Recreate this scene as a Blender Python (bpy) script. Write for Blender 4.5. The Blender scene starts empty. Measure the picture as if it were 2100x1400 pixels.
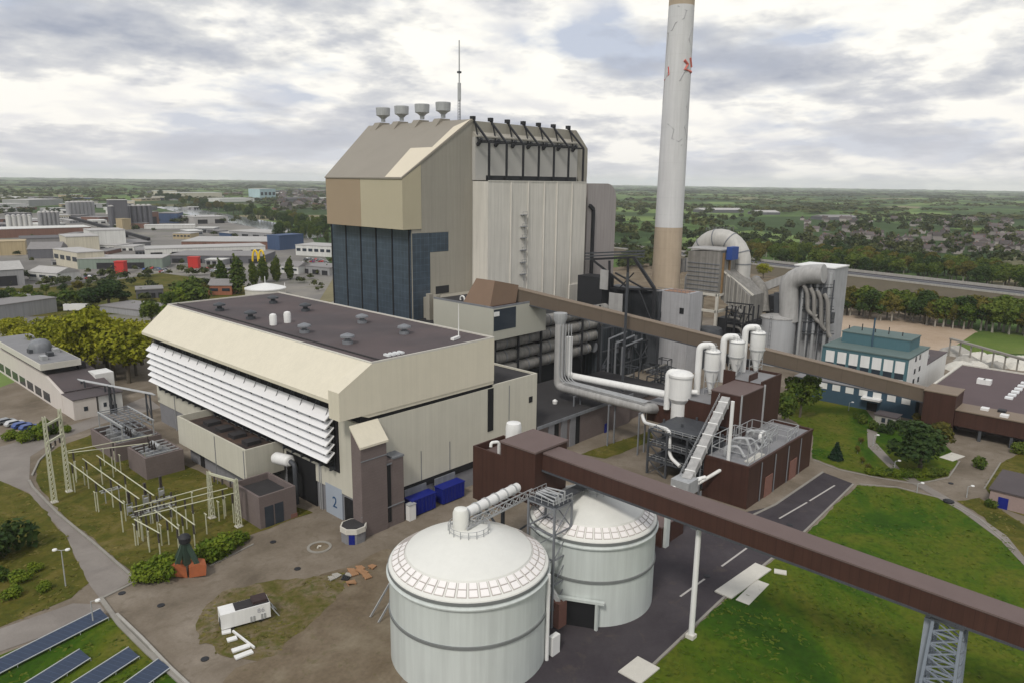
import bpy, math, random
from mathutils import Vector, Matrix, noise as mnoise
import numpy as np
R=math.radians
rnd=random.Random(7)
scene=bpy.context.scene
col=scene.collection
# ---------------------------------------------------------------- camera
CAM_H=65.0; FPX=1506.3; PITCH,ROLL,YAW=R(12.276),R(0.779),R(42.539)
def _axes():
    cy,sy,cp,sp=math.cos(YAW),math.sin(YAW),math.cos(PITCH),math.sin(PITCH)
    F=Vector((cy*cp,sy*cp,-sp)); Rt=Vector((sy,-cy,0)); U=Rt.cross(F)
    c,s=math.cos(ROLL),math.sin(ROLL)
    return c*Rt+s*U, -s*Rt+c*U, F
RT,UP,FW=_axes()
cam_d=bpy.data.cameras.new('camera'); cam=bpy.data.objects.new('camera',cam_d); col.objects.link(cam)
cam_d.sensor_fit='HORIZONTAL'; cam_d.sensor_width=36; cam_d.lens=FPX/2100*36
cam_d.clip_start=0.5; cam_d.clip_end=60000
cam.matrix_world=Matrix(((RT.x,UP.x,-FW.x,0),(RT.y,UP.y,-FW.y,0),(RT.z,UP.z,-FW.z,CAM_H),(0,0,0,1)))
scene.camera=cam
# ---------------------------------------------------------------- world, sun, exposure
SUN_EL,SUN_AZ=R(48),R(200)          # azimuth measured from +X towards +Y
world=bpy.data.worlds.new('World'); scene.world=world; world.use_nodes=True
wt=world.node_tree; wt.nodes.clear()
def _n(t,typ,**k):
    n=t.nodes.new(typ)
    for a,v in k.items():
        if a in n.inputs: n.inputs[a].default_value=v
        else: setattr(n,a,v)
    return n
def _math(t,op,a,b=None,c=None,clamp=False):
    n=t.nodes.new('ShaderNodeMath'); n.operation=op; n.use_clamp=clamp
    for i,x in enumerate((a,b,c)):
        if x is None: continue
        if isinstance(x,(int,float)): n.inputs[i].default_value=x
        else: t.links.new(x,n.inputs[i])
    return n.outputs[0]
def _ramp(t,fac,stops,interp='LINEAR'):
    n=t.nodes.new('ShaderNodeValToRGB'); n.color_ramp.interpolation=interp
    e=n.color_ramp.elements
    while len(e)<len(stops): e.new(.5)
    for el,(p,c) in zip(e,stops):
        el.position=p; el.color=(c,c,c,1) if isinstance(c,(int,float)) else (*c,1)
    t.links.new(fac,n.inputs[0]); return n.outputs[0]
def _mix(t,fac,a,b,blend='MIX'):
    n=t.nodes.new('ShaderNodeMix'); n.data_type='RGBA'; n.blend_type=blend
    for s,x in ((n.inputs[0],fac),(n.inputs[6],a),(n.inputs[7],b)):
        if isinstance(x,(int,float)): s.default_value=x
        elif isinstance(x,tuple): s.default_value=(*x,1)
        else: t.links.new(x,s)
    return n.outputs[2]
def _sky():
    t=wt; L=t.links
    sky=_n(t,'ShaderNodeTexSky',sky_type='NISHITA',sun_disc=False,sun_elevation=SUN_EL,sun_rotation=R(90)-SUN_AZ,air_density=1.0,dust_density=2.0)
    tc=_n(t,'ShaderNodeTexCoord'); sp=_n(t,'ShaderNodeSeparateXYZ'); L.new(tc.outputs['Generated'],sp.inputs[0])
    zc=_math(t,'MAXIMUM',sp.outputs[2],0.0); den=_math(t,'ADD',zc,.20)
    u=_math(t,'DIVIDE',sp.outputs[0],den); v=_math(t,'DIVIDE',sp.outputs[1],den)
    cb=_n(t,'ShaderNodeCombineXYZ'); L.new(u,cb.inputs[0]); L.new(v,cb.inputs[1])
    def nz(scale,off,detail=8,rough=.52,dist=.15):
        mp=_n(t,'ShaderNodeMapping'); mp.inputs['Location'].default_value=off; L.new(cb.outputs[0],mp.inputs[0])
        n=_n(t,'ShaderNodeTexNoise',Scale=scale,Detail=float(detail),Roughness=rough,Distortion=dist); L.new(mp.outputs[0],n.inputs['Vector']); return n.outputs[0]
    puff=nz(4.2,(0,0,0),9,.60,.0)
    def warp(x,k): return _math(t,'ADD',x,_math(t,'MULTIPLY_ADD',puff,k,-k*.5))
    big=nz(.95,(SKX,SKY,0),5)
    cover=_ramp(t,warp(big,.26),[(.38,0.0),(.47,1.0)])
    base=_ramp(t,warp(nz(1.15,(SKX+4.3,SKY+1.2,4),6),.36),[(.455,0.0),(.53,.55),(.66,1.0)])
    edge=_ramp(t,warp(nz(3.0,(1.3,5.2,9),7),.30),[(.48,0.0),(.66,.62)])
    low=_ramp(t,zc,[(.0,1.0),(.05,.6),(.16,0.0)])
    blue=_mix(t,.88,sky.outputs[0],(6.9,7.4,8.6))
    c=_mix(t,cover,blue,(12.2,11.9,11.0))
    c=_mix(t,edge,c,(8.0,8.1,8.6))
    c=_mix(t,base,c,(4.3,4.7,5.7))
    c=_mix(t,_math(t,'MULTIPLY',low,.5),c,(9.6,9.3,9.3))
    bg=_n(t,'ShaderNodeBackground',Strength=.082); L.new(c,bg.inputs[0])
    out=_n(t,'ShaderNodeOutputWorld'); L.new(bg.outputs[0],out.inputs[0])
SKX,SKY=7.1,3.3
_sky()
sd=bpy.data.lights.new('sun','SUN'); sd.energy=1.75; sd.angle=R(10); sd.color=(1,.95,.87)
sun=bpy.data.objects.new('sun',sd); col.objects.link(sun)
sdir=Vector((math.cos(SUN_EL)*math.cos(SUN_AZ),math.cos(SUN_EL)*math.sin(SUN_AZ),math.sin(SUN_EL)))
sun.rotation_euler=sdir.to_track_quat('Z','Y').to_euler(); sun.location=(0,0,200)
scene.view_settings.view_transform='Standard'; scene.view_settings.look='None'
scene.view_settings.exposure=0.12; scene.view_settings.gamma=1
# ---------------------------------------------------------------- survey helpers (photograph bearing -> world point)
def _ray(px,py): return RT*((px-1050)/FPX)-UP*((py-700)/FPX)+FW
def g(px,py,z=0.0):
    d=_ray(px,py); t=(z-CAM_H)/d.z; return Vector((d.x*t,d.y*t,z))
def gx(px,py,x):
    d=_ray(px,py); t=x/d.x; return Vector((x,d.y*t,CAM_H+d.z*t))
def gy(px,py,y):
    d=_ray(px,py); t=y/d.y; return Vector((d.x*t,y,CAM_H+d.z*t))
def zv(x,y,py):
    lo,hi=-50,300
    for _ in range(50):
        m=(lo+hi)/2; p=Vector((x,y,m-CAM_H)); v=-p.dot(UP)/p.dot(FW)*FPX+700
        if v>py: lo=m
        else: hi=m
    return lo
# ---------------------------------------------------------------- mesh builder
class MB:
    def __init__(s): s.v=[]; s.f=[]
    def add(s,vs,fs):
        o=len(s.v); s.v.extend([tuple(p) for p in vs]); s.f.extend([tuple(i+o for i in f) for f in fs]); return s
    def box(s,x0,x1,y0,y1,z0,z1):
        if x0>x1:x0,x1=x1,x0
        if y0>y1:y0,y1=y1,y0
        return s.add([(x0,y0,z0),(x1,y0,z0),(x1,y1,z0),(x0,y1,z0),(x0,y0,z1),(x1,y0,z1),(x1,y1,z1),(x0,y1,z1)],
          [(3,2,1,0),(4,5,6,7),(0,1,5,4),(1,2,6,5),(2,3,7,6),(3,0,4,7)])
    def prism(s,poly,a,b,axis='z'):
        n=len(poly)
        if axis=='z': P=lambda p,t:(p[0],p[1],t)
        elif axis=='y': P=lambda p,t:(p[0],t,p[1])
        else: P=lambda p,t:(t,p[0],p[1])
        A=sum(poly[i][0]*poly[(i+1)%n][1]-poly[(i+1)%n][0]*poly[i][1] for i in range(n))
        if (A<0)!=(axis=='y'): poly=poly[::-1]
        vs=[P(p,a) for p in poly]+[P(p,b) for p in poly]
        if a>b: vs=vs[n:]+vs[:n]
        return s.add(vs,[tuple(range(n-1,-1,-1)),tuple(range(n,2*n))]+[(i,(i+1)%n,n+(i+1)%n,n+i) for i in range(n)])
    def beam(s,p,q,w=.3,h=None):
        h=h or w; p,q=Vector(p),Vector(q); d=(q-p)
        if d.length<1e-6: return s
        d.normalize(); up=Vector((0,0,1)) if abs(d.z)<.95 else Vector((1,0,0))
        r=d.cross(up).normalized(); u=r.cross(d)
        c=[r*(-w/2)-u*(h/2),r*(w/2)-u*(h/2),r*(w/2)+u*(h/2),r*(-w/2)+u*(h/2)]
        return s.add([p+k for k in c]+[q+k for k in c],[(0,1,2,3),(7,6,5,4),(0,4,5,1),(1,5,6,2),(2,6,7,3),(3,7,4,0)])
    def tube(s,pts,r,n=10,cap=True):
        pts=[Vector(p) for p in pts]; m=len(pts); rs=r if isinstance(r,(list,tuple)) else [r]*m
        tang=[]
        for i in range(m):
            a=(pts[i]-pts[i-1]).normalized() if i else None; b=(pts[i+1]-pts[i]).normalized() if i<m-1 else None
            tang.append(((a or b)+(b or a)).normalized())
        t0=tang[0]; u=t0.orthogonal().normalized(); vs=[]
        for i in range(m):
            t=tang[i]; u=(u-t*u.dot(t)).normalized(); w=t.cross(u)
            for k in range(n):
                a=2*math.pi*k/n; vs.append(pts[i]+(u*math.cos(a)+w*math.sin(a))*rs[i])
        fs=[(i*n+k,i*n+(k+1)%n,(i+1)*n+(k+1)%n,(i+1)*n+k) for i in range(m-1) for k in range(n)]
        if cap: fs+= [tuple(range(n-1,-1,-1)),tuple(range((m-1)*n,m*n))]
        return s.add(vs,fs)
    def lathe(s,cx,cy,prof,n=32,cap=True):
        vs=[(cx+r*math.cos(2*math.pi*k/n),cy+r*math.sin(2*math.pi*k/n),z) for r,z in prof for k in range(n)]
        m=len(prof); fs=[(i*n+k,i*n+(k+1)%n,(i+1)*n+(k+1)%n,(i+1)*n+k) for i in range(m-1) for k in range(n)]
        if cap: fs+=[tuple(range(n-1,-1,-1)),tuple(range((m-1)*n,m*n))]
        return s.add(vs,fs)
    def build(s,name,mat,parent=None,smooth=None,loc=None):
        me=bpy.data.meshes.new(name); off=Vector(loc) if loc else Vector((0,0,0)); r=parent
        while r is not None:
            off=off+r.location; r=r.parent
        me.from_pydata([tuple(Vector(p)-off) for p in s.v],[],s.f); me.materials.append(mat)
        if smooth is not None:
            me.polygons.foreach_set('use_smooth',[True]*len(me.polygons)); me.set_sharp_from_angle(angle=R(smooth))
        me.update(); o=bpy.data.objects.new(name,me); col.objects.link(o)
        if parent: o.parent=parent
        if loc: o.location=loc
        return o
def arc(c,r,a0,a1,n,u,v):
    c,u,v=Vector(c),Vector(u),Vector(v)
    return [c+(u*math.cos(a0+(a1-a0)*i/n)+v*math.sin(a0+(a1-a0)*i/n))*r for i in range(n+1)]
def rounded(pts,rad,n=5):
    pts=[Vector(p) for p in pts]; out=[pts[0]]
    for i in range(1,len(pts)-1):
        a,b,c=pts[i-1],pts[i],pts[i+1]; d1=(a-b).normalized(); d2=(c-b).normalized()
        k=min(rad,(a-b).length*.49,(c-b).length*.49)
        p,q=b+d1*k,b+d2*k
        for j in range(n+1):
            t=j/n; out.append(p*(1-t)**2+b*2*t*(1-t)+q*t*t)
    return out+[pts[-1]]
def tag(o,label=None,cat=None,group=None,kind=None):
    if label:o['label']=label
    if cat:o['category']=cat
    if group:o['group']=group
    if kind:o['kind']=kind
    return o
def T(name,label,cat,loc=(0,0,0),group=None):
    o=bpy.data.objects.new(name,None); col.objects.link(o); o.location=loc; o.empty_display_size=.5
    return tag(o,label,cat,group)
def dup(root,loc=None,rotz=None,scale=None,label=None,group=None):
    r=root.copy(); col.objects.link(r)
    if loc is not None:r.location=loc
    if rotz is not None:r.rotation_euler=(0,0,rotz)
    if scale is not None:r.scale=scale if isinstance(scale,tuple) else (scale,)*3
    if label:r['label']=label
    if group:r['group']=group
    for ch in list(root.children):
        c=ch.copy(); col.objects.link(c); c.parent=r
        for gc in list(ch.children):
            d=gc.copy(); col.objects.link(d); d.parent=c
    return r
def text_mesh(name,txt,size,mat,parent,origin,xdir,zdir=(0,0,1),depth=.02):
    cu=bpy.data.curves.new(name,'FONT'); cu.body=txt; cu.size=size; cu.extrude=depth; cu.align_x='CENTER'
    to=bpy.data.objects.new(name+'_tmp',cu); col.objects.link(to)
    bpy.context.view_layer.update()
    me=bpy.data.meshes.new_from_object(to.evaluated_get(bpy.context.evaluated_depsgraph_get()))
    bpy.data.objects.remove(to); me.materials.clear(); me.materials.append(mat)
    X=Vector(xdir); Z=Vector(zdir); N=X.cross(Z); off=Vector((0,0,0)); r=parent
    while r is not None: off+=r.location; r=r.parent
    for v in me.vertices: v.co=Vector(origin)+X*v.co.x+Z*v.co.y+N*v.co.z-off
    o=bpy.data.objects.new(name,me); col.objects.link(o); o.parent=parent; return o
# ---------------------------------------------------------------- materials
def lin(c): return tuple(((x/255+.055)/1.055)**2.4 if x>10 else x/255/12.92 for x in c)
def mat(name,c,rough=.65,var=.12,scale=.35,seam=None,zseam=None,seamk=.72,sw=.05,streak=0.0,metal=0.0,bump=0.0,c2=None,spec=.3,rand=0.0,fine=0.0,finescale=6.0):
    m=bpy.data.materials.new(name); m.use_nodes=True; t=m.node_tree; L=t.links
    b=t.nodes['Principled BSDF']; b.inputs['Roughness'].default_value=rough; b.inputs['Metallic'].default_value=metal
    b.inputs['Specular IOR Level'].default_value=spec
    geo=_n(t,'ShaderNodeNewGeometry'); pos=geo.outputs['Position']
    n1=_n(t,'ShaderNodeTexNoise',Scale=scale,Detail=6.0,Roughness=.6); L.new(pos,n1.inputs['Vector'])
    f=_math(t,'MULTIPLY_ADD',n1.outputs[0],2*var,1-var)
    if fine:
        n3=_n(t,'ShaderNodeTexNoise',Scale=finescale,Detail=3.0); L.new(pos,n3.inputs['Vector'])
        f=_math(t,'MULTIPLY',f,_math(t,'MULTIPLY_ADD',n3.outputs[0],2*fine,1-fine))
    if streak:
        mp=_n(t,'ShaderNodeMapping'); mp.inputs['Scale'].default_value=(1.1,1.1,.05); L.new(pos,mp.inputs[0])
        n2=_n(t,'ShaderNodeTexNoise',Scale=1.0,Detail=5.0,Roughness=.65); L.new(mp.outputs[0],n2.inputs['Vector'])
        f=_math(t,'MULTIPLY',f,_ramp(t,n2.outputs[0],[(.35,1-streak),(.62,1.0)]))
    if seam or zseam:
        s=_n(t,'ShaderNodeSeparateXYZ'); L.new(pos,s.inputs[0])
        if seam:
            q=_math(t,'ADD',s.outputs[0],s.outputs[1]); q=_math(t,'FRACT',_math(t,'DIVIDE',q,seam))
            k=_math(t,'LESS_THAN',q,sw/seam); f=_math(t,'MULTIPLY',f,_math(t,'MULTIPLY_ADD',k,seamk-1,1.0))
        if zseam:
            q=_math(t,'FRACT',_math(t,'DIVIDE',s.outputs[2],zseam)); k=_math(t,'LESS_THAN',q,sw/zseam)
            f=_math(t,'MULTIPLY',f,_math(t,'MULTIPLY_ADD',k,seamk-1,1.0))
    base=c
    if c2:
        n4=_n(t,'ShaderNodeTexNoise',Scale=scale*.6,Detail=5.0,Roughness=.6); L.new(pos,n4.inputs['Vector'])
        base=_mix(t,_ramp(t,n4.outputs[0],[(.40,0.0),(.60,1.0)]),c,c2)
    if rand:
        oi=_n(t,'ShaderNodeObjectInfo'); f=_math(t,'MULTIPLY',f,_math(t,'MULTIPLY_ADD',oi.outputs['Random'],2*rand,1-rand))
    cc=_mix(t,1.0,base,(1.0,1.0,1.0),'MULTIPLY')
    vm=t.nodes.new('ShaderNodeVectorMath'); vm.operation='SCALE'; L.new(cc,vm.inputs[0]); L.new(f,vm.inputs['Scale'])
    L.new(vm.outputs[0],b.inputs['Base Color'])
    if bump:
        bp=_n(t,'ShaderNodeBump',Strength=bump,Distance=.05); L.new(f,bp.inputs['Height']); L.new(bp.outputs[0],b.inputs['Normal'])
    return m
def foliage(name,c1,c2,scale=.5):
    m=bpy.data.materials.new(name); m.use_nodes=True; t=m.node_tree; L=t.links
    b=t.nodes['Principled BSDF']; b.inputs['Roughness'].default_value=.75; b.inputs['Specular IOR Level'].default_value=.15
    geo=_n(t,'ShaderNodeNewGeometry'); n1=_n(t,'ShaderNodeTexNoise',Scale=scale,Detail=4.0); L.new(geo.outputs['Position'],n1.inputs['Vector'])
    oi=_n(t,'ShaderNodeObjectInfo')
    f=_math(t,'ADD',_ramp(t,n1.outputs[0],[(.3,0.0),(.7,.8)]),_math(t,'MULTIPLY_ADD',oi.outputs['Random'],.5,-.15),clamp=True)
    f=_math(t,'ADD',f,_math(t,'MULTIPLY_ADD',geo.outputs['Random Per Island'],.5,-.25),clamp=True)
    cc=_mix(t,f,c1,c2); L.new(cc,b.inputs['Base Color'])
    tr=_n(t,'ShaderNodeBsdfTranslucent'); L.new(cc,tr.inputs[0]); mx=_n(t,'ShaderNodeMixShader',Fac=.25)
    L.new(b.outputs[0],mx.inputs[1]); L.new(tr.outputs[0],mx.inputs[2]); L.new(mx.outputs[0],t.nodes['Material Output'].inputs[0])
    return m
M={}
M['beige']=mat('beige_cladding',(.545,.525,.45),.6,.08,.25,seam=1.2,seamk=.92,streak=.08)
M['cream']=mat('cream_cladding',(.64,.595,.485),.6,.07,.2,seam=1.2,seamk=.94,streak=.05)
M['white_clad']=mat('white_cladding',(.64,.615,.565),.6,.07,.2,streak=.16,seam=2.2,seamk=.92)
M['boiler_grey']=mat('grey_beige_cladding',(.325,.305,.262),.6,.08,.15,seam=1.5,seamk=.89,zseam=6.0,streak=.10)
M['boiler_slope']=mat('taupe_roof_cladding',(.255,.232,.197),.6,.09,.15,seam=1.5,seamk=.88)
M['boiler_tan']=mat('tan_cladding',(.44,.395,.285),.6,.06,.15,seam=1.5,seamk=.93)
M['boiler_brown']=mat('brown_cladding',(.33,.255,.175),.6,.06,.15,seam=1.5,seamk=.93)
M['boiler_light']=mat('light_patch_cladding',(.62,.56,.45),.6,.05,.15,seam=1.5,seamk=.94)
M['glass_dark']=mat('dark_blue_glazing',(.046,.064,.088),.3,.6,.35,seam=1.6,zseam=2.0,seamk=1.6,sw=.12,spec=.5)
M['pane']=mat('window_pane',(.03,.04,.055),.15,.2,.8,spec=.6)
M['roof_brown']=mat('brown_roof_felt',(.098,.078,.080),.9,.25,.12,fine=.12,c2=(.080,.068,.072))
M['roof_dark']=mat('dark_roof_felt',(.036,.034,.036),.9,.3,.2,fine=.15)
M['roof_grey']=mat('grey_roof_felt',(.22,.22,.23),.9,.25,.2,fine=.15)
M['dark']=mat('dark_steel',(.022,.023,.027),.6,.2,.5)
M['black']=mat('dark_opening',(.012,.012,.014),.8,.2,.5)
M['steel']=mat('grey_steel',(.20,.21,.23),.5,.2,.5,streak=.2)
M['steel_dark']=mat('dark_grey_steel',(.065,.07,.08),.55,.25,.5,streak=.2)
M['galv']=mat('galvanised_steel',(.42,.43,.44),.45,.2,.8,metal=.2,streak=.15)
M['white']=mat('white_paint',(.74,.74,.73),.45,.06,.4,streak=.08)
M['louvre']=mat('louvre_white',(.78,.78,.80),.5,.05,.5)
M['plinth']=mat('grey_brick_plinth',(.20,.20,.215),.85,.15,.5,fine=.12,finescale=3.0)
M['brick']=mat('purple_brown_brick',(.155,.125,.12),.9,.18,.4,fine=.18,finescale=4.0,zseam=.6,seamk=.88)
M['brickred']=mat('red_brown_brick',(.20,.10,.08),.9,.18,.4,fine=.18,finescale=4.0)
M['brickpink']=mat('pale_pink_brick',(.30,.225,.21),.9,.18,.4,fine=.15,finescale=4.0)
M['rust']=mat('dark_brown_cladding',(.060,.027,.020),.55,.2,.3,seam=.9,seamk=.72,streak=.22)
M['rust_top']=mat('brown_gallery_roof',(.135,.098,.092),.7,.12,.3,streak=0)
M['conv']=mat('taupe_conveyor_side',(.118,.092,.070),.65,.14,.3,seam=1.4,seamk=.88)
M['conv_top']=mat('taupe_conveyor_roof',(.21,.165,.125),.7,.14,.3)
M['hopper']=mat('brown_hopper',(.20,.135,.095),.65,.12,.3)
M['silo']=mat('silo_pale_steel',(.56,.60,.585),.4,.06,.25,streak=.13,spec=.4)
M['dome']=mat('silo_dome_white',(.68,.68,.645),.45,.07,.35,fine=.04,finescale=1.5)
M['panel_white']=mat('white_vent_panel',(.80,.77,.76),.45,.05,.6)
M['panel_frame']=mat('panel_frame_grey',(.40,.36,.34),.6,.15,.6)
M['band']=mat('silo_ring_grey',(.17,.18,.18),.6,.2,.5)
M['blue']=mat('blue_container',(.007,.015,.18),.5,.15,.6)
M['teal']=mat('teal_cladding',(.07,.145,.17),.6,.12,.3,seam=1.2,seamk=.9)
M['teal_roof']=mat('teal_green_roof',(.11,.155,.15),.8,.2,.3)
M['teal_dark']=mat('dark_blue_wall',(.045,.085,.125),.6,.2,.3)
M['duct']=mat('weathered_duct',(.40,.395,.39),.55,.22,.35,streak=.22)
M['duct_dirty']=mat('dirty_duct',(.25,.24,.225),.65,.3,.5,streak=.35)
M['concrete']=mat('concrete',(.36,.345,.315),.85,.2,.4,streak=.15,fine=.1)
M['concrete_light']=mat('pale_concrete',(.55,.53,.48),.85,.15,.5,fine=.1)
M['chim']=mat('chimney_white_concrete',(.60,.60,.61),.7,.08,.12,streak=.10,zseam=6,seamk=.93,sw=.15)
M['chim_tan']=mat('chimney_tan_concrete',(.43,.35,.265),.8,.14,.2,streak=.12,zseam=6,seamk=.92,sw=.15)
M['stroke']=mat('grey_line_paint',(.38,.38,.40),.7,.1,.4)
M['red']=mat('red_paint',(.60,.05,.035),.5,.12,.4)
M['red2']=mat('faded_red_paint',(.55,.16,.13),.7,.15,.8)
M['orange']=mat('orange_rust_paint',(.31,.095,.04),.75,.35,.9)
M['greenm']=mat('dark_green_paint',(.035,.06,.045),.6,.25,.8)
M['wood']=mat('orange_brown_timber',(.32,.18,.095),.8,.3,1.2)
M['yellow']=mat('yellow_paint',(.75,.52,.03),.55,.12,.6)
M['busbar']=mat('busbar_pale',(.50,.50,.38),.5,.15,.8)
M['insul']=mat('dark_insulator',(.04,.032,.03),.3,.2,.8)
M['solar']=mat('solar_glass',(.035,.05,.085),.2,.15,.6,seam=1.0,seamk=1.9,sw=.06,spec=.6)
M['solarframe']=mat('panel_frame_silver',(.5,.52,.54),.4,.1,.8,metal=.4)
M['tyre']=mat('rubber',(.02,.02,.02),.8,.1,1.0)
M['skylight']=mat('pale_skylight',(.72,.74,.76),.3,.1,.8)
M['trunk']=mat('bark',(.10,.085,.065),.9,.3,2.0)
M['trunk_pale']=mat('pale_bark',(.30,.28,.24),.9,.3,2.0)
M['f_willow']=foliage('leaf_yellow_green',(.15,.170,.010),(.33,.32,.026))
M['f_green']=foliage('leaf_mid_green',(.045,.085,.014),(.13,.165,.025))
M['f_dark']=foliage('leaf_dark_green',(.018,.042,.014),(.06,.095,.022))
M['f_poplar']=foliage('leaf_poplar',(.028,.060,.012),(.105,.135,.018))
M['f_olive']=foliage('leaf_olive',(.07,.075,.016),(.17,.145,.030))
M['f_con']=foliage('leaf_conifer',(.010,.026,.016),(.025,.055,.025))
M['f_hedge']=foliage('leaf_hedge',(.07,.125,.012),(.19,.235,.022))
# ---------------------------------------------------------------- ground materials
def ground_mat(name,stops,scale,detail=7,fine=.25,fscale=3.0,scale2=None,stops2=None,rough=.95,dist=.3):
    m=bpy.data.materials.new(name); m.use_nodes=True; t=m.node_tree; L=t.links
    b=t.nodes['Principled BSDF']; b.inputs['Roughness'].default_value=rough; b.inputs['Specular IOR Level'].default_value=.12
    geo=_n(t,'ShaderNodeNewGeometry'); P=geo.outputs['Position']
    n1=_n(t,'ShaderNodeTexNoise',Scale=scale,Detail=float(detail),Roughness=.62,Distortion=dist); L.new(P,n1.inputs['Vector'])
    c=_ramp(t,n1.outputs[0],stops)
    if stops2:
        n2=_n(t,'ShaderNodeTexNoise',Scale=scale2,Detail=6.0,Roughness=.65,Distortion=.6); L.new(P,n2.inputs['Vector'])
        c=_mix(t,_ramp(t,n2.outputs[0],stops2[0]),c,stops2[1])
    n3=_n(t,'ShaderNodeTexNoise',Scale=fscale,Detail=4.0,Roughness=.7); L.new(P,n3.inputs['Vector'])
    vm=t.nodes.new('ShaderNodeVectorMath'); vm.operation='SCALE'; L.new(c,vm.inputs[0]); L.new(_math(t,'MULTIPLY_ADD',n3.outputs[0],2*fine,1-fine),vm.inputs['Scale'])
    L.new(vm.outputs[0],b.inputs['Base Color'])
    bp=_n(t,'ShaderNodeBump',Strength=.4,Distance=.1); L.new(n3.outputs[0],bp.inputs['Height']); L.new(bp.outputs[0],b.inputs['Normal'])
    return m
M['lawn']=ground_mat('lawn_grass',[(.32,(.017,.050,.003)),(.44,(.034,.080,.004)),(.50,(.062,.098,.006)),(.58,(.088,.103,.010)),(.68,(.125,.118,.024)),(.78,(.155,.122,.055))],.032,scale2=.8,stops2=([(.50,0.0),(.70,.75)],(.026,.050,.005)),fine=.5,fscale=1.1,dist=1.2)
M['grass_olive']=ground_mat('olive_grass',[(.30,(.045,.056,.008)),(.46,(.080,.078,.012)),(.58,(.115,.098,.022)),(.72,(.160,.130,.055))],.11,scale2=.6,stops2=([(.5,0.0),(.7,.75)],(.045,.060,.008)),fine=.5,fscale=1.2,dist=1.2)
M['dirt']=ground_mat('bare_dirt',[(.3,(.105,.080,.052)),(.5,(.155,.122,.085)),(.7,(.215,.180,.130))],.12,scale2=.6,stops2=([(.58,0.0),(.75,.6)],(.085,.085,.022)),fine=.3,fscale=1.6)
M['paving']=ground_mat('worn_paving',[(.30,(.118,.097,.073)),(.48,(.180,.150,.117)),(.58,(.210,.178,.143)),(.72,(.275,.238,.195))],.08,scale2=.45,stops2=([(.54,0.0),(.74,.65)],(.115,.096,.068)),fine=.2,fscale=2.0)
M['road']=ground_mat('pale_road',[(.3,(.185,.165,.150)),(.7,(.255,.232,.212))],.12,scale2=.8,stops2=([(.6,0.0),(.8,.4)],(.13,.115,.10)),fine=.10,fscale=2.0)
M['asphalt']=ground_mat('dark_asphalt',[(.3,(.042,.036,.042)),(.7,(.070,.062,.068))],.10,scale2=.35,stops2=([(.58,0.0),(.75,.5)],(.105,.085,.068)),fine=.14,fscale=2.5)
M['sand']=ground_mat('sand_field',[(.3,(.32,.24,.17)),(.7,(.45,.36,.28))],.03,scale2=.1,stops2=([(.6,0.0),(.8,.5)],(.22,.19,.08)),fine=.12,fscale=.6)
M['estate']=ground_mat('estate_paving',[(.3,(.12,.115,.11)),(.5,(.19,.18,.17)),(.62,(.24,.225,.20)),(.75,(.09,.11,.045))],.012,scale2=.03,stops2=([(.55,0.0),(.7,.6)],(.10,.115,.05)),fine=.2,fscale=.3)
M['field']=ground_mat('meadow_field',[(.3,(.06,.105,.02)),(.5,(.105,.15,.03)),(.7,(.17,.185,.06))],.02,fine=.2,fscale=.5)
M['water']=mat('canal_water',(.20,.215,.225),.12,.1,.02,spec=.6)
M['ballast']=mat('dark_ballast',(.05,.046,.052),.95,.25,.15,fine=.15)
M['earth']=mat('brown_earth_bank',(.095,.08,.055),.95,.25,.1,fine=.2)
M['kerb']=mat('weathered_kerb',(.255,.24,.215),.9,.25,.5,fine=.15)
M['line']=mat('worn_white_marking',(.42,.40,.38),.8,.25,2.0)
def farmland():
    m=bpy.data.materials.new('farmland'); m.use_nodes=True; t=m.node_tree; L=t.links
    b=t.nodes['Principled BSDF']; b.inputs['Roughness'].default_value=1; b.inputs['Specular IOR Level'].default_value=.05
    geo=_n(t,'ShaderNodeNewGeometry'); mp=_n(t,'ShaderNodeMapping'); mp.inputs['Rotation'].default_value=(0,0,.5); mp.inputs['Scale'].default_value=(1/420,1/170,0); L.new(geo.outputs['Position'],mp.inputs[0])
    vo=_n(t,'ShaderNodeTexVoronoi',Scale=1.0,Randomness=.8); L.new(mp.outputs[0],vo.inputs['Vector'])
    sp=_n(t,'ShaderNodeSeparateColor'); L.new(vo.outputs['Color'],sp.inputs[0])
    f=_ramp(t,sp.outputs[0],[(0,(.045,.075,.028)),(.30,(.08,.13,.04)),(.52,(.115,.175,.05)),(.70,(.15,.21,.07)),(.86,(.20,.18,.11)),(.95,(.05,.08,.03))],'CONSTANT')
    n=_n(t,'ShaderNodeTexNoise',Scale=1/600,Detail=8.0,Roughness=.65); L.new(geo.outputs['Position'],n.inputs['Vector'])
    c=_mix(t,_ramp(t,n.outputs[0],[(.52,0.0),(.60,.85)]),f,(.035,.058,.026))
    n2=_n(t,'ShaderNodeTexNoise',Scale=.02,Detail=6.0,Roughness=.7); L.new(geo.outputs['Position'],n2.inputs['Vector'])
    vm=t.nodes.new('ShaderNodeVectorMath'); vm.operation='SCALE'; L.new(c,vm.inputs[0]); L.new(_math(t,'MULTIPLY_ADD',n2.outputs[0],1.0,.5),vm.inputs['Scale'])
    L.new(vm.outputs[0],b.inputs['Base Color']); return m
M['farm']=farmland()
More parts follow.
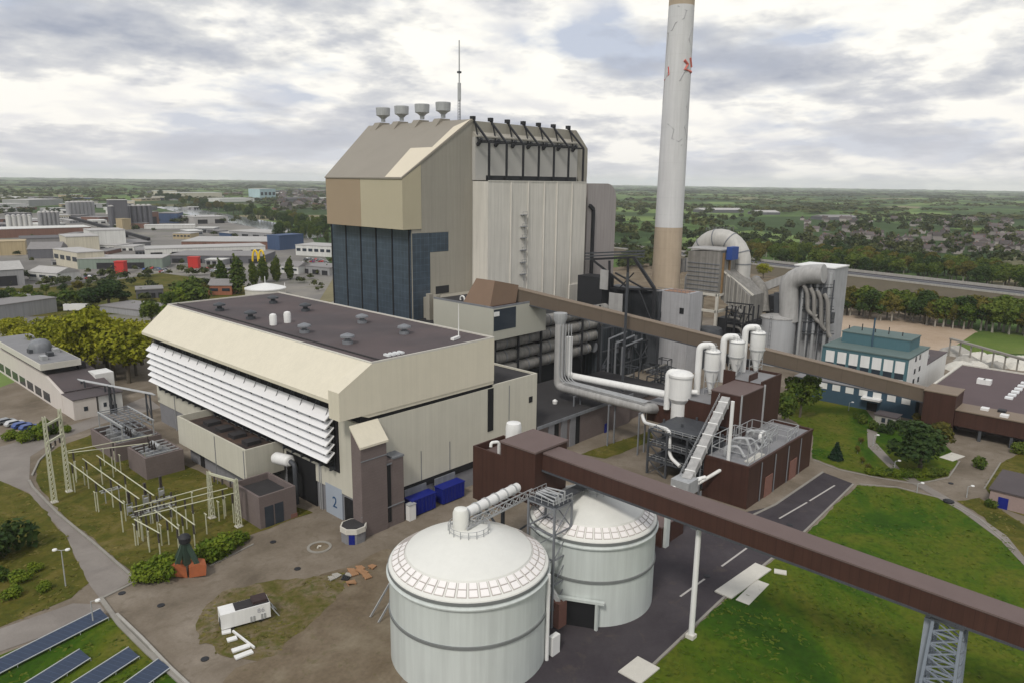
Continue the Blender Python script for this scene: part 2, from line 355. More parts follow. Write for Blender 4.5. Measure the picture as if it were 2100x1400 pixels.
# ---------------------------------------------------------------- setting
def smooth_poly(p,k=5):
    out=[]; n=len(p)
    for i in range(n):
        a,b,c,d=p[i-1],p[i],p[(i+1)%n],p[(i+2)%n]
        for j in range(k):
            t=j/k
            out.append(tuple(.5*((2*b[q])+(-a[q]+c[q])*t+(2*a[q]-5*b[q]+4*c[q]-d[q])*t*t+(-a[q]+3*b[q]-3*c[q]+d[q])*t**3) for q in (0,1)))
    return out
POLY=[]
def ragged(p,amp=.45,step=1.6):
    out=[]
    for i in range(len(p)):
        a,b=Vector(p[i]),Vector(p[(i+1)%len(p)]); n=max(1,min(80,int((b-a).length/step)))
        for j in range(n):
            q=a.lerp(b,j/n); w=Vector((q.x*.5,q.y*.5,0)); v=mnoise.noise_vector(w)*amp+mnoise.noise_vector(w*.23)*amp*1.3; out.append((q.x+v.x,q.y+v.y))
    return out
def sheet(name,pts,z,m,world=False,curve=False,kind='structure'):
    p=[(q[0],q[1]) if world else tuple(g(q[0],q[1],z))[:2] for q in pts]
    if curve: p=smooth_poly(p)
    if name in ('lawn','switchyard_grass','bare_ground','verge','grass_strip'):
        p=ragged(p,1.1 if curve else .4); POLY.append((name,p,m.name))
    A=sum(p[i-1][0]*p[i][1]-p[i][0]*p[i-1][1] for i in range(len(p)))
    if A<0:p=p[::-1]
    b=MB(); b.add([(x,y,z) for x,y in p],[tuple(range(len(p)))])
    return tag(b.build(name,m),kind=kind)
b=MB(); b.lathe(0,0,[(20500,0)],64); 
b.f=[tuple(range(64))]; tag(b.build('ground',M['farm']),kind='structure')
sheet('estate_yard',[(-500,640),(-420,520),(0,438),(330,436),(520,462),(640,490),(690,560),(640,640),(330,650),(300,700),(0,690)],.05,M['estate'])
sheet('estate_verge',[(-60,648),(-60,590),(60,592),(190,582),(330,560),(420,572),(520,590),(520,612),(330,640),(150,650)],.09,M['grass_olive'])
sheet('site_paving',[(5,40),(5,130),(34,250),(130,330),(230,300),(330,240),(330,20),(300,-80),(40,-80),(20,0)],.08,M['paving'],True)
sheet('works_yard',[(325,70),(520,110),(560,330),(330,330)],.07,M['dirt'],True)
sheet('lawn',[(-350,1010),(0,985),(55,1008),(130,1090),(182,1195),(150,1225),(0,1285),(-300,1370)],.12,M['grass_olive'],curve=False)
sheet('path',[(-250,1375),(0,1288),(150,1236),(205,1238),(215,1252),(100,1300),(0,1335),(-300,1440)],.14,M['road'])
sheet('lawn',[(-260,1440),(0,1342),(205,1262),(235,1268),(392,1412),(430,1480),(-200,1600)],.12,M['lawn'])
sheet('road',[(-260,960),(0,915),(105,885),(205,850),(300,812),(330,835),(210,868),(110,905),(62,935),(60,985),(118,1052),(200,1118),(282,1184),(205,1226),(182,1196),(130,1092),(58,1008),(0,985),(-200,990)],.11,M['road'])
sheet('switchyard_grass',[(72,985),(76,948),(120,915),(200,885),(290,880),(330,930),(480,1000),(640,1050),(500,1100),(282,1180),(120,1046)],.13,M['grass_olive'])
M['scruffy']=ground_mat('scruffy_ground',[(.30,(.070,.070,.014)),(.45,(.115,.095,.035)),(.55,(.150,.118,.070)),(.70,(.205,.170,.120))],.16,scale2=.7,stops2=([(.48,0.0),(.66,.8)],(.060,.072,.010)),fine=.4,fscale=1.3,dist=1.4)
sheet('lawn',[(405,1292),(425,1240),(500,1203),(600,1180),(700,1180),(690,1230),(620,1290),(560,1345),(515,1350),(450,1320)],.14,M['scruffy'],curve=True)
sheet('bare_ground',[(640,1185),(720,1165),(812,1135),(812,1420),(470,1430),(500,1360),(560,1330)],.12,M['dirt'],curve=True)
sheet('asphalt_road',[(1690,968),(1748,990),(1645,1092),(1482,1224),(1338,1362),(1240,1470),(1040,1560),(1075,1300),(1110,1180),(1330,1090),(1590,1036)],.13,M['asphalt'])
sheet('lawn',[(1758,994),(1840,1000),(1935,1024),(2010,1066),(2080,1128),(2140,1200),(2300,1330),(2300,1700),(1290,1640),(1260,1470),(1345,1364),(1488,1228),(1650,1096)],.12,M['lawn'])
sheet('verge',[(2060,1110),(2020,1060),(1960,1025),(2010,1020),(2100,1075),(2250,1130),(2300,1300),(2150,1190)],.12,M['grass_olive'])
sheet('lawn',[(1602,815),(1700,815),(1770,835),(1810,880),(1890,880),(1935,905),(1965,945),(1945,975),(1880,988),(1800,975),(1720,958),(1666,938),(1668,890),(1610,850)],.12,M['lawn'])
sheet('lawn',[(2020,1000),(2050,950),(2100,925),(2250,930),(2300,1080),(2110,1060),(2050,1040)],.12,M['grass_olive'])
sheet('footpath',[(1778,878),(1800,885),(1795,905),(1850,965),(1985,1042),(2065,1098),(2120,1165),(2160,1220),(2130,1190),(2050,1105),(1970,1046),(1838,972),(1780,915)],.16,M['road'])
sheet('sand_field',[(1690,640),(1800,645),(1990,672),(2020,690),(1960,722),(1900,735),(1690,720)],.14,M['sand'])
sheet('grass_field',[(2000,682),(2120,672),(2400,700),(2400,730),(2120,725),(1935,725)],.20,M['field'])
sheet('grass_strip',[(1190,930),(1335,880),(1335,905),(1240,940)],.13,M['grass_olive'])
sheet('canal',[(312,424),(372,424),(560,456),(680,486),(620,490),(520,466),(420,448)],.12,M['water'])
# far-side embankment with dark track bed on the right
def strip(name,a,b,w0,w1,z0,z1,m):
    a,b=Vector(a),Vector(b); d=(b-a).normalized(); n=Vector((-d.y,d.x,0))
    q=MB(); q.add([a+n*w0+Vector((0,0,z0)),b+n*w0+Vector((0,0,z0)),b+n*w1+Vector((0,0,z1)),a+n*w1+Vector((0,0,z1))],[(3,2,1,0)] if w1<w0 else [(0,1,2,3)])
    return q
ea,eb=g(1540,556),g(2110,628); dE=(eb-ea).normalized(); ea=ea-dE*190; eb=eb+dE*160
nE=Vector((-dE.y,dE.x,0)); nE=nE if nE.dot(ea)>0 else -nE
def eprism(name,prof,m):
    q=MB(); n=len(prof)
    vs=[ea+nE*p[0]+Vector((0,0,p[1])) for p in prof]+[eb+nE*p[0]+Vector((0,0,p[1])) for p in prof]
    q.add(vs,[tuple(range(n)),tuple(range(2*n-1,n-1,-1))]+[(i,n+i,n+(i+1)%n,(i+1)%n) for i in range(n)])
    return tag(q.build(name,m),kind='structure')
eprism('embankment',[(-16,0),(0,5.0),(26,5.0),(34,0)],M['earth'])
eprism('track_bed',[(1.5,5.0),(1.5,5.3),(24.5,5.3),(24.5,5.0)],M['ballast'])
q=MB()
for w,h in ((.2,6.1),(25,7.0)):
    q.beam(ea+nE*w+Vector((0,0,5.02+h/2-2.5)),eb+nE*w+Vector((0,0,5.02+h/2-2.5)),.5,h-5)
o=q.build('parapet_wall',M['concrete']); tag(o,'pale low concrete walls along the dark track bed beyond the sand field','wall')
q=MB()
for k in range(2): q.beam(ea+nE*(7+7*k)+Vector((0,0,5.4)),eb+nE*(7+7*k)+Vector((0,0,5.4)),.4,.2); q.beam(ea+nE*(8.5+7*k)+Vector((0,0,5.4)),eb+nE*(8.5+7*k)+Vector((0,0,5.4)),.4,.2)
tag(q.build('rails',M['steel']),kind='structure')
# markings and kerbs on the dark road
q=MB()
def mark(p0,p1,w=.35):
    a,b=g(*p0,.15),g(*p1,.15); d=(b-a).normalized(); n=Vector((-d.y,d.x,0))*(w/2)
    q.add([a-n,b-n,b+n,a+n],[(0,1,2,3)])
for a,bb in (((1598,1062),(1655,1029)),((1660,1026),(1712,994)),((1480,1160),(1535,1120)),((1395,1222),(1445,1186))): mark(a,bb)
tag(q.build('road_marking',M['line']),kind='structure')
def kerb(pts,w=.35,h=.14,m='kerb',name='kerb'):
    k=MB()
    P=[g(*p,.1) for p in pts]
    for a,c in zip(P,P[1:]): k.beam(a+Vector((0,0,h/2)),c+Vector((0,0,h/2)),w,h)
    return tag(k.build(name,M[m]),kind='structure')
kerb([(1750,992),(1645,1094),(1483,1226),(1340,1362),(1230,1490)],.4)
kerb([(1688,967),(1590,1034),(1535,1060)],.5)
kerb([(206,1226),(245,1280),(300,1335),(400,1425)],.7,.25); kerb([(240,1262),(290,1310),(352,1375),(395,1415)],.4,.5,'concrete')
kerb([(60,985),(68,1000),(120,1054),(200,1120),(278,1188)],.45,.3); kerb([(66,975),(80,945),(110,915)],.4,.3)
kerb([(205,1228),(290,1186),(340,1180)],.5); kerb([(430,1160),(520,1115)],.3)
kerb([(1762,992),(1840,998),(1935,1022),(2010,1064),(2080,1126)],.3,.12)
kerb([(1668,942),(1720,962),(1800,979),(1880,992),(1945,979),(1968,945)],.3,.12)
kerb([(2018,1002),(2052,948)],.3,.12)
# ================================================================ TURBINE HALL
def turbine_hall():
    t=T('turbine_hall','long cream industrial hall with white louvres along its side and a flat brown roof','hall',(75.7,107.5,0))
    X0,Y0,X1,Y1=75.7,107.5,126.0,199.0
    MB().box(X0+.3,X1-.3,Y0+.3,Y1-.3,0,5.7).build('plinth',M['plinth'],t)
    MB().box(X0,X1,Y0,Y1,5.7,21.1).build('wall',M['beige'],t)
    MB().box(X0+.6,X1-14.9,Y0+.25,Y1-.3,21.1,22.6).build('shadow_gap',M['black'],t)
    q=MB().prism([(71.9,25.2),(71.9,25.9),(79,32.0),(111.3,32.0),(111.3,22.6),(76.2,22.6),(76.2,25.2)],110.6,195.6,'y')
    q.prism([(71.6,22.6),(71.6,27.9),(78.9,32.0),(111.3,32.0),(111.3,22.6)],107.3,110.6,'y')
    q.prism([(76.2,22.6),(111.3,22.6),(111.3,21.9),(78,21.9)],107.45,195.4,'y')
    up=q.build('upper_cladding',M['cream'],t)
    MB().box(79.7,111.0,107.7,195.2,32.0,32.06).build('roof_deck',M['roof_brown'],t)
    q=MB()
    for a in ((79.0,111.3,107.3,107.65),(79.0,111.3,195.25,195.6),(110.95,111.3,107.65,195.25)): q.box(*a,32.0,32.35)
    q.box(79.0,79.5,107.65,195.25,32.0,32.22)
    q.build('parapet',M['concrete_light'],t)
    MB().box(81.3,81.6,108,195,32.06,32.3).build('roof_kerb',M['roof_dark'],t)
    # louvre bank
    MB().box(X0-.25,X0-.02,113.9,197.2,9.9,25.15).build('louvre_recess',M['black'],t)
    for k in range(6):
        z=12.4+k*1.67
        MB().prism([(74.95,z+1.70),(74.95,z+1.53),(73.1,z-.10),(72.95,z+.0),(73.0,z+.14)],114.3,196.9,'y').build('louvre_blade',M['louvre'],t)
    q=MB()
    for k in range(19):
        y=115.2+k*4.5
        q.beam((75.4,y,10.6),(75.4,y,24.9),.22); 
        for j in range(6): q.beam((75.2,y,12.1+j*1.67),(73.0,y,12.2+j*1.67),.12,.22)
        q.beam((73.2,y,20.2),(74.9,y,23.6),.1); q.beam((74.95,y,21.8),(74.95,y,24.9),.1)
    q.build('louvre_bracket',M['steel_dark'],t)
    for k in range(24): MB().box(74.2,75.5,115+k*3.4,115.3+k*3.4,10.3,11.0).build('bracket_foot',M['steel_dark'],t)
    # low roof of the end bay
    MB().box(111.4,125.6,108,198.6,21.1,21.18).build('low_roof',M['roof_dark'],t)
    q=MB(); q.box(111.35,126,107.5,107.9,21.1,21.6); q.box(125.6,126,107.9,199,21.1,21.6); q.build('low_parapet',M['beige'],t)
    MB().box(109.6,111.3,107.38,107.5,11.3,21.0).build('slit_window',M['black'],t)
    MB().box(123.2,124.4,107.4,107.5,15.0,16.4).build('vent_opening',M['black'],t)
    for x in (90.5,98.3,116.4): MB().box(x,x+.12,107.42,107.5,5.8,12 if x<100 else 20.5).build('downpipe',M['steel'],t)
    MB().box(79,118,107.5,107.78,4.2,5.65).build('dark_lintel',M['black'],t)
    # big number on the corner gate, openings of the long side
    MB().box(X0-.02,X0+.3,113.6,119.2,0,6.4).build('gate',mat('blue_grey_gate',(.33,.37,.43),.6,.08,.4),t)
    text_mesh('gate_number','2',3.2,mat('dark_blue_number',(.02,.07,.16),.6,.05,1),t,(X0-.06,116.1,2.0),(0,-1,0))
    MB().box(X0-.03,X0+.2,122.5,133.5,0,9.2).build('dark_doorway',M['black'],t)
    MB().box(X0-.03,X0+.2,109.6,112.8,0,5.2).build('dark_doorway',M['black'],t)
    for y in (120.4,121.0,146,188): MB().box(X0-.18,X0-.02,y,y+.18,0,9.8).build('downpipe',M['galv'],t)
    for (u,v) in ((450,145),(740,105),(618,190),(915,147),(910,262),(1222,210),(1450,268),(1143,320)):
        p=g(280+u*.37864,580+v*.37864,32.4); x,y=p.x,p.y
        r=MB().lathe(x,y,[(1.1,32.05),(1.1,32.7),(.6,32.8),(.6,33.5),(1.5,33.45),(1.45,33.8),(.3,34.25)],16).build('roof_vent',M['steel_dark' if v<200 else 'steel'],t,30)
    for (u,v) in ((741,225),(818,212)):
        p=g(280+u*.37864,580+v*.37864,32.2)
        MB().lathe(p.x,p.y,[(.8,32.05),(.85,34.0),(.7,34.5),(.2,34.7)],14).build('roof_cowl',M['white'],t,40)
    for k in range(4): MB().box(84.3+k*1.1,84.9+k*1.1,109.2,110.8,32.1,32.5).build('skylight',M['skylight'],t)
    x,y=105.4,112.2
    MB().tube([(x,y,32.05),(x,y,39.5)],[.14,.06],6).beam((x-2.6,y-.8,32.4),(x,y,32.4),.8,.5).build('antenna',M['white'],t)
turbine_hall()
def stair_tower():
    t=T('stair_tower','brown brick stair tower with a sloping cream cap against the cream hall','tower',(78,104,0))
    MB().prism([(107.4,0),(107.4,20.9),(104.5,17.7),(104.5,0)],73.9,79.7,'x').build('tall_shaft',M['brick'],t)
    MB().prism([(107.35,21.35),(107.35,20.95),(104.2,17.55),(104.2,17.95)],73.6,80.0,'x').build('cap',M['cream'],t)
    MB().box(79.7,83.8,104.7,107.4,0,13.6).build('low_shaft',M['brick'],t)
    MB().box(79.85,80.65,104.6,104.7,1.2,12.8).build('slit_window',M['black'],t)
    q=MB(); q.box(73.85,79.75,104.42,104.5,15.0,15.2); q.box(73.8,83.85,104.55,104.69,4.2,4.4); q.box(79.6,80.9,104.5,104.6,12.8,13.1)
    q.box(81.2,83.9,104.55,107.4,13.6,13.95); q.build('stone_band',M['steel'],t)
stair_tower()
def porch():
    c=Vector((72.6,105.6,0)); t=T('gatehouse','small pale octagonal lodge with flat roof at the foot of the brick tower','lodge',c)
    P=lambda r:[(c.x+r*math.cos(R(22.5+45*k)),c.y+r*math.sin(R(22.5+45*k))) for k in range(8)]
    MB().prism(P(2.3),0,2.1).build('wall',M['plinth'],t); MB().prism(P(2.5),2.1,3.1).build('fascia',M['concrete_light'],t)
    MB().prism(P(2.2),3.1,3.16).build('roof',M['roof_dark'],t)
    d=MB(); a=P(2.36); k=4; p,q_=Vector((*a[k],0)),Vector((*a[k+1],0)); d.beam(p.lerp(q_,.2)+Vector((0,0,1)),p.lerp(q_,.8)+Vector((0,0,1)),.08,2.0); d.build('door',M['blue'],t)
porch()
def transformer_bay():
    t=T('transformer_bay','cream walled open topped box with a brown roof hung on the louvred hall side','annex',(71,150,0))
    x0,x1,y0,y1=67.0,75.45,134.3,166.0
    q=MB(); q.box(x0,x0+.4,y0,y1,4.7,11.3); q.box(x0+.4,x1,y0,y0+.4,4.7,11.3); q.box(x0+.4,x1,y1-.4,y1,4.7,11.3); q.box(x0+.4,x1,y0+.4,y1-.4,4.7,5.2); q.build('parapet_wall',M['beige'],t)
    MB().box(x0+.4,x1,y0+.4,y1-.4,9.6,9.7).build('roof',mat('rusty_brown_roof',(.095,.06,.045),.9,.45,.25,fine=.2,c2=(.035,.028,.028)),t)
    for y in (140,146,152,158): MB().box(70.5,73.5,y,y+2.6,9.7,10.5).build('roof_hatch',M['roof_dark'],t)
    for y in (134.9,147.5): MB().box(x0-.12,x0,y,y+.14,0,11).build('downpipe',M['steel'],t)
    MB().box(69.2,75.4,141.0,165.5,0,4.7).build('base_wall',M['plinth'],t)
    q=MB(); q.box(69.1,69.2,158.2,160.2,.0,3.6); q.build('door',M['black'],t)
    q=MB()
    for y in range(135,141): q.beam((68,y,3.9),(75,y,3.9),.25); q.beam((69.5,y,0),(69.5,y,3.9),.2)
    q.build('support_frame',M['steel_dark'],t)
transformer_bay()
p=gx(585,940,73.5); t=T('exhaust_drum','white horizontal drum on a dark pipe leg beside the cream box','tank',p)
MB().tube([p+Vector((-1,2.4,0)),p+Vector((-1,1.9,0)),p+Vector((0,-1.6,0)),p+Vector((0,-2.0,0))],[.9,1.25,1.25,.9],14).build('drum',M['white'],t,40)
MB().tube(rounded([p+Vector((0,-1.8,0)),p+Vector((0,-3.6,-.2)),p+Vector((0,-3.6,-p.z))],1.0),.5,10).build('leg_pipe',M['steel_dark'],t,40)
def switch_house():
    t=T('switch_house','brown brick transformer house with dark double doors beside the number two gate','outbuilding',(66,126,0))
    x0,x1,y0,y1=62.6,70.3,121.3,131.5
    q=MB(); q.box(x0,x1,y0,y1,0,5.2); q.box(x0,x1,y0,y0+.4,5.2,6.6); q.box(x0,x0+.4,y0+.4,y1,5.2,6.6); q.box(x1-.4,x1,y0+.4,y1,5.2,6.6); q.box(x0+.4,x1-.4,y1-.4,y1,5.2,6.6); q.build('wall',M['brick'],t)
    MB().box(x0+.4,x1-.4,y0+.4,y1-.4,5.2,5.3).build('roof',M['roof_dark'],t)
    for x in (63.6,65.7): MB().box(x,x+1.8,y0-.06,y0,0,4.3).build('door',M['pane'],t)
    MB().box(69.0,70.4,y0-.08,y0,0,1.0).build('base_stain_panel',M['brickred'],t)
switch_house()
def transformer(loc,s=1,label=''):
    t=T('transformer',label,'transformer',loc)
    x,y,z=loc
    MB().box(x-1.6,x+1.6,y-2.6,y+2.6,z+.3,z+3.4).build('tank',M['steel'],t)
    for sx in (-1,1):
        q=MB()
        for k in range(9): q.box(x+sx*1.7,x+sx*2.6,y-2.3+k*.55,y-2.15+k*.55,z+.6,z+3.1)
        q.build('radiator',M['galv'],t)
    MB().tube([(x,y-2.2,z+4.3),(x,y+2.0,z+4.3)],.55,12).build('conservator',M['galv'],t,40)
    for k in range(3):
        MB().lathe(x-.9,y-1.6+k*1.5,[(.25,z+3.4),(.28,z+3.9),(.16,z+4.0),(.24,z+4.4),(.14,z+4.5),(.2,z+4.9),(.08,z+5.6)],10).build('bushing',M['insul'],t,50)
    return t
def pen(x0,x1,y0,y1,h,label):
    t=T('transformer_pen',label,'enclosure',(x0,y0,0),'brick pens in the switchyard')
    q=MB(); q.box(x0,x0+.5,y0,y1,0,h); q.box(x0+.5,x1,y0,y0+.5,0,h); q.box(x0+.5,x1,y1-.5,y1,0,h); q.box(x1-.5,x1,y0+.5,y1-.5,0,h)
    q.build('wall',M['brick'],t)
    MB().box(x0+.5,x1-.5,y0+.5,y1-.5,0,.3).build('floor',M['concrete'],t)
    q=MB()
    for k in range(5):
        y=y0+1+k*(y1-y0-2)/4; q.beam((x0+.6,y,h+.12),(x1-.6,y,h+.12),.25,.2)
    q.build('cable_tray',M['galv'],t)
pen(57.2,65.5,160.4,170.5,5.1,'brown brick pen nearest the cream box with grey transformer gear above its walls')
pen(56.5,67,176,192,4.4,'grey brick pen beyond the nearer one with pipework on its top')
transformer((61.5,165.3,1.6),1,'grey finned transformer in the nearer brick pen'); transformer((62,180.5,1.0),1,'grey finned transformer at the near end of the farther brick pen'); transformer((62,188,1.0),1,'grey finned transformer at the far end of the farther brick pen')
q=T('pipe_rack','grey pipe and cable rack standing over the far brick pen','rack',(62,184,0))
for x in (58.5,65.5):
    f=MB()
    for y in (176.5,183.5,191.5): f.beam((x,y,4.4),(x,y,8.2),.22)
    f.beam((x,176,8.2),(x,192,8.2),.3); f.build('frame',M['galv'],q)
f=MB()
for k in range(9): f.beam((58.5,176.5+k*1.9,8.25),(65.5,176.5+k*1.9,8.25),.16)
for k in range(5): f.tube([(59+k*1.5,176,7.2),(59+k*1.5,192,7.2)],.16,6)
f.build('rungs',M['steel'],q)
# ================================================================ BOILER HOUSE
def boiler_house():
    t=T('boiler_house','huge grey beige boiler house with sloped taupe roof and tall dark glazing','power station',(140,169,0))
    xf,yb,yl=140.0,169.0,209.7; xo=136.6
    z_e=65.3; xr,zr=164.6,83.4; x2=224.0
    yL=gx(668,366,xo).y
    # main body: side profile with slope, extruded along the long side
    def skew(q):
        ym=max(p[1] for p in q.v)
        q.v=[(p[0],p[1]+(max(0,min(p[0],xr)-xo)*.50 if p[1]>ym-.01 else 0),p[2]) for p in q.v]; return q
    skew(MB().prism([(xf,0),(xf,50.9),(xf,67.3),(xr,zr-.3),(x2-7,zr-.3),(x2,77),(x2,0)],yb,yL-1.2,'y')).build('wall',M['boiler_grey'],t)
    # overhanging box
    MB().prism([(xo,50.8),(xo,z_e),(xf+.1,z_e),(xf+.1,50.8)],yb-.15,yL,'y').build('overhang',M['boiler_tan'],t)
    ya=gx(738,366,xo).y
    MB().box(xo-.06,xo,ya,yL+.02,50.78,z_e-.1).build('brown_panel',M['boiler_brown'],t)
    MB().prism([(xo-.05,50.8),(xo-.05,z_e-.05),(xf+3.6,z_e+4.1),(xf+3.6,50.8)],yb-.22,yb-.15,'y').build('corner_panel',M['boiler_tan'],t)
    skew(MB().prism([(xo-.3,z_e-.1),(xo-.3,z_e+.25),(xr-.1,zr+.15),(xr+.4,zr-.3)],yb-.3,yL+.2,'y')).build('sloped_roof',M['boiler_slope'],t)
    # lighter patch of the slope, stepped outline
    def sl(x): return z_e+.27+(zr-.1-z_e)*(x-xo)/(xr-xo)
    def patch(pts):
        q=MB(); q.add([(x,y,sl(x)+.26) for x,y in pts],[tuple(range(len(pts)))]); return q
    def onslope(u,v):
        best=None
        for i in range(201):
            x=xo+(xr-xo)*i/200; p=gx(u,v,x)
            d=abs(p.z-sl(x))
            if best is None or d<best[0]: best=(d,x,p.y)
        return best[1],best[2]
    pp=[onslope(u,v) for u,v in ((790,366),(836,366))]+[(xr-.3,yb),onslope(930,262),onslope(886,304),onslope(842,306)]
    pp[1]=(xo-.2,yb); pp[0]=(xo-.2,pp[0][1])
    q=patch(pp)
    if (Vector(q.v[1])-Vector(q.v[0])).cross(Vector(q.v[2])-Vector(q.v[1])).z<0: q.f=[f[::-1] for f in q.f]
    q.build('light_roof_patch',M['boiler_light'],t)
    # side gable cladding (proud sheet)
    q=MB().prism([(xf+3.6,50.8),(xf+3.6,z_e+4.0),(xr,zr-.25),(xr,20),(xf+7,20),(xf+7,43.6),(xf+14.5,43.6),(xf+14.5,49.6),(xf+3.6,49.6)],yb-.12,yb,'y'); q.build('side_cladding',M['boiler_grey'],t)
    # glazing
    yg=gx(683,500,xf).y
    MB().box(xf-.25,xf-.02,yb+.3,yg,14,50.8).build('front_glazing',M['glass_dark'],t)
    MB().box(xf+.1,xf+6.9,yb-.1,yb-.02,14,49.6).build('side_glazing',M['glass_dark'],t)
    MB().box(xf+6.95,xf+14.4,yb-.1,yb-.02,43.7,49.5).build('window_band',M['glass_dark'],t)
    q=MB()
    for k in range(6):
        y=yb+1+k*(yg-yb-1)/5; q.box(xf-.5,xf-.25,y-.22,y+.22,14,50.7)
    q.build('mullion',M['dark'],t)
    MB().box(xf-.2,xf+.2,yg,yL-1.1,14,50.8).build('edge_pilaster',M['boiler_grey'],t)
    a=gy(893,588,yb); b=gy(920,600,yb); MB().box(a.x,b.x,yb-.2,yb-.12,b.z,a.z).build('louvre_window',M['dark'],t)
    # white clad bay in front of the right part
    y1=162.0; xe=gy(1203,372,y1).x
    MB().box(xr+.15,xe,y1,yb-.12,12,64.9).build('white_bay',M['white_clad'],t)
    q=MB()
    for u in (1048,1083,1116,1142,1173): 
        x=gy(u,400,y1).x; q.box(x-.16,x+.16,y1-.35,y1,14,64.8)
    q.box(xr+.15,xe,y1-.15,y1,64.9,65.2)
    q.build('standing_rib',M['white_clad'],t)
    x=gy(1072,470,y1).x
    for i,v in enumerate((441,465,488,513,538,562)):
        z=gy(1072,v,y1).z; q=MB(); q.box(x-1.2,x+1.2,y1-1.1,y1,z-.1,z+.08); q.beam((x-1.1,y1-1,z+1),(x+1.1,y1-1,z+1),.07)
        for s in (-1.1,1.1): q.beam((x+s,y1-1,z),(x+s,y1-1,z+1),.07)
        q.build('ladder_landing',M['steel'],t)
    q=MB()
    for s in (-.3,.3): q.beam((x+s+1,y1-.3,gy(1072,600,y1).z),(x+s+1,y1-.3,gy(1072,441,y1).z),.08)
    q.build('ladder',M['galv'],t)
    a=gy(1170,585,y1-1); MB().box(a.x,xe-.1,y1-.6,y1,14,a.z).build('low_box',M['white_clad'],t)
    # recess behind the trusses
    MB().box(xr,x2-8,yb-1.5,yb+1.5,65.2,78.2).build('recess_wall',mat('light_grey_cladding',(.43,.42,.40),.6,.06,.2,seam=3.3,seamk=.9),t)
    MB().prism([(yb-2.0,78.2),(yb-2.0,78.6),(yb+5.6,zr+.1),(yb+5.6,78.2)],xr+.1,x2-8,'x').build('recess_roof',mat('light_taupe_roof',(.36,.34,.30),.6,.06,.2,seam=3.3,seamk=.9),t)
    MB().prism([(x2-9,70),(x2-9,zr-.3),(x2-5,78.5),(x2-1.5,73.5),(x2-1.5,67),(x2-5,62)],yb-1.2,yL-4,'y').build('end_hip',M['boiler_grey'],t)
    # outrigger trusses
    posts=[gy(u,330,y1+.3).x for u in (1003,1039,1073,1105,1136,1166,1196)]
    zt=gy(1003,292,y1+.3).z
    for i,px in enumerate(posts):
        q=MB(); w=.55
        q.beam((px,y1+.3,65),(px,y1+.3,zt),w); q.beam((px,y1+.3,zt),(px,yb+1,zr+.6),w); q.beam((px,y1+.3,zt),(px,yb-1.5,zt),w*.8)
        q.beam((px,yb-2.2,zt),(px,yb-.2,zr+.3),w*.6); q.beam((px,yb-1.6,zt-.8),(px,yb-3.5,zt+1.0),w*1.6)
        q.box(px-.6,px+.6,yb-.2,yb+1.2,zr,zr+1.1)
        q.build('outrigger_truss',M['dark'],t)
    q=MB(); q.beam((posts[0]-3,y1+.3,zt),(posts[-1],y1+.3,zt),.4); q.beam((posts[0],yb-1.9,zt+.8),(posts[-1],yb-1.9,zt+.8),.3)
    q.beam((xr+.3,y1+1,65.9),(posts[-1]-3,y1+1,65.9),.3,1.5); q.build('tie_beam',M['dark'],t)
    # grey annex with a rounded top corner
    yq=164.5; xa,xb=gy(1204,450,yq).x,gy(1262,450,yq).x; zt=64.6; r=6
    pr=[(xa,24),(xa,zt),(xb-r,zt)]+[(xb-r+r*math.sin(a),zt-r+r*math.cos(a)) for a in [R(15*i) for i in range(1,7)]]+[(xb,30)]
    MB().prism(pr,yq,yb+22,'y').build('grey_annex',mat('mauve_grey_cladding',(.37,.34,.335),.65,.10,.12,streak=.18),t)
    q=MB(); a=gy(1215,430,yq); q.beam((a.x,yq-.4,26),(a.x,yq-.4,a.z),1.1); q.beam((a.x-2.4,yq-.4,a.z+1.5),(a.x,yq-.4,a.z),1.2); q.build('drain_duct',M['dark'],t)
    # plain low storey seen at the left foot
    MB().box(xf+1,xf+9,yL-1.2,yL+6,0,24).build('foot_block',M['concrete'],t)
    # roof exhausts
    for u in (786,824,866,909):
        p=gx(u,248,xr+1.5); y=p.y
        MB().prism([(xr-3.6,zr-2.2),(xr-1,zr+.9),(xr+3,zr+.9),(xr+3,zr-1)],y-1.6,y+1.6,'y').build('exhaust_curb',M['boiler_slope'],t)
        MB().lathe(xr+1.5,y,[(.75,zr+1.3),(.75,zr+2.3),(1.5,zr+3.0),(2.35,zr+3.4),(2.5,zr+5.9),(2.35,zr+6.1)],20).build('roof_exhaust',M['galv'],t,35)
    return xr,zr
XR,ZR=boiler_house()
p=gx(942,246,168.0); x,y=p.x,p.y; zt=zv(x,y,83)
t=T('radio_mast','thin grey lattice antenna mast on the ridge of the boiler house','antenna',(x,y,ZR-.3))
q=MB(); h=(zt-ZR)*.48
for k in range(3):
    a=R(120*k); q.beam((x+.5*math.cos(a),y+.5*math.sin(a),ZR-.3),(x+.38*math.cos(a),y+.38*math.sin(a),ZR+h),.12)
for j in range(14):
    for k in range(3):
        a,b=R(120*k),R(120*k+120); q.beam((x+.45*math.cos(a),y+.45*math.sin(a),ZR+j*h/14),(x+.45*math.cos(b),y+.45*math.sin(b),ZR+(j+1)*h/14),.07)
q.build('lattice',M['steel'],t)
MB().tube([(x,y,ZR+h*.55),(x,y,ZR+h),(x,y,ZR+h),(x,y,zt)],[.55,.55,.22,.18],8).build('aerial',M['galv'],t,30)
MB().box(x-.5,x+.5,y-.5,y+.5,ZR+h*1.25,ZR+h*1.3).build('aerial_collar',M['steel_dark'],t)
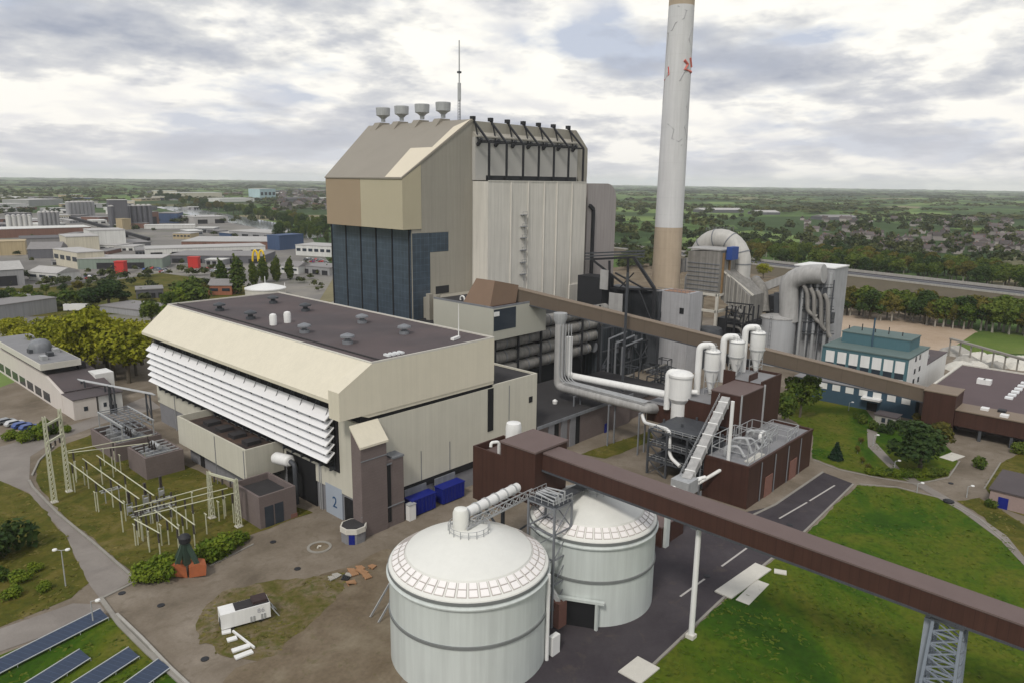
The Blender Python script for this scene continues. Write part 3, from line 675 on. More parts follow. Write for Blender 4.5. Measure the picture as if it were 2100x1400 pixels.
# ================================================================ bunker annex, ducts, dark service block
def bunker():
    t=T('bunker_annex','pale grey two tone bunker block with dark glazed corner below the brown hopper','annex',(140,136,0))
    x0,y0=140.0,135.5; zt=gx(1010,634,x0).z; yl=gx(889,614,x0).y; xr=gy(1120,630,y0).x
    MB().box(x0,xr,y0,yl,gx(1010,692,x0).z-1,zt).build('wall',mat('greenish_grey_cladding',(.42,.415,.36),.6,.06,.2,seam=1.4,seamk=.93),t)
    MB().box(x0+.4,xr-.4,y0+.4,yl-.4,zt,zt+.08).build('roof',M['roof_dark'],t)
    q=MB(); q.box(x0,xr,y0,y0+.35,zt,zt+.5); q.box(x0,x0+.35,y0+.35,yl,zt,zt+.5); q.build('parapet',M['steel'],t)
    a=gy(1058,635,y0); MB().box(x0+.3,a.x,y0-.06,y0,gx(1010,680,x0).z,zt-.3).build('dark_window',M['pane'],t)
    a=gy(1013,641,y0-.1); MB().box(a.x,a.x+2.0,y0-.25,y0-.07,a.z-1.2,a.z).build('small_sign',M['white'],t)
    MB().box(x0+4,xr+2,yl,168.8,0,zt-1).build('rear_wall',M['boiler_grey'],t)
    q=MB()
    for k in range(2): q.box(x0+2.5,x0+4,yl+1.5+k*3.2,yl+3+k*3.2,0,zt+.5)
    q.build('pilaster',M['boiler_grey'],t)
    MB().tube(arc((x0+4,yl-8,zt+.4),.9,0,6.2,10,(0,1,0),(0,0,1)),.25,6).build('roof_unit',M['white'],t)
bunker()
def hopper():
    a=gx(965,600,150.0); t=T('coal_hopper','tapering brown hopper house where the upper conveyor meets the boiler house','hopper',(150,145,30));     z0=zt_h=31.7; c_=g(1005,629,z0); l_=gx(950,606,c_.x); r_=gy(1058,622,c_.y); x0,x1,y0,y1=c_.x,r_.x,c_.y,l_.y; z1=zv((x0+x1)/2,(y0+y1)/2,570)
    b=MB(); lo=[(x0,y0),(x1,y0),(x1,y1),(x0,y1)]; hi=[(x0+2.2,y0+.4),(x1+1.5,y0+.4),(x1+1.5,y0+6),(x0+2.2,y1-3)]; z1=zv(x0+2.2,y0+.4,576)
    b.add([(*p,z0) for p in lo]+[(*p,z1 if i in (0,3) else 36.4) for i,p in enumerate(hi)],[(3,2,1,0),(4,5,6,7)]+[(i,(i+1)%4,4+(i+1)%4,4+i) for i in range(4)])
    b.build('body',M['hopper'],t)
    MB().box(x0-.15,x1,y0-.15,y1,z0-.7,z0).build('base_rim',M['rust'],t)
hopper()
def gallery(name,label,A,B,w,h,side,top,nband=0):
    """box gallery whose roof centre line runs A->B"""
    t=T(name,label,'conveyor',tuple(A)); d=(Vector(B)-Vector(A)); L=d.length; d.normalize(); r=d.cross(Vector((0,0,1))).normalized(); u=r.cross(d)
    def slab(a0,a1,b0,b1):
        q=MB(); vs=[]
        for P in (Vector(A),Vector(B)):
            for s,k in ((a0,b0),(a1,b0),(a1,b1),(a0,b1)): vs.append(P+r*s+u*k)
        return q.add(vs,[(0,1,2,3),(7,6,5,4),(0,4,5,1),(1,5,6,2),(2,6,7,3),(3,7,4,0)])
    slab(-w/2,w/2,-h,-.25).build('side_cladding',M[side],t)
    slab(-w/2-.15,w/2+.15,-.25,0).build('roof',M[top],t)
    q=MB()
    for s in (-1,1):
        q.beam(Vector(A)+r*s*(w/2+.06)-u*(h-.1),Vector(B)+r*s*(w/2+.06)-u*(h-.1),.14,.3)
    q.build('bottom_rail',M['steel_dark'],t)
    if nband:
        q=MB()
        for k in range(1,nband):
            P=Vector(A).lerp(Vector(B),k/nband); q.beam(P-r*(w/2+.2)+u*.04,P+r*(w/2+.2)+u*.04,.12,.1)
        q.build('roof_seam',M[side],t)
    return t
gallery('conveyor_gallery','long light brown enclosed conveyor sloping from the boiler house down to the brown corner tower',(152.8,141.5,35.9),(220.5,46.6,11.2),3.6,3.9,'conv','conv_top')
def service_block():
    t=T('service_block','dark ribbed steel service block in the shade under the light brown conveyor','building',(170,138,0))
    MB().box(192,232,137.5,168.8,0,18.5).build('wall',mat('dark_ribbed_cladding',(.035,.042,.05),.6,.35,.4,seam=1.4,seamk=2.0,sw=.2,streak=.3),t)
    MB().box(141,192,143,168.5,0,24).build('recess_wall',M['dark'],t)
    q=MB()
    for x in range(192,233,6): q.beam((x,136.6,0),(x,136.6,19.5),.5)
    for z in (5,11,18.5): q.beam((192,136.6,z),(232,136.6,z),.4)
    for x in range(192,228,12): q.beam((x,136.6,5),(x+6,136.6,11),.3); q.beam((x+12,136.6,5),(x+6,136.6,11),.3)
    q.build('steel_frame',M['steel_dark'],t)
    q=MB()
    for k in range(10): 
        x=194+k*3.7; q.box(x,x+1.6,137.2,137.4,3+(k%3)*3,6+(k%3)*3.6)
    q.build('louvre_panel',M['steel'],t)
    q=MB()
    for k in range(3): q.tube([(195+k*4,135.8,0),(195+k*4,135.8,15-k*2),(205+k*5,135.8,16-k*2)],.35,8)
    q.build('service_pipe',M['steel'],t)
service_block()
def duct_bundle():
    for i,(z,lab) in enumerate(((24.4,'topmost of the thick grey ducts below the pale bunker block'),(20.4,'second thick grey duct from the top below the bunker block'),(16.4,'third thick grey duct from the top below the bunker block'),(12.6,'lowest thick grey duct just above the dark low roof'))):
        t=T('air_duct',lab,'duct',(141,139,z),'grey ducts below the bunker block')
        MB().tube([(140.5,139.3,z),(197-i*3,139.3,z)],1.75,16).build('pipe',M['duct_dirty'],t,40)
        for k in range(11): MB().tube([(143+k*4.8,139.3,z),(143.3+k*4.8,139.3,z)],1.9,16).build('flange',M['steel'],t,40)
    t=T('duct_trestle','dark steel posts and beams carrying the stacked grey ducts','frame',(141,137,0))
    for x in (142.5,152,162,172,182,191): MB().beam((x,137.0,0),(x,137.0,26.5),.5).build('post',M['dark'],t)
    q=MB()
    for z in (10.6,14.5,18.4,22.4):
        for x in (142.5,152,162,172,182,191): q.beam((x,137,z),(x,141.5,z),.3)
    q.build('beam',M['dark'],t)
duct_bundle()
def yard_clutter():
    rr=random.Random(31)
    for k in range(9):
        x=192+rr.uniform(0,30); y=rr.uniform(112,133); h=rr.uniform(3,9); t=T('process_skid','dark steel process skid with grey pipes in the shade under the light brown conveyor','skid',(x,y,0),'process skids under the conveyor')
        w=rr.uniform(2.5,5); q=MB()
        for sx in (-w/2,w/2):
            for sy in (-2,2): q.beam((x+sx,y+sy,0),(x+sx,y+sy,h),.3)
        for z in (h*.5,h):
            for sy in (-2,2): q.beam((x-w/2,y+sy,z),(x+w/2,y+sy,z),.25)
            for sx in (-w/2,w/2): q.beam((x+sx,y-2,z),(x+sx,y+2,z),.25)
        q.build('frame',M['steel_dark'],t); q=MB()
        q.tube(rounded([(x-w,y,h*.6),(x+w*.4,y,h*.6),(x+w*.4,y,.3)],.8),.35,8); q.build('pipe',M['duct_dirty'],t,40); MB().box(x-w*.3,x+w*.3,y-1.3,y+1.3,.2,h*.45).build('machine',M['steel'],t)
yard_clutter()
def low_block():
    t=T('low_brick_annex','low dark roofed brick annex with tall dark slits beyond the cream hall','annex',(126,107,0))
    MB().box(126,166,107.6,133,0,7.8).build('wall',M['brick'],t); MB().box(126,166.4,107.2,133,7.8,8.1).build('roof',M['roof_dark'],t)
    MB().box(126.05,166.4,107.0,107.2,7.7,8.5).build('parapet',M['steel'],t)
    for x in (133,141.5): MB().box(x,x+1.6,107.5,107.6,0,7.4).build('slit_window',M['black'],t)
    for x in (130.5,135.5,139): MB().box(x,x+2.2,107.35,107.6,0,7.6).build('pilaster',M['plinth'],t)
    p=g(1138,826,8.2); MB().lathe(p.x,p.y,[(.6,8.1),(.7,8.9),(.2,9.3)],10).build('roof_cowl',M['white'],t,40)
    MB().box(166,190,109,135,0,5.2).build('rear_wing',M['brick'],t); MB().box(166.5,190.3,108.7,135,5.2,5.4).build('rear_roof',M['roof_dark'],t)
    for u in (1243,): 
        p=gy(u,890,107.3); MB().box(p.x-.8,p.x+.8,107.2,107.35,0,2.6).build('door',M['blue'],t)
low_block()
# ================================================================ SILOS, HEAD HOUSE, DARK GALLERY
def each(name,m,parent,mbs,smooth=None):
    return [b.build(name,m,parent,smooth) for b in mbs]
def silo(cx,cy,r,h1,h2,za,label):
    t=T('storage_silo',label,'silo',(cx,cy,0),'white domed storage silos')
    MB().lathe(cx,cy,[(r,0),(r,h2)],72).build('shell',M['silo'],t,40)
    for z in (h1,h2-.15): MB().lathe(cx,cy,[(r,z-.22),(r+.18,z-.2),(r+.18,z+.2),(r,z+.22)],72,False).build('ring_band',M['band'],t,30)
    q=MB().lathe(cx,cy,[(r+.35,h2-.95),(r+.38,h2-.75),(r,h2-.5)],72,False); q.build('gutter',M['silo'],t,40)
    rp=r*.80; zp=h2+1.55
    MB().lathe(cx,cy,[(r+.1,h2),(r+.02,h2+.22),(rp,zp),(rp-.12,zp+.22),(1.9,za)],72).build('dome',M['dome'],t,25)
    # vent panels: two rings on the lower dome
    dz=(zp-h2-.22)/(r+.02-rp); n=44
    for ring,(a,b2) in enumerate(((r-.10*r,r-.155*r+.4),(r-.045*r,r-.10*r+.12))):
        ro,ri=(r*.962,r*.885) if ring==0 else (r*.878,r*.808)
        zo,zi=h2+.22+(r+.02-ro)*dz,h2+.22+(r+.02-ri)*dz
        w=2*math.pi*ri/n*.36; w2=2*math.pi*ro/n*.36
        for nm,k,hh,mm in (('vent_panel',1.0,.12,'panel_white'),('panel_frame',1.16,.05,'panel_frame')):
            rc,zc=(ro+ri)/2,(zo+zi)/2; e=.5*k*.9
            o1,i1=rc+(ro-ri)*e,rc-(ro-ri)*e; z1,z2=zc+(zo-zi)*e,zc-(zo-zi)*e
            vs=[(o1,-w2*k,z1),(o1,w2*k,z1),(i1,w*k,z2),(i1,-w*k,z2)]; vs=vs+[(x,y,z+hh) for x,y,z in vs]
            q=MB().add([(cx+x,cy+y,z) for x,y,z in vs],[(3,2,1,0),(4,5,6,7),(0,1,5,4),(1,2,6,5),(2,3,7,6),(3,0,4,7)])
            if nm=='panel_frame':
                al=MB(); 
                for j in range(n):
                    a=2*math.pi*j/n; c,s=math.cos(a),math.sin(a)
                    al.add([(cx+(vx-cx)*c-(vy-cy)*s,cy+(vx-cx)*s+(vy-cy)*c,vz) for vx,vy,vz in q.v],q.f)
                al.build('panel_frame',M[mm],t)
            else:
                o=q.build(nm,M[mm],t)
                for j in range(1,n):
                    a=2*math.pi*j/n; c=math.cos(a); 
                    if math.cos(a-math.atan2(-cy,-cx))<-.35: continue
                    d=o.copy(); col.objects.link(d); d.parent=t; d.rotation_euler=(0,0,a)
    q=MB().lathe(cx,cy,[(2.9,za-.75),(2.9,za-.55)],24); q.build('top_platform',M['steel'],t)
    q=MB()
    for j in range(16):
        a=2*math.pi*j/16; q.beam((cx+2.85*math.cos(a),cy+2.85*math.sin(a),za-.6),(cx+2.85*math.cos(a),cy+2.85*math.sin(a),za+.6),.09)
    for z in (0,.6): q.tube([(cx+2.85*math.cos(2*math.pi*j/24),cy+2.85*math.sin(2*math.pi*j/24),za+z) for j in range(25)],.04,5)
    q.build('railing',M['galv'],t)
    return t
S1=(65.0,67.2); S2=(88.7,63.4)
s1=silo(*S1,11.0,7.4,13.7,18.5,'white domed silo nearest the camera, with the drum conveyor on top')
s2=silo(*S2,9.9,7.4,13.7,18.3,'white domed silo behind the nearer one, under the dark brown conveyor')
# portal in the rear silo
a=math.atan2(g(1193,1270).y-S2[1],g(1193,1270).x-S2[0]); ca,sa=math.cos(a),math.sin(a); tv=Vector((-sa,ca,0)); nv=Vector((ca,sa,0)); c0=Vector((*S2,0))
q=MB(); q.beam(c0+nv*9.2+Vector((0,0,2.1)),c0+nv*10.15+Vector((0,0,2.1)),4.3,4.2); q.build('doorway',M['black'],s2)
q=MB(); 
for s in (-1,1): q.beam(c0+nv*10.4+tv*2.5*s,c0+nv*10.4+tv*2.5*s+Vector((0,0,4.4)),.4)
q.beam(c0+nv*10.3+tv*3.6+Vector((0,0,4.6)),c0+nv*10.3-tv*3.6+Vector((0,0,4.6)),.6,.4); q.build('door_frame',M['silo'],s2)
# things on the front silo side
a=R(-62); nv=Vector((math.cos(a),math.sin(a),0)); c1=Vector((*S1,0))
t=T('riser_pipe','white riser pipe with an electrical box up the right side of the nearest silo','pipe',c1+nv*11.4)
MB().tube([c1+nv*11.35,c1+nv*11.35+Vector((0,0,13.2))],.28,10).build('pipe',M['white'],t,40)
p=g(1138,1340); MB().box(p.x-.9,p.x+.7,p.y-.3,p.y+.5,0,3.0).build('control_box',M['white'],t)
q=MB()
for s in (-.25,.25): q.beam(c1+nv*11.3+Vector((s-.9,.4,0)),c1+nv*11.3+Vector((s-.9,.4,13.6)),.07)
for k in range(30): q.beam(c1+nv*11.3+Vector((-1.15,.4,.4+k*.44)),c1+nv*11.3+Vector((-.65,.4,.4+k*.44)),.05)
q.build('ladder',M['galv'],t)
p=g(1142,1290,0); t=T('discharge_housing','rust brown discharge housing with a slanting white chute between the two silos','housing',p)
MB().box(p.x,p.x+3,p.y-.3,p.y+2.2,0,4.2).build('body',M['brickred'],t)
MB().beam(p+Vector((1.0,.6,4)),p+Vector((-.6,2.6,8.2)),.9,.6).build('chute',M['white'],t)
def head_house():
    t=T('head_house','dark brown transfer house perched above the two white silos','transfer house',(84,72,12))
    x0,x1,y0,y1,zt=80.8,88.6,69.0,76.2,24.4
    MB().box(x0,x1,y0,y1,15.8,zt).build('tower',M['rust'],t)
    MB().box(x0-.2,x1+.2,y0-.2,y1+.2,zt,zt+.3).build('roof',M['rust_top'],t)
    yw=gx(970,930,x0+.4).y; zw=gx(985,918,x0+.4).z; zb=gx(975,1022,x0+.4).z
    q=MB(); a,b,c,d=x0+.4,x1,y1,yw
    q.box(a,b,c,d,zb,zw-1.5); q.box(a,b,d-.3,d,zw-1.5,zw); q.box(a,a+.3,c,d-.3,zw-1.5,zw); q.box(b-.3,b,c,d-.3,zw-1.5,zw); q.build('wing',M['rust'],t)
    MB().box(a+.3,b-.3,c,d-.3,zw-1.5,zw-1.4).build('wing_roof',M['rust_top'],t)
    p=gx(1023,935,a+2.0); MB().tube(rounded([(p.x,p.y,zw-1.4),(p.x,p.y,zw+1.2),(p.x-1.2,p.y+.6,zw+1.2),(p.x-1.3,p.y+.6,zw+.5)],.5),.28,10).build('vent_pipe',M['white'],t,40)
    q=MB()
    for x in (x0+1,x1-1):
        for y in (y0+1,yw-1): q.beam((x,y,0),(x,y,zb+1),.5)
    q.beam((x0+1,y0+1,2),(x0+1,yw-1,zb),.3); q.beam((x0+1,y0+1,zb),(x0+1,yw-1,2),.3); q.build('leg_frame',M['steel_dark'],t)
    p=gx(1053,895,87.4); MB().lathe(p.x,p.y,[(1.35,zw-2),(1.35,zt+.2),(1.2,zt+.9),(.3,zt+1.1)],18).build('white_vessel',M['white'],t,40)
head_house()
GA=(84.4,69.2,24.2); _e=g(2096,1262,17.0); GB=tuple(Vector(GA)+(_e-Vector(GA))*1.45)
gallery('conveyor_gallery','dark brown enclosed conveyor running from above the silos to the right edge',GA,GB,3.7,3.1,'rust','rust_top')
def drum_conveyor():
    A=Vector((S1[0]-.3,S1[1]+.8,19.4)); B=Vector((80.0,70.3,18.3))
    t=T('drum_conveyor','white drum conveyor on a grey truss bridge reaching the top of the nearest silo','conveyor',A)
    d=(B-A).normalized(); r=d.cross(Vector((0,0,1)))
    MB().tube([A+Vector((0,0,.9)),A.lerp(B,.86)+Vector((0,0,1.1))],.72,16).build('drum',M['white'],t,40)
    for k in range(6): P=A.lerp(B,.02+k*.15)+Vector((0,0,.92+k*.03)); MB().tube([P,P+d*.25],.84,16).build('flange',M['galv'],t,40)
    P=A-d*.6; MB().lathe(P.x,P.y,[(1.1,18.4),(1.1,20.8),(.9,21.3),(.2,21.5)],16).build('inlet_head',M['dome'],t,40)
    q=MB(); w=1.35
    for s in (-1,1):
        q.beam(A+r*w*s+d*-1-Vector((0,0,.6)),B+r*w*s-Vector((0,0,.6)),.22); q.beam(A+r*w*s+Vector((0,0,.6)),B+r*w*s+Vector((0,0,.6)),.14)
        for k in range(9):
            a,b=A.lerp(B,k/9),A.lerp(B,(k+1)/9); q.beam(a+r*w*s-Vector((0,0,.6)),a+r*w*s+Vector((0,0,.6)),.1); q.beam(a+r*w*s-Vector((0,0,.6)),b+r*w*s+Vector((0,0,.6)),.09)
    for k in range(10): a=A.lerp(B,k/9)-Vector((0,0,.6)); q.beam(a-r*w,a+r*w,.14)
    q.build('truss',M['galv'],t)
    return t
drum_conveyor()
def silo_link():
    A=Vector((78.5,68.5,19.0)); B=Vector((88.0,61.5,19.5)); t=T('silo_walkway','grey lattice walkway tower standing between the two silos under the brown house','walkway',(80,67,0))
    p0=gx(1100,1030,77.5)
    q=MB(); x0,x1,y0,y1=76.6,80.6,61.5,66.5; zt=19.3
    for x in (x0,x1):
        for y in (y0,y1): q.beam((x,y,0),(x,y,zt),.28)
    for z in (3,7,11,15,19): 
        for a,b in (((x0,y0),(x1,y0)),((x1,y0),(x1,y1)),((x1,y1),(x0,y1)),((x0,y1),(x0,y0))): q.beam((*a,z),(*b,z),.2); q.beam((*a,z-4 if z>3 else 0),(*b,z),.12)
    q.build('lattice_tower',M['steel'],t)
    q=MB(); q.box(x0,x1,y0,y1,zt-.15,zt); q.box(x0+1,S2[0],y0+1.5,y0+3.5,zt-.5,zt-.35); q.build('deck',M['steel_dark'],t)
    q=MB()
    for a,b in (((x0,y0),(x1,y0)),((x0,y1),(x0,y0)),((x1,y1),(x0,y1))):
        for z in (.55,1.1): q.beam((*a,zt+z),(*b,zt+z),.07)
        for k in range(5): f=k/4; x=a[0]+(b[0]-a[0])*f; y=a[1]+(b[1]-a[1])*f; q.beam((x,y,zt),(x,y,zt+1.1),.07)
    q.build('railing',M['galv'],t)
    q=MB(); 
    for k in range(6): q.tube([(x0+.6+.5*k,y0+.7,zt),(x0+.6+.5*k,y0+.7,zt+.6+.4*(k%3)),(x0+.9+.5*k,y1-.7,zt+.8)],.16,6)
    q.build('pipework',M['galv'],t)
silo_link()
def gal_at(y):
    A,B=Vector(GA),Vector(GB); return A+(B-A)*((y-A.y)/(B.y-A.y))
P=gal_at(45.2); x,y=P.x,P.y; zb=P.z-3.2
t=T('support_column','tall slim white column holding up the dark brown conveyor above the lawn edge','column',(x,y,0))
MB().tube([(x,y,.6),(x,y,zb-.3)],[.42,.38],14).build('shaft',M['white'],t,40)
MB().box(x-.6,x+.6,y-.6,y+.6,0,.7).build('footing',M['concrete_light'],t)
MB().box(x-1.7,x+1.7,y-.5,y+.5,zb-.3,zb-.02).build('bearing',M['steel'],t)
def pylon():
    P=gal_at(14.5); y,xc,ZB=P.y,P.x,P.z-3.15; t=T('support_pylon','grey lattice pylon under the dark brown conveyor at the lower right','pylon',(xc,y,0))
    q=MB(); w0,w1=(2.6,1.9),(1.6,1.5)
    cs=lambda f:[(xc+sx*(w0[0]+(w1[0]-w0[0])*f),y+sy*(w0[1]+(w1[1]-w0[1])*f),(ZB-.3)*f) for sx,sy in ((-1,-1),(1,-1),(1,1),(-1,1))]
    n=9
    for k in range(n):
        a,b=cs(k/n),cs((k+1)/n)
        for i in range(4): q.beam(a[i],b[i],.34); q.beam(a[i],b[(i+1)%4],.16); q.beam(b[i],b[(i+1)%4],.18); q.beam(a[(i+1)%4],b[i],.12)
    q.build('lattice',mat('blue_grey_steel',(.22,.25,.30),.5,.15,.6),t)
    q=MB(); q.box(xc-.8,xc+.8,y+1.8,y+2.6,0,ZB-1); q.build('cable_ladder',mat('pale_cable_tray',(.30,.33,.38),.6,.15,.6),t)
    MB().box(xc-2,xc+2,y-1.8,y+1.8,ZB-.3,ZB).build('head_plate',M['steel_dark'],t)
    MB().box(xc-3.2,xc+3.2,y-2.5,y+2.5,0,.5).build('footing',M['concrete'],t)
pylon()
# blue containers, platforms by the hall
for (u,v,lab) in ((872,1050,'bright blue waste container standing left of the other by the cream hall'),(932,1022,'bright blue waste container standing next to the dark brown house')):
    p=gy(u,v,104.4); x=p.x; t=T('waste_container',lab,'container',(x,105,0),'blue containers along the cream hall')
    MB().prism([(x-3.0,.3),(x-3.1,3.5),(x+3.1,3.5),(x+3.0,.3)],104.6,107.0,'y').build('body',M['blue'],t)
    MB().box(x-3.2,x+3.2,104.5,107.1,3.5,3.65).build('rim',M['blue'],t)
    q=MB()
    for k in range(7): q.box(x-2.7+k*.88,x-2.6+k*.88,104.45,104.6,.4,3.5)
    q.build('rib',M['blue'],t)
    MB().box(x-2.6,x+2.6,104.7,106.9,0,.3).build('skid',M['dark'],t)
    MB().box(x-2.8,x+2.8,107.2,107.45,0,5.0).build('rear_panel',M['steel'],t)
p=gy(845,1040,104); t=T('white_cabinet','small white cabinet between the brick stair tower and the blue containers','cabinet',(p.x,104,0))
MB().box(p.x-.8,p.x+.8,103.8,105,0.1,3.3).build('body',M['white'],t); MB().box(p.x-.9,p.x+.9,103.7,105.1,3.3,3.45).build('lid',M['galv'],t)
t=T('stair_platform','galvanised stair and railing platform behind the nearest silo','stairs',(72,84,0))
q=MB()
for k in range(8):
    x=66+k*2.2
    for y in (80.5,84): q.beam((x,y,0),(x,y,9.4),.12)
for z in (7.2,8.3,9.4):
    for y in (80.5,84): q.beam((66,y,z),(81.4,y,z),.1)
for k in range(8): q.beam((66+k*2.2,80.5,7.2),(66+k*2.2,84,7.2),.14)
q.build('frame',M['galv'],t); MB().box(66,81.4,80.6,83.9,7.05,7.17).build('deck',M['steel'],t)
for k in range(2):
    MB().beam((66,81+k*2,7.1),(59.5,81+k*2,.2),.12,.35).build('stringer',M['galv'],t)
# brown low box right of the rear silo
p=g(1345,1120); t=T('brown_pump_house','low dark brown plant box with a pale post right of the rear silo','outbuilding',p)
MB().box(p.x,p.x+8,p.y-1,p.y+5,0,4.0).build('body',M['rust'],t); MB().box(p.x-.1,p.x+8.1,p.y-1.1,p.y+5.1,4,4.25).build('roof',M['rust_top'],t)
MB().box(p.x+.5,p.x+1.7,p.y-1.7,p.y-1.1,0,6).build('pale_post',M['silo'],t)
# ================================================================ PROCESSING BUILDING
def processing():
    t=T('processing_plant','dark brown stepped process building with flat grey lower roof and steel platforms','plant building',(150,70,0))
    MB().box(135.7,169.2,58.9,68.9,0,8.7).build('hall',M['rust'],t)
    MB().box(136.1,168.8,59.3,68.9,8.7,8.8).build('hall_roof',M['roof_grey'],t)
    q=MB(); q.box(135.6,169.3,58.8,59.3,8.7,9.3); q.box(135.6,136.1,59.3,68.9,8.7,9.3); q.box(168.8,169.3,59.3,68.9,8.7,9.3); q.build('parapet',M['rust'],t)
    MB().box(151.6,163.3,69,76.4,0,18.6).build('upper_box',M['rust'],t); MB().box(151.5,163.4,68.9,76.5,18.6,18.85).build('upper_roof',M['rust_top'],t)
    MB().box(163.3,174.5,69.6,79.5,0,19.0).build('rear_box',M['rust'],t)
    q=MB(); q.box(163.3,174.5,69.6,69.9,19,19.7); q.box(174.2,174.5,69.9,79.5,19,19.7); q.box(163.3,163.6,76.5,79.5,19,20.9); q.box(163.6,168,72.8,73.1,19,20.6); q.build('rear_parapet',M['rust'],t)
    MB().box(163.6,174.2,69.9,79.2,19.0,19.1).build('rear_roof',M['roof_grey'],t)
    MB().box(151.6,163.3,76.5,84.2,0,15.2).build('left_box',M['rust'],t); MB().box(151.5,163.3,76.5,84.3,15.2,15.4).build('left_roof',M['roof_grey'],t)
    MB().box(151.6,161,84.3,93.2,7.6,12.2).build('low_left_box',M['rust'],t); MB().box(151.5,161,84.3,93.3,12.2,12.4).build('low_left_roof',M['roof_grey'],t)
    MB().box(145.2,151.6,68.9,84,0,3).build('base',M['steel_dark'],t)
    for x in (141.4,148.3,155.2,162.1): 
        MB().box(x,x+.35,58.7,58.8,0,8.7).build('downpipe',M['steel'],t)
    for x in (144,157): MB().box(x,x+3.6,58.72,58.88,0,4.6).build('roller_door',M['brickred'],t)
    MB().box(163.1,163.35,68.6,68.95,8.8,19.2).build('downpipe',M['galv'],t); MB().box(151.3,151.6,68.7,69.0,8.8,19).build('downpipe',M['galv'],t)
    q=MB(); q.box(139,146,60.2,61.6,8.8,9.0); q.build('pale_roof_strip',M['concrete_light'],t)
    # open steel frame with decks on the left of the hall
    q=MB()
    for x in (138.2,144.5,151.2):
        for y in (69.4,74.4,79.4,84.2): q.beam((x,y,0),(x,y,11.5 if x>140 else 10.6),.42)
    for z in (3.6,7.2,10.6):
        for x in (138.2,144.5,151.2): q.beam((x,69.4,z),(x,84.2,z),.35)
        for y in (69.4,74.4,79.4,84.2): q.beam((138.2,y,z),(151.2,y,z),.35)
    for a,b in ((69.4,74.4),(79.4,84.2)):
        for z0,z1 in ((0,3.6),(3.6,7.2),(7.2,10.6)): q.beam((138.2,a,z0),(138.2,b,z1),.22); q.beam((138.2,b,z0),(138.2,a,z1),.2)
    q.build('steel_frame',M['steel_dark'],t)
    for i,z in enumerate((3.7,7.3,10.7)):
        MB().box(138.4+i*.6,151.0,69.6 if i<2 else 74,84.0,z-.06,z+.06).build('deck',M['steel_dark'],t)
    q=MB()
    for z in (3.7,7.3,10.7):
        for zz in (.55,1.1): q.beam((138.2,69.4,z+zz),(138.2,84.2,z+zz),.07)
        for k in range(8): q.beam((138.2,69.4+k*2.1,z),(138.2,69.4+k*2.1,z+1.1),.07)
    q.build('railing',M['galv'],t)
    # railed skid and machinery on the hall roof
    q=MB()
    for x0,x1,y0,y1,z0,h in ((137,147,60,68,8.8,4.6),(148,156,62,68,8.8,3.8),(157,163,60,66,8.8,2.6)):
        for x in np.linspace(x0,x1,4):
            for y in (y0,y1): q.beam((x,y,z0),(x,y,z0+h),.16)
        for z in (z0+h*.5,z0+h):
            for y in (y0,y1): q.beam((x0,y,z),(x1,y,z),.13)
            for x in (x0,x1): q.beam((x,y0,z),(x,y1,z),.13)
        q.beam((x0,y0,z0),(x1,y0,z0+h),.12)
    q.build('roof_railing',M['galv'],t)
    q=MB()
    for k in range(5): q.tube(rounded([(139+k*3.4,66,8.9),(139+k*3.4,66,11+k%2),(141+k*3.4,64,11+k%2),(141+k*3.4,62.5,9)],.8),.34,8)
    q.build('roof_pipework',M['galv'],t,40)
    p=(151.5,63.5); MB().tube(arc((p[0],p[1],10.6),1.1,0,5.4,12,(1,0,0),(0,0,1)),.42,8).build('fan_casing',M['white'],t,40)
processing()
def cyclone(x,y,z0,zt,label):
    t=T('cyclone_separator',label,'cyclone',(x,y,z0),'white cyclones on the brown building')
    h=zt-z0; r=1.85
    MB().lathe(x,y,[(.4,z0+.2),(.5,z0+.8),(r*.95,z0+h*.48),(r,z0+h*.50),(r,z0+h*.86),(r*.8,z0+h*.90),(.3,z0+h*.92)],24).build('body',M['white'],t,30)
    q=MB()
    for f in (.50,.86): q.lathe(x,y,[(r+.02,z0+h*f-.1),(r+.14,z0+h*f-.1),(r+.14,z0+h*f+.1),(r+.02,z0+h*f+.1)],24,False)
    q.build('flange',M['galv'],t)
    px,py=x-2.0,y+2.5
    pts=rounded([(px,py,z0-1.5),(px,py,z0+h*.98),(x-.2,y+.3,z0+h*.98),(x-.1,y,z0+h*.9)],1.5,7)
    MB().tube(pts,.8,14).build('riser_duct',M['white'],t,40)
    q=MB()
    for a in range(4):
        dx,dy=1.6*math.cos(a*math.pi/2+.78),1.6*math.sin(a*math.pi/2+.78); q.beam((x+dx,y+dy,z0),(x+dx,y+dy,z0+h*.6),.14)
    for z in (z0+1.4,z0+3.2,z0+h*.58):
        for a in range(4):
            f=lambda k:(x+1.6*math.cos(k*math.pi/2+.78),y+1.6*math.sin(k*math.pi/2+.78),z); q.beam(f(a),f(a+1),.11)
    q.build('stand',M['galv'],t)
    q=MB()
    for zz in (.5,1.0):
        q.tube([(x+1.5*math.cos(k*.55),y+1.5*math.sin(k*.55),z0+h*.92+zz) for k in range(9)],.05,5)
    for k in range(8): q.beam((x+1.5*math.cos(k*.6),y+1.5*math.sin(k*.6),z0+h*.86),(x+1.5*math.cos(k*.6),y+1.5*math.sin(k*.6),z0+h*.92+1.0),.05)
    q.build('top_railing',M['galv'],t)
cyclone(158.8,80.4,15.4,27.6,'white cyclone with a bent riser duct, nearest the domed white vessel')
cyclone(165.9,77.8,19.1,29.0,'white cyclone with a bent riser duct, between the other two')
cyclone(173.3,75.9,19.2,30.6,'white cyclone with a bent riser duct, nearest the grey cylindrical tank')
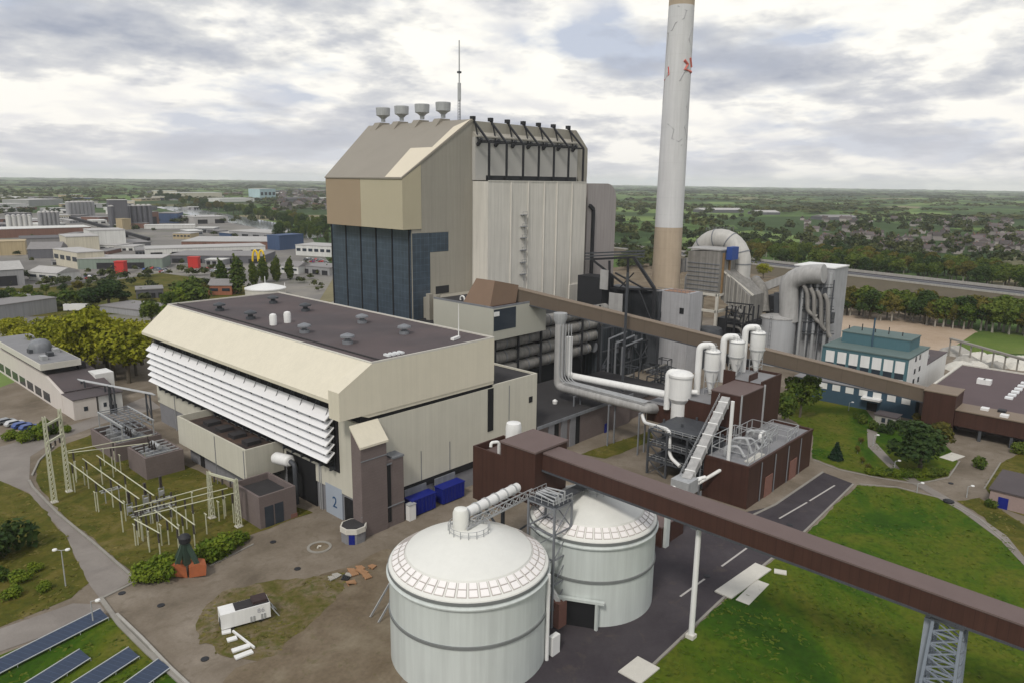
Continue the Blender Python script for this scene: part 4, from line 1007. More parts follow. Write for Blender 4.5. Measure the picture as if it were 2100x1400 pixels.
def vessel():
    x,y,z=152.2,84.8,12.3; t=T('filter_vessel','squat white domed filter vessel where the white pipe reaches the brown building','vessel',(x,y,z))
    MB().lathe(x,y,[(1.9,z-4),(1.9,z+1.5),(2.7,z+2.6),(2.7,z+8.0),(2.95,z+8.0),(2.95,z+8.5),(2.4,z+9.0),(1.2,z+9.4),(.3,z+9.5)],28).build('body',M['white'],t,30)
    MB().tube(rounded([(x-1.2,y+2.7,z-.5),(x-1.2,y+2.7,z+8.9),(x,y+.4,z+8.9)],1.2),.75,12).build('side_duct',M['white'],t,40)
    MB().tube([(x+1.5,y-2.0,z+4.2),(x+2.3,y-3.3,z+4.2)],.6,10).build('inspection_port',M['white'],t,40)
vessel()
def chute():
    A=g(1486,848,18.3); A=Vector((150.6,72.2,17.6)); B=gx(1408,985,126.5)
    t=T('inclined_chute','pale grey inclined enclosed chute climbing to the brown process building','conveyor',B); d=(A-B).normalized()
    MB().beam(B,A,1.9,1.5).build('casing',M['duct'],t)
    for k in range(7): P=B.lerp(A,.08+k*.14); MB().beam(P,P+d*.25,2.15,1.75).build('flange',M['white'],t)
    MB().box(B.x-2.4,B.x+1.6,B.y-1.8,B.y+2.2,B.z-2.2,B.z+.6).build('boot',M['galv'],t)
    q=MB()
    for f in (.25,.55): 
        P=B.lerp(A,f)
        for s in (-.8,.8): q.beam((P.x,P.y+s,0),(P.x,P.y+s,P.z-.5),.22)
        q.beam((P.x,P.y-.8,1),(P.x,P.y+.8,P.z-1),.14)
    for s in (-1.4,1.4): q.beam((B.x,B.y+s,0),(B.x,B.y+s,B.z-2),.25)
    q.build('trestle',M['steel'],t)
    q=MB(); r=d.cross(Vector((0,0,1))).normalized()
    for z in (.6,1.2): q.beam(B-r*1.5+Vector((0,0,z)),A-r*1.5+Vector((0,0,z)),.07)
    for k in range(12): P=B.lerp(A,k/11)-r*1.5; q.beam(P-Vector((0,0,.4)),P+Vector((0,0,1.2)),.07)
    q.build('railing',M['galv'],t)
    # scrubber cluster at its foot
    t2=T('screw_feeder','white tangle of feeder pipes at the foot of the inclined chute','feeder',B-Vector((2,0,2)))
    for k in range(4): 
        a=B+Vector((-2.6+k*.9,1.6-k*.5,-1.2+.3*k)); MB().tube([a,a+Vector((3.0,-2.6,.9))],.4,10).build('screw_pipe',M['white'],t2,40)
    q=MB(); a=B+Vector((-1.5,-.5,-2)); q.beam(a,(a.x,a.y,0),.3); q.beam(a+Vector((3,-2,0)),(a.x+3,a.y-2,0),.3); q.build('leg',M['steel'],t2)
chute()
def pipe(name,label,pts,r,rad=1.2,m='white',cat='pipe'):
    o=MB().tube(rounded(pts,rad,5),r,12).build(name,M[m],None,40,loc=pts[0]); return tag(o,label,cat)
pA=gx(1503,822,137.0); pB=gx(1496,955,137.0); pC=gx(1410,1003,131)
pipe('vent_pipe','slim white pipe rising vertically in front of the brown upper box then bending left',[pA+Vector((0,0,0)),Vector((pA.x,pA.y,pB.z)),pC],.38,1.0)
qs=[gx(u,v,x) for (u,v,x) in ((1316,848,147.6),(1322,866,145),(1365,878,139.8),(1373,884,139.2),(1373,935,138.6),(1394,955,137.5))]
pipe('conveying_pipe','white zigzag pipe stepping down the steel frame from the pipe bridge',qs,.42,1.4)
# ================================================================ PIPE BRIDGE
def pipe_bridge():
    z=12.0; t=T('pipe_bridge','big pale grey duct dropping from the upper conveyor and turning to the process building','duct',(147.6,119,0))
    zt=zv(147.6,118,655)
    MB().tube(rounded([(147.6,118.4,zt),(147.6,118.4,z),(147.6,91.2,z),(152.2,91.2,z-1.2)],1.6,6),1.3,18).build('main_duct',M['duct'],t,40)
    q=MB()
    for k in range(5): q.tube(rounded([(146.2+k*.55,117.2-k*.5,zt-1),(146.2+k*.55,117.2-k*.5,z+1.9),(146.2+k*.55,90.8,z+1.6)],2.2),.14,6)
    q.build('small_pipe',M['galv'],t,40)
    q=MB()
    for y in (112,101,92): 
        for s in (-1.4,1.4): q.beam((147.6+s,y,0),(147.6+s,y,z-1.2),.3)
        q.beam((146,y,z-1.3),(149.2,y,z-1.3),.35)
    q.build('trestle',M['steel'],t)
    MB().lathe(147.6,118.4,[(1.35,zt-1.2),(1.8,zt+.2),(1.8,zt+1.6)],16).build('duct_head',M['galv'],t,40)
    q=MB(); q.box(148.9,151.2,92,117,z-.7,z-.6)
    for k in range(13): q.beam((151.2,92+k*2.05,z-.6),(151.2,92+k*2.05,z+.5),.06)
    q.beam((151.2,92,z+.5),(151.2,117,z+.5),.06); q.build('walkway',M['steel_dark'],t)
pipe_bridge()
pipe('transfer_pipe','round white pipe running above the grey duct to the white filter vessel',[(150.5,117.5,25.0),(150.5,117.5,14.6),(152.0,89.5,15.0),(152.2,86.5,15.0)],.95,1.4,'white')
# ================================================================ CHIMNEY AND FLUE GAS PLANT
def chimney():
    p=gx(1366,560,236); cx,cy=236.0,p.y; t=T('chimney','very tall white chimney with a tan base and grey line drawings','chimney',(cx,cy,0))
    zj=zv(cx,cy,466); H=165.0; zt2=zv(cx,cy,14)
    rad=lambda z:5.35-1.15*z/140
    MB().lathe(cx,cy,[(rad(0),0),(rad(zj),zj)],40).build('tan_base',M['chim_tan'],t,40)
    MB().lathe(cx,cy,[(rad(zj)+.02,zj),(rad(zt2),zt2)],40).build('white_shaft',M['chim'],t,40)
    MB().lathe(cx,cy,[(rad(zt2),zt2),(rad(H),H),(rad(H)-.6,H),(rad(H)-.6,H-2)],40,False).build('top_section',M['chim_tan'],t,40)
    az=math.atan2(-cy,-cx)
    def st(pts,w=.13,nm='painted_line',m='stroke'):
        q=MB()
        P=[]
        for (u,v) in pts:
            z=zv(cx,cy,v); c=1395-(v*30/560); rr=rad(z); hw=rr/ (math.hypot(cx,cy)) *FPX*.93
            s=max(-.97,min(.97,(u-c)/hw)); a=az-math.asin(s)*-1*-1
            a=az+math.asin(s); P.append(Vector((cx+(rr+.05)*math.cos(a),cy+(rr+.05)*math.sin(a),z)))
        q.tube(P,w,5); q.build(nm,M[m],t)
    st([(1388,18),(1402,28),(1398,44),(1384,52),(1378,66),(1370,70)]); st([(1402,28),(1416,24)]); st([(1372,70),(1368,110),(1371,150),(1364,170),(1360,215)])
    st([(1412,60),(1406,85),(1411,110),(1409,128)]); st([(1408,190),(1402,220),(1405,245),(1398,262),(1402,285),(1392,300)]); st([(1369,256),(1380,268),(1376,286),(1388,292),(1394,286)]); st([(1399,150),(1390,170)],.18)
    st([(1398,128),(1404,136),(1399,146),(1410,150)],.55,'red_patch','red2'); st([(1408,122),(1411,140)],.45,'red_patch','red2')
    st([(1371,140),(1372,156),(1364,166)],.18,'red_line','red')
chimney()
def chimney_base():
    x0=222.0; a=gx(1347,610,x0); b=gx(1421,600,x0+2); zt=gx(1380,600,x0).z; t=T('fan_house','dirty white fan house at the foot of the tall chimney','building',(x0,b.y,0))
    MB().box(x0,x0+9,b.y,a.y,0,zt).build('wall',mat('dirty_white_cladding',(.42,.42,.44),.6,.16,.25,streak=.2,seam=2.5,seamk=.85,zseam=4.2),t)
    q=MB()
    for z in (zt,zt+1): q.beam((x0+.2,b.y+.2,z),(x0+.2,a.y,z),.14); q.beam((x0+.2,b.y+.2,z),(x0+9,b.y+.2,z),.14)
    for k in range(8): q.beam((x0+.2,b.y+.2+k*(a.y-b.y)/8,zt),(x0+.2,b.y+.2+k*(a.y-b.y)/8,zt+1.1),.1)
    q.build('roof_railing',M['steel'],t)
    for (u,v) in ((1352,645),(1398,638),(1396,678)):
        p=gx(u,v,x0); MB().box(x0-.15,x0,p.y-.8,p.y+.8,p.z-1,p.z+1).build('vent_opening',M['black'],t)
    MB().box(x0+1,x0+8,b.y+2,a.y-2,zt,zt+.1).build('roof',mat('rusty_roof',(.28,.17,.12),.9,.35,.3),t)
chimney_base()
def lattice_bay():
    x0=206.0
    P=lambda u,v,d=0:gx(u,v,x0+d)
    t=T('duct_gantry','dark steel gantry with sloping truss arms left of the chimney','gantry',(x0,P(1280,600).y,0))
    dz=9
    for d in (0,6,dz+4):
        q=MB()
        for a,b,w in (((1213,532),(1300,528),.7),((1300,528),(1342,592),.9),((1213,532),(1288,590),.6),((1342,592),(1340,665),.9),((1250,592),(1342,594),.6),((1288,530),(1286,660),.6),((1250,535),(1250,655),.6),((1310,595),(1336,660),.45),((1262,560),(1320,592),.5),((1300,560),(1262,600),.35)):
            q.beam(P(*a,d),P(*b,d),w)
        q.build('truss_frame',M['dark'],t)
    q=MB()
    for u,v in ((1213,532),(1300,528),(1342,592),(1250,592),(1288,560),(1320,560)): q.beam(P(u,v,0),P(u,v,dz+4),.45)
    q.build('cross_beam',M['dark'],t)
    a=P(1210,600,4); b=P(1330,600,4)
    MB().box(x0+14,x0+20,b.y+2,a.y-1,0,P(1280,600,4).z).build('back_wall',M['steel_dark'],t)
    a=P(1200,545,1); b=P(1250,545,1); MB().box(x0-3,x0+4,b.y,a.y,0,a.z-3).build('dark_box',M['dark'],t)
    for (u0,u1,v0,v1) in ((1232,1246,553,595),(1250,1275,600,645)):
        a=P(u0,v0,-3.2); b=P(u1,v1,-3.2); MB().box(x0-3.4,x0-3,b.y,a.y,b.z,a.z).build('pale_panel',M['duct'],t)
    q=MB()
    for k in range(3):
        q.beam(P(1200,520+k*6,2),P(1322,515+k*6,8),.5)
    q.build('top_pipe',M['steel_dark'],t)
lattice_bay()
t=T('tall_steel_post','slender dark steel post standing in front of the light brown conveyor','post',gx(1281,700,168.6))
p=gx(1281,700,168.0); MB().beam((168.0,p.y,0),(168.0,p.y,zv(168,p.y,560)),.55).build('shaft',M['steel_dark'],t)
MB().beam((168.0,p.y,0),(168.0,p.y,.6),1.4).build('footing',M['concrete'],t)
def esp():
    x0=246.0; P=lambda u,v,d=0:gx(u,v,x0+d)
    t=T('dust_filter','weathered grey filter casing on a pale concrete frame right of the chimney','filter building',(x0,P(1445,640).y,0))
    a,b=P(1412,515),P(1476,540); zb=P(1440,600).z
    MB().prism([(a.y,zb),(a.y,a.z),(b.y,a.z+1),(b.y,zb)],x0,x0+14,'x').build('casing',M['duct_dirty'],t)
    MB().box(x0-.3,x0+14.3,b.y-.3,a.y+.3,a.z+.9,a.z+1.3).build('casing_roof',M['duct'],t)
    q=MB()
    for k in range(7): q.box(x0-.25,x0,b.y,a.y,zb+1+k*1.6,zb+1.25+k*1.6)
    q.build('stiffener',M['steel'],t)
    q=MB()
    for k in range(2): q.box(x0+2+k*5,x0+3+k*5,b.y-.4,b.y,zb,a.z)
    q.build('rust_stain_panel',mat('rust_stain',(.25,.16,.08),.8,.4,.5),t)
    q=MB()
    for (d,yy) in ((0,a.y),(0,(a.y+b.y)/2),(0,b.y),(13,b.y),(13,a.y)): q.beam((x0+d,yy,0),(x0+d,yy,zb),.9)
    for z in (zb-.4,zb-6.5):
        q.beam((x0,a.y,z),(x0,b.y,z),.9); q.beam((x0,b.y,z),(x0+13,b.y,z),.9)
    q.build('concrete_frame',M['concrete_light'],t)
    p=gx(1498,520,x0+4); MB().box(x0+3.8,x0+9,b.y-2.6,b.y-.4,p.z-2.4,p.z+2.2).build('blue_cabinet',mat('bright_blue',(.03,.07,.26),.6,.12,.5),t)
    t2=T('flue_duct_loop','huge pale flue duct arching over the filter casing like a horseshoe','duct',(x0+10,b.y,0))
    c=gx(1475,537,x0+16); Rr=(gx(1416,540,x0+16).y-gx(1534,540,x0+16).y)/2-2.9
    pts=[Vector((x0+16,c.y+Rr,zb-2))]+arc((x0+16,c.y,c.z),Rr,0,math.pi,14,(0,1,0),(0,0,1))+[Vector((x0+16,c.y-Rr,zb-2))]
    MB().tube(pts,3.5,24).build('duct',mat('pale_grey_duct',(.47,.46,.44),.55,.2,.3,streak=.15),t2,50)
    for k in (1,4,7,10,13,15):
        d=(pts[k+1]-pts[k]).normalized(); MB().tube([pts[k]-d*.2,pts[k]+d*.2],3.65,24).build('flange',M['steel'],t2,40)
    for s in (1,-1):
        MB().lathe(x0+16,c.y+s*Rr,[(3.0,c.z-4),(4.6,c.z-7),(4.6,zb-4)],18).build('duct_foot',M['duct'],t2,40)
    # hopper flank with slanted ribs
    t3=T('filter_hopper','stained sloping hopper flank with vertical ribs right of the filter casing','hopper',(x0+8,b.y-6,0))
    A0,A1,B0,B1=P(1484,553,4),P(1545,606,8),P(1484,615,4),P(1540,640,8)
    q=MB(); yy0,yy1=A0.y,A1.y
    q.add([(x0+4,yy0,B0.z),(x0+4,yy0,A0.z),(x0+5,yy1,A1.z),(x0+5,yy1,B1.z-4),(x0+16,yy0,B0.z),(x0+16,yy0,A0.z),(x0+17,yy1,A1.z),(x0+17,yy1,B1.z-4)],[(0,3,2,1),(4,5,6,7),(1,2,6,5),(0,4,7,3),(0,1,5,4),(3,7,6,2)])
    q.build('flank',M['duct_dirty'],t3)
    q=MB()
    for k in range(8):
        f=k/7; y=yy0+(yy1-yy0)*f; z1=A0.z+(A1.z-A0.z)*f; z0=B0.z+(B1.z-4-B0.z)*f; q.beam((x0+3.8+f,y,z0),(x0+3.8+f,y,z1),.35)
    q.build('rib',M['concrete'],t3)
    MB().beam(P(1478,552,3.5),P(1545,606,7.5),.9,.6).build('top_beam',M['concrete_light'],t3)
    MB().box(x0+4,x0+17,yy1-2,yy0+1,0,B1.z-3).build('dark_substructure',M['dark'],t3)
    q=MB(); zc=gx(1455,672,x0-8).z
    MB().lathe(x0-6,P(1455,680,-6).y,[(4.6,0),(4.6,zc-1.5),(4.2,zc-.4),(1.5,zc)],24).build('dark_vessel',M['steel_dark'],t3,40)
esp()
def flue_clutter():
    P=lambda u,v,x:gx(u,v,x)
    t=T('link_duct','pale grey duct joining the foot of the tall chimney to the filter casing','duct',P(1400,560,250))
    MB().beam(P(1382,548,250),P(1424,540,250),6,5).build('casing',M['duct'],t)
    q=MB()
    for k in range(4): a=P(1386+k*10,548-k*2,247); q.beam(a-Vector((0,0,2.7)),a+Vector((0,0,2.7)),.4)
    q.build('stiffener',M['steel'],t)
    t=T('pipe_rack','dark steel pipe rack with pale pipes under the filter hopper','rack',P(1480,660,244))
    q=MB()
    for u in (1490,1508,1526,1545):
        a=P(u,640,242); q.beam((242,a.y,0),(242,a.y,a.z+2),.5); q.beam((246,a.y,0),(246,a.y,a.z+2),.4)
    for v in (620,640,660): 
        q.beam(P(1490,v,242),P(1545,v+6,242),.4); q.beam(P(1490,v,246),P(1545,v+6,246),.3)
    for k in range(4): q.beam(P(1490+k*13,660,242),P(1503+k*13,628,242),.25)
    q.build('frame',M['dark'],t)
    q=MB()
    for k,v in enumerate((632,650,668)): q.tube(rounded([P(1492,v,243.5),P(1520,v+4,243.5),P(1524,v+30,243.5)],2),.5 if k else .8,8)
    q.build('pipe',M['duct_dirty'],t,40)
    for (u,v,r,l) in ((1470,690,3.2,'dark low round tank left of the plain grey tank'),(1535,675,2.6,'dark small round tank behind the plain grey tank')):
        a=g(u,v+30); t=T('sump_tank',l,'tank',a); MB().lathe(a.x,a.y,[(r,0),(r,5),(r*.9,5.6),(.3,6.1)],20).build('shell',M['steel_dark'],t,40); MB().tube([(a.x-r,a.y,5.6),(a.x+r,a.y,5.6)],.2,6).build('top_pipe',M['steel'],t)
    t=T('elbow_duct','dirty grey elbow duct beside the sloping hopper flank','duct',P(1552,600,268))
    MB().tube(rounded([P(1546,575,270),P(1562,590,268),P(1566,640,266)],5,8),2.2,16).build('pipe',M['duct_dirty'],t,50)
    q=MB(); q.tube([P(1548,577,270),P(1550,579,269.8)],2.4,16); q.build('flange',M['steel'],t,40)
    t=T('filter_roof_gantry','thin railing and lifting gantry above the arched flue duct','gantry',P(1478,476,262))
    q=MB()
    for k in range(9): a=P(1448+k*7,474,262); q.beam(a,a+Vector((0,0,1.4)),.1)
    for z in (.7,1.4): q.beam(P(1448,474,262)+Vector((0,0,z)),P(1504,474,262)+Vector((0,0,z)),.1)
    q.build('railing',M['steel'],t)
flue_clutter()
def scrubber():
    x0=262.0; P=lambda u,v,d=0:gx(u,v,x0+d)
    t=T('scrubber_unit','pale grey scrubber with a sloping duct and big bent pipe beside the teal building','scrubber',(x0,P(1640,640).y,0))
    a,b=P(1630,556,6),P(1712,552,6); zt=b.z
    MB().box(x0+6,x0+20,b.y,a.y,0,zt).build('tower',mat('pale_blue_grey_cladding',(.36,.365,.38),.6,.25,.25,streak=.14,zseam=5,seamk=.85),t)
    MB().box(x0+5.7,x0+20.3,b.y-.3,a.y+.3,zt,zt+.4).build('tower_roof',M['white'],t)
    # rising rectangular duct from the left
    q=MB(); L0,L1=P(1571,580,10),P(1655,548,10)
    q.beam(L0-Vector((0,0,1.5)),L1-Vector((0,0,1.5)),4,3.0); q.beam(P(1540,588,10)-Vector((0,0,1.5)),L0-Vector((0,0,1.5)),4,3.0); q.build('rising_duct',M['duct'],t)
    # big bent pipe: from the tower top down to the left foot
    c0=P(1690,562,2); c1=P(1648,566,2); c2=P(1622,590,2); c3=P(1618,660,2)
    MB().tube(rounded([c0,c1+Vector((0,0,.6)),c2+Vector((0,1,2)),c3],8,8),3.4,18).build('bent_duct',M['duct'],t,50)
    q=MB(); q.beam(P(1600,600,4),P(1600,660,4),3.5,3); q.build('support_leg',M['steel_dark'],t)
    MB().box(x0+7,x0+14,a.y,a.y+10,0,P(1590,610,4).z).build('dark_bay',M['dark'],t)
    q=MB()
    for k,(u,v0,v1) in enumerate(((1648,585,700),(1664,578,705),(1678,575,710),(1690,570,705),(1704,560,700))):
        q.tube([P(u,v0,3),Vector((x0+3,P(u,v0,3).y,0))],.35 if k%2 else .6,8)
    q.build('downcomer_pipe',M['galv'],t,40)
    for (u,v,w_) in ((1652,610,3),(1670,640,4),(1690,600,3),(1700,650,3),(1660,670,4),(1685,690,3)):
        a=P(u,v,4.2); MB().box(a.x-1.4,a.x+1.4,a.y-w_/2,a.y+w_/2,a.z-2.2,a.z+1.6).build('plant_box',M['steel_dark'],t)
    q=MB()
    for k in range(4): q.tube(rounded([P(1648+k*14,585+k*6,1.5),P(1656+k*14,600+k*6,1.5),P(1656+k*14,640+k*14,1.5),P(1676+k*9,650+k*14,1.5)],2),.75,10)
    q.build('bent_pipe',M['duct_dirty'],t,40)
    q=MB()
    for v in (590,612,635,660,685):
        q.beam(P(1645,v,2.5),P(1710,v,2.5),.25); q.beam(P(1710,v,2.5),P(1710,v,6),.2)
        q.beam(P(1645,v-6,2.5),P(1710,v-6,2.5),.12)
    for u in (1645,1668,1690,1711): q.beam(P(u,575,2.5),Vector((x0+2.5,P(u,575,2.5).y,0)),.35)
    q.build('steel_frame',M['steel_dark'],t)
    p=g(1668,720); MB().lathe(p.x,p.y,[(3,0),(3,5),(2.4,6.4),(.5,7.2)],18).build('pump_tank',M['concrete_light'],t,40)
    q=MB()
    for (u,v) in ((1684,728),(1694,724),(1704,716)):
        pp=g(u,v); q.tube([(pp.x,pp.y,0),(pp.x,pp.y,14)],.3,8)
    q.build('standpipe',M['galv'],t,40)
scrubber()
c=g(1601,752); cx,cy=c.x+4.5,c.y+4.3; zt=zv(cx,cy,650)
t=T('storage_tank','tall plain pale grey cylindrical tank behind the light brown conveyor','tank',(cx,cy,0))
MB().lathe(cx,cy,[(6.4,0),(6.4,zt)],40).build('shell',mat('pale_grey_tank',(.42,.43,.45),.5,.08,.2,streak=.1),t,40)
MB().lathe(cx,cy,[(6.55,zt-.2),(6.55,zt+.15),(3.2,zt+.9),(.2,zt+1.2)],40).build('roof',M['duct'],t,30)
q=MB()
for k in range(14): q.beam((cx-6.6,cy-.3,k*1.6),(cx-6.6,cy+.3,k*1.6),.08)
for s in (-.35,.35): q.beam((cx-6.6,cy+s,0),(cx-6.6,cy+s,zt+1),.1)
q.build('ladder',M['steel'],t)
# ================================================================ TEAL OFFICE, CORNER TOWER, BROWN ROOFED HALL
def teal_office():
    k=lambda u,v:(1600+u*500/1750,680+v*500/1750)
    x0=233.5; t=T('teal_office','teal roofed office block with white wall panels above a dark blue ground floor','office block',(x0,56,0))
    yb=56.0; ya=81.0; zr=15.6
    MB().box(x0,255.5,yb,ya,0,zr).build('wall',M['teal'],t)
    MB().box(x0-.25,255.7,yb-.25,ya,zr,zr+.35).build('roof',M['teal_roof'],t)
    MB().box(x0+.3,255,yb-.12,yb,2.5,zr-.3).build('white_gable',M['white'],t)
    for i in range(7):
        pa=gx(*k(330+i*83.5,150+i*8.5),x0)
        y=pa.y
        MB().box(x0-.12,x0,y-2.6,y,11.0,14.6).build('white_panel',M['white'],t)
        MB().box(x0-.1,x0,y-2.5,y-.1,9.2,10.9).build('window',M['pane'],t)
        MB().box(x0-.12,x0,y-2.6,y,6.4,9.1).build('white_panel',M['white'],t)
    for (u,v) in ((975,195),(1005,180),(965,283),(1000,262),(955,355),(990,340)):
        p=gy(*k(u,v),yb-.12); MB().box(p.x-.9,p.x+.9,yb-.16,yb-.12,p.z-.8,p.z+.8).build('gable_window',M['pane'],t)
    za=zr+.35; p0=gx(*k(940,110),x0+9); p1=gx(*k(395,20),x0+9)
    MB().box(x0+9,x0+20,58.4,78.4,za,za+3.3).build('roof_storey',M['teal'],t); MB().box(x0+8.8,x0+20.2,58.2,78.6,za+3.3,za+3.6).build('roof_storey_top',M['teal_roof'],t)
    q=MB()
    for j in range(5): q.beam((x0+14,p0.y+4+j*4,za+3.6),(x0+14,p0.y+4+j*4,za+4.8+j%2),.25)
    q.build('roof_pole',M['dark'],t)
    MB().tube([(x0+8.6,69,za),(x0+8.6,69,za+9)],.25,6).build('mast',M['teal_dark'],t)
    # blue lower wing towards the viewer
    t2=T('blue_wing','dark blue single storey wing with a row of white windows below the conveyor','office wing',(222,60,0))
    xw=226.0; MB().box(xw,x0-.1,50.9,86,0,6.2).build('wall',M['teal_dark'],t2); MB().box(xw-.2,x0-.1,50.7,86,6.2,6.5).build('roof',M['roof_grey'],t2)
    for i in range(8):
        y=82-i*3.9; MB().box(xw-.1,xw,y-2.3,y,4.1,5.9).build('white_window',M['white'],t2)
    p=gx(*k(655,480),xw-1.2); MB().box(xw-2.4,xw,p.y-2.6,p.y+2.6,p.z-.35,p.z+.25).build('entrance_canopy',M['white'],t2)
    MB().box(xw-.08,xw,p.y-1.4,p.y+1.4,0,2.6).build('entrance_door',M['black'],t2)
    t3=T('white_annex','low white walled annex with roof units behind the teal office','annex',(270,57,0))
    MB().box(256.0,286,57,75,0,9.0).build('wall',M['white'],t3); MB().box(255.9,286.2,56.9,75,9.0,9.2).build('roof',M['roof_brown'],t3)
    for j in range(2): MB().box(263+j*6,265+j*6,59,61,9.2,10.4).build('roof_unit',M['galv'],t3)
teal_office()
def corner_tower():
    t=T('corner_tower','square dark brown cornered tower where the light conveyor ends','tower',(221,43,0))
    x0,x1,y0,y1=217.0,225.5,39.6,47.2
    MB().box(x0,x1,y0,y1,2.4,11.3).build('wall',M['rust'],t); MB().box(x0-.2,x1+.2,y0-.2,y1+.2,11.3,11.6).build('roof',M['conv_top'],t)
    q=MB()
    for x in (x0+.5,x1-.5):
        for y in (y0+.5,y1-.5): q.beam((x,y,0),(x,y,2.4),.6)
    q.beam((x0+.5,y0+.5,0),(x0+.5,y1-.5,2.4),.3); q.build('leg_frame',M['dark'],t)
corner_tower()
def brown_hall():
    t=T('brown_roofed_hall','broad low hall with a purple brown flat roof and white skylights at the right edge','hall',(240,20,0))
    MB().box(226,278,-30,50,0,6.8).build('wall',M['brick'],t); MB().box(225.7,278.3,-30,50.3,6.8,7.1).build('roof',mat('purple_brown_roof',(.105,.078,.082),.9,.18,.1,fine=.1),t)
    q=MB(); q.box(225.7,278.3,50.3,51,6.6,7.5); q.box(277.8,278.4,-30,50,7.1,7.5); q.build('parapet',M['concrete_light'],t)
    for (u,v) in ((2012,782),(2025,784)):
        p=g(u,v,7.6); MB().box(p.x-1.2,p.x+1.2,p.y-1,p.y+1,7.1,8.6).build('roof_unit',M['white'],t)
    for k in range(6):
        p=g(2068+k*6.5,815-k*6,7.3); MB().box(p.x-.9,p.x+.9,p.y-1.1,p.y+.8,7.1,7.6).build('skylight',M['skylight'],t)
    t2=T('low_gallery','low light brown gallery running from the corner tower along the brown roofed hall','conveyor',(221,39,4))
    MB().box(217.5,224.8,-32,39.5,3.2,7.4).build('side_wall',M['rust'],t2); MB().box(217.2,225.2,-32,39.5,7.4,7.7).build('roof',M['conv_top'],t2)
    for (u,v,m) in ((2020,838,'white'),(2055,842,'dark'),(2060,852,'white')):
        p=g(u,v,7.9); MB().box(p.x-1,p.x+1,p.y-.9,p.y+.9,7.7,8.3).build('roof_hatch',M[m],t2)
    q=MB()
    for y in range(-30,40,7): q.box(217.8,218.6,y,y+.7,0,3.2); q.box(223.6,224.4,y,y+.7,0,3.2)
    q.build('column',M['steel_dark'],t2)
    p=g(2010,878)
    return p
brown_hall_p=brown_hall()
def garage():
    p=g(2042,1036); t=T('brick_garage','pale pink brick garage with a blue door at the right edge','garage',p)
    MB().box(p.x-1,p.x+13,p.y-14,p.y+1.2,0,3.6).build('wall',M['brickpink'],t); MB().box(p.x-1.3,p.x+13.3,p.y-14.3,p.y+1.5,3.6,3.9).build('roof',M['roof_brown'],t)
    d=gx(2060,1010,p.x-1); MB().box(p.x-1.08,p.x-1,d.y-.9,d.y+.9,0,2.5).build('door',M['blue'],t)
garage()
def kiosk():
    p=g(1815,870); t=T('kiosk','small grey shed with dark windows among shrubs below the blue wing','shed',p)
    MB().box(p.x-1.5,p.x+3,p.y-3,p.y+2.5,0,2.8).build('wall',M['concrete'],t); MB().box(p.x-1.8,p.x+3.3,p.y-3.3,p.y+2.8,2.8,3.05).build('roof',M['roof_brown'],t)
    for s in (-1.4,.2): MB().box(p.x-1.56,p.x-1.5,p.y+s-.5,p.y+s+.5,1.0,2.3).build('window',M['pane'],t)
kiosk()
def goods_rack():
    a,b=g(1945,730),g(2105,780); t=T('pipe_trestle','long pale trestle on posts with white panels beyond the brown roofed hall','trestle',a)
    b=b+(b-a)*.6; q=MB(); q.beam(a+Vector((0,0,7)),b+Vector((0,0,7)),1.4,.7); q.build('deck',M['kerb'],t)
    for k in range(12): 
        P=a.lerp(b,k/11); MB().beam(P,P+Vector((0,0,6.7)),.5).build('post',M['kerb'],t)
goods_rack()
rr=random.Random(3)
for k in range(14):
    u,v=rr.uniform(1945,2110),rr.uniform(722,758); p=g(u,v); t=None
    s=rr.uniform(3.5,7); q=MB(); n=9
    q.lathe(p.x,p.y,[(s,0),(s*.8,s*.22),(s*.45,s*.42),(s*.1,s*.5)],n); q.v=[(x+rr.uniform(-.5,.5),y+rr.uniform(-.5,.5),z+(rr.uniform(-.2,.3) if z>0 else 0)) for x,y,z in q.v]
    o=q.build('rubble_heap',M['concrete_light'] if k%3 else M['concrete'],None,loc=p); tag(o,'pale grey heap of broken concrete in the storage field beyond the trestle','rubble','rubble heaps beyond the trestle')
# ================================================================ SWITCHYARD
def insulator(q,x,y,z,h,r=.22):
    n=int(h/.28); pr=[]
    for k in range(n): pr+=[(r*.5,z+k*.28),(r,z+k*.28+.1),(r,z+k*.28+.16),(r*.5,z+k*.28+.27)]
    q.lathe(x,y,pr,8)
def gantry(a,b,h,zs,label):
    t=T('portal_gantry',label,'gantry',a,'pale steel portals of the switchyard')
    for P in (a,b):
        q=MB()
        for sx,sy in ((-.32,-.32),(.32,-.32),(.32,.32),(-.32,.32)): q.beam((P.x+sx*1.3,P.y+sy*1.3,0),(P.x+sx*.7,P.y+sy*.7,h),.14)
        n=int(h/1.0)
        for k in range(n):
            s=.42-.2*k/n; s2=.42-.2*(k+1)/n; q.beam((P.x-s,P.y-s,k*h/n),(P.x+s2,P.y+s2,(k+1)*h/n),.08); q.beam((P.x+s,P.y-s,k*h/n),(P.x-s2,P.y+s2,(k+1)*h/n),.08)
        q.build('post',M['busbar'],t); MB().box(P.x-.6,P.x+.6,P.y-.6,P.y+.6,0,.35).build('footing',M['concrete_light'],t)
    for z in zs:
        q=MB(); A=Vector((a.x,a.y,z)); B=Vector((b.x,b.y,z)); q.beam(A,B,.32,.4); q.build('cross_beam',M['busbar'],t)
        for k in range(3):
            P=A.lerp(B,.2+.3*k); q=MB(); insulator(q,P.x,P.y,z-1.5,1.4); q.build('string_insulator',M['insul'],t)
    return t
gantry(g(142,1008),g(112,1030),18.3,(16.4,12.8),'taller pale steel portal gantry at the road corner of the switchyard')
gantry(g(490,1080),g(435,1062),9.8,(9.4,),'shorter pale steel portal gantry beside the brown brick transformer house')
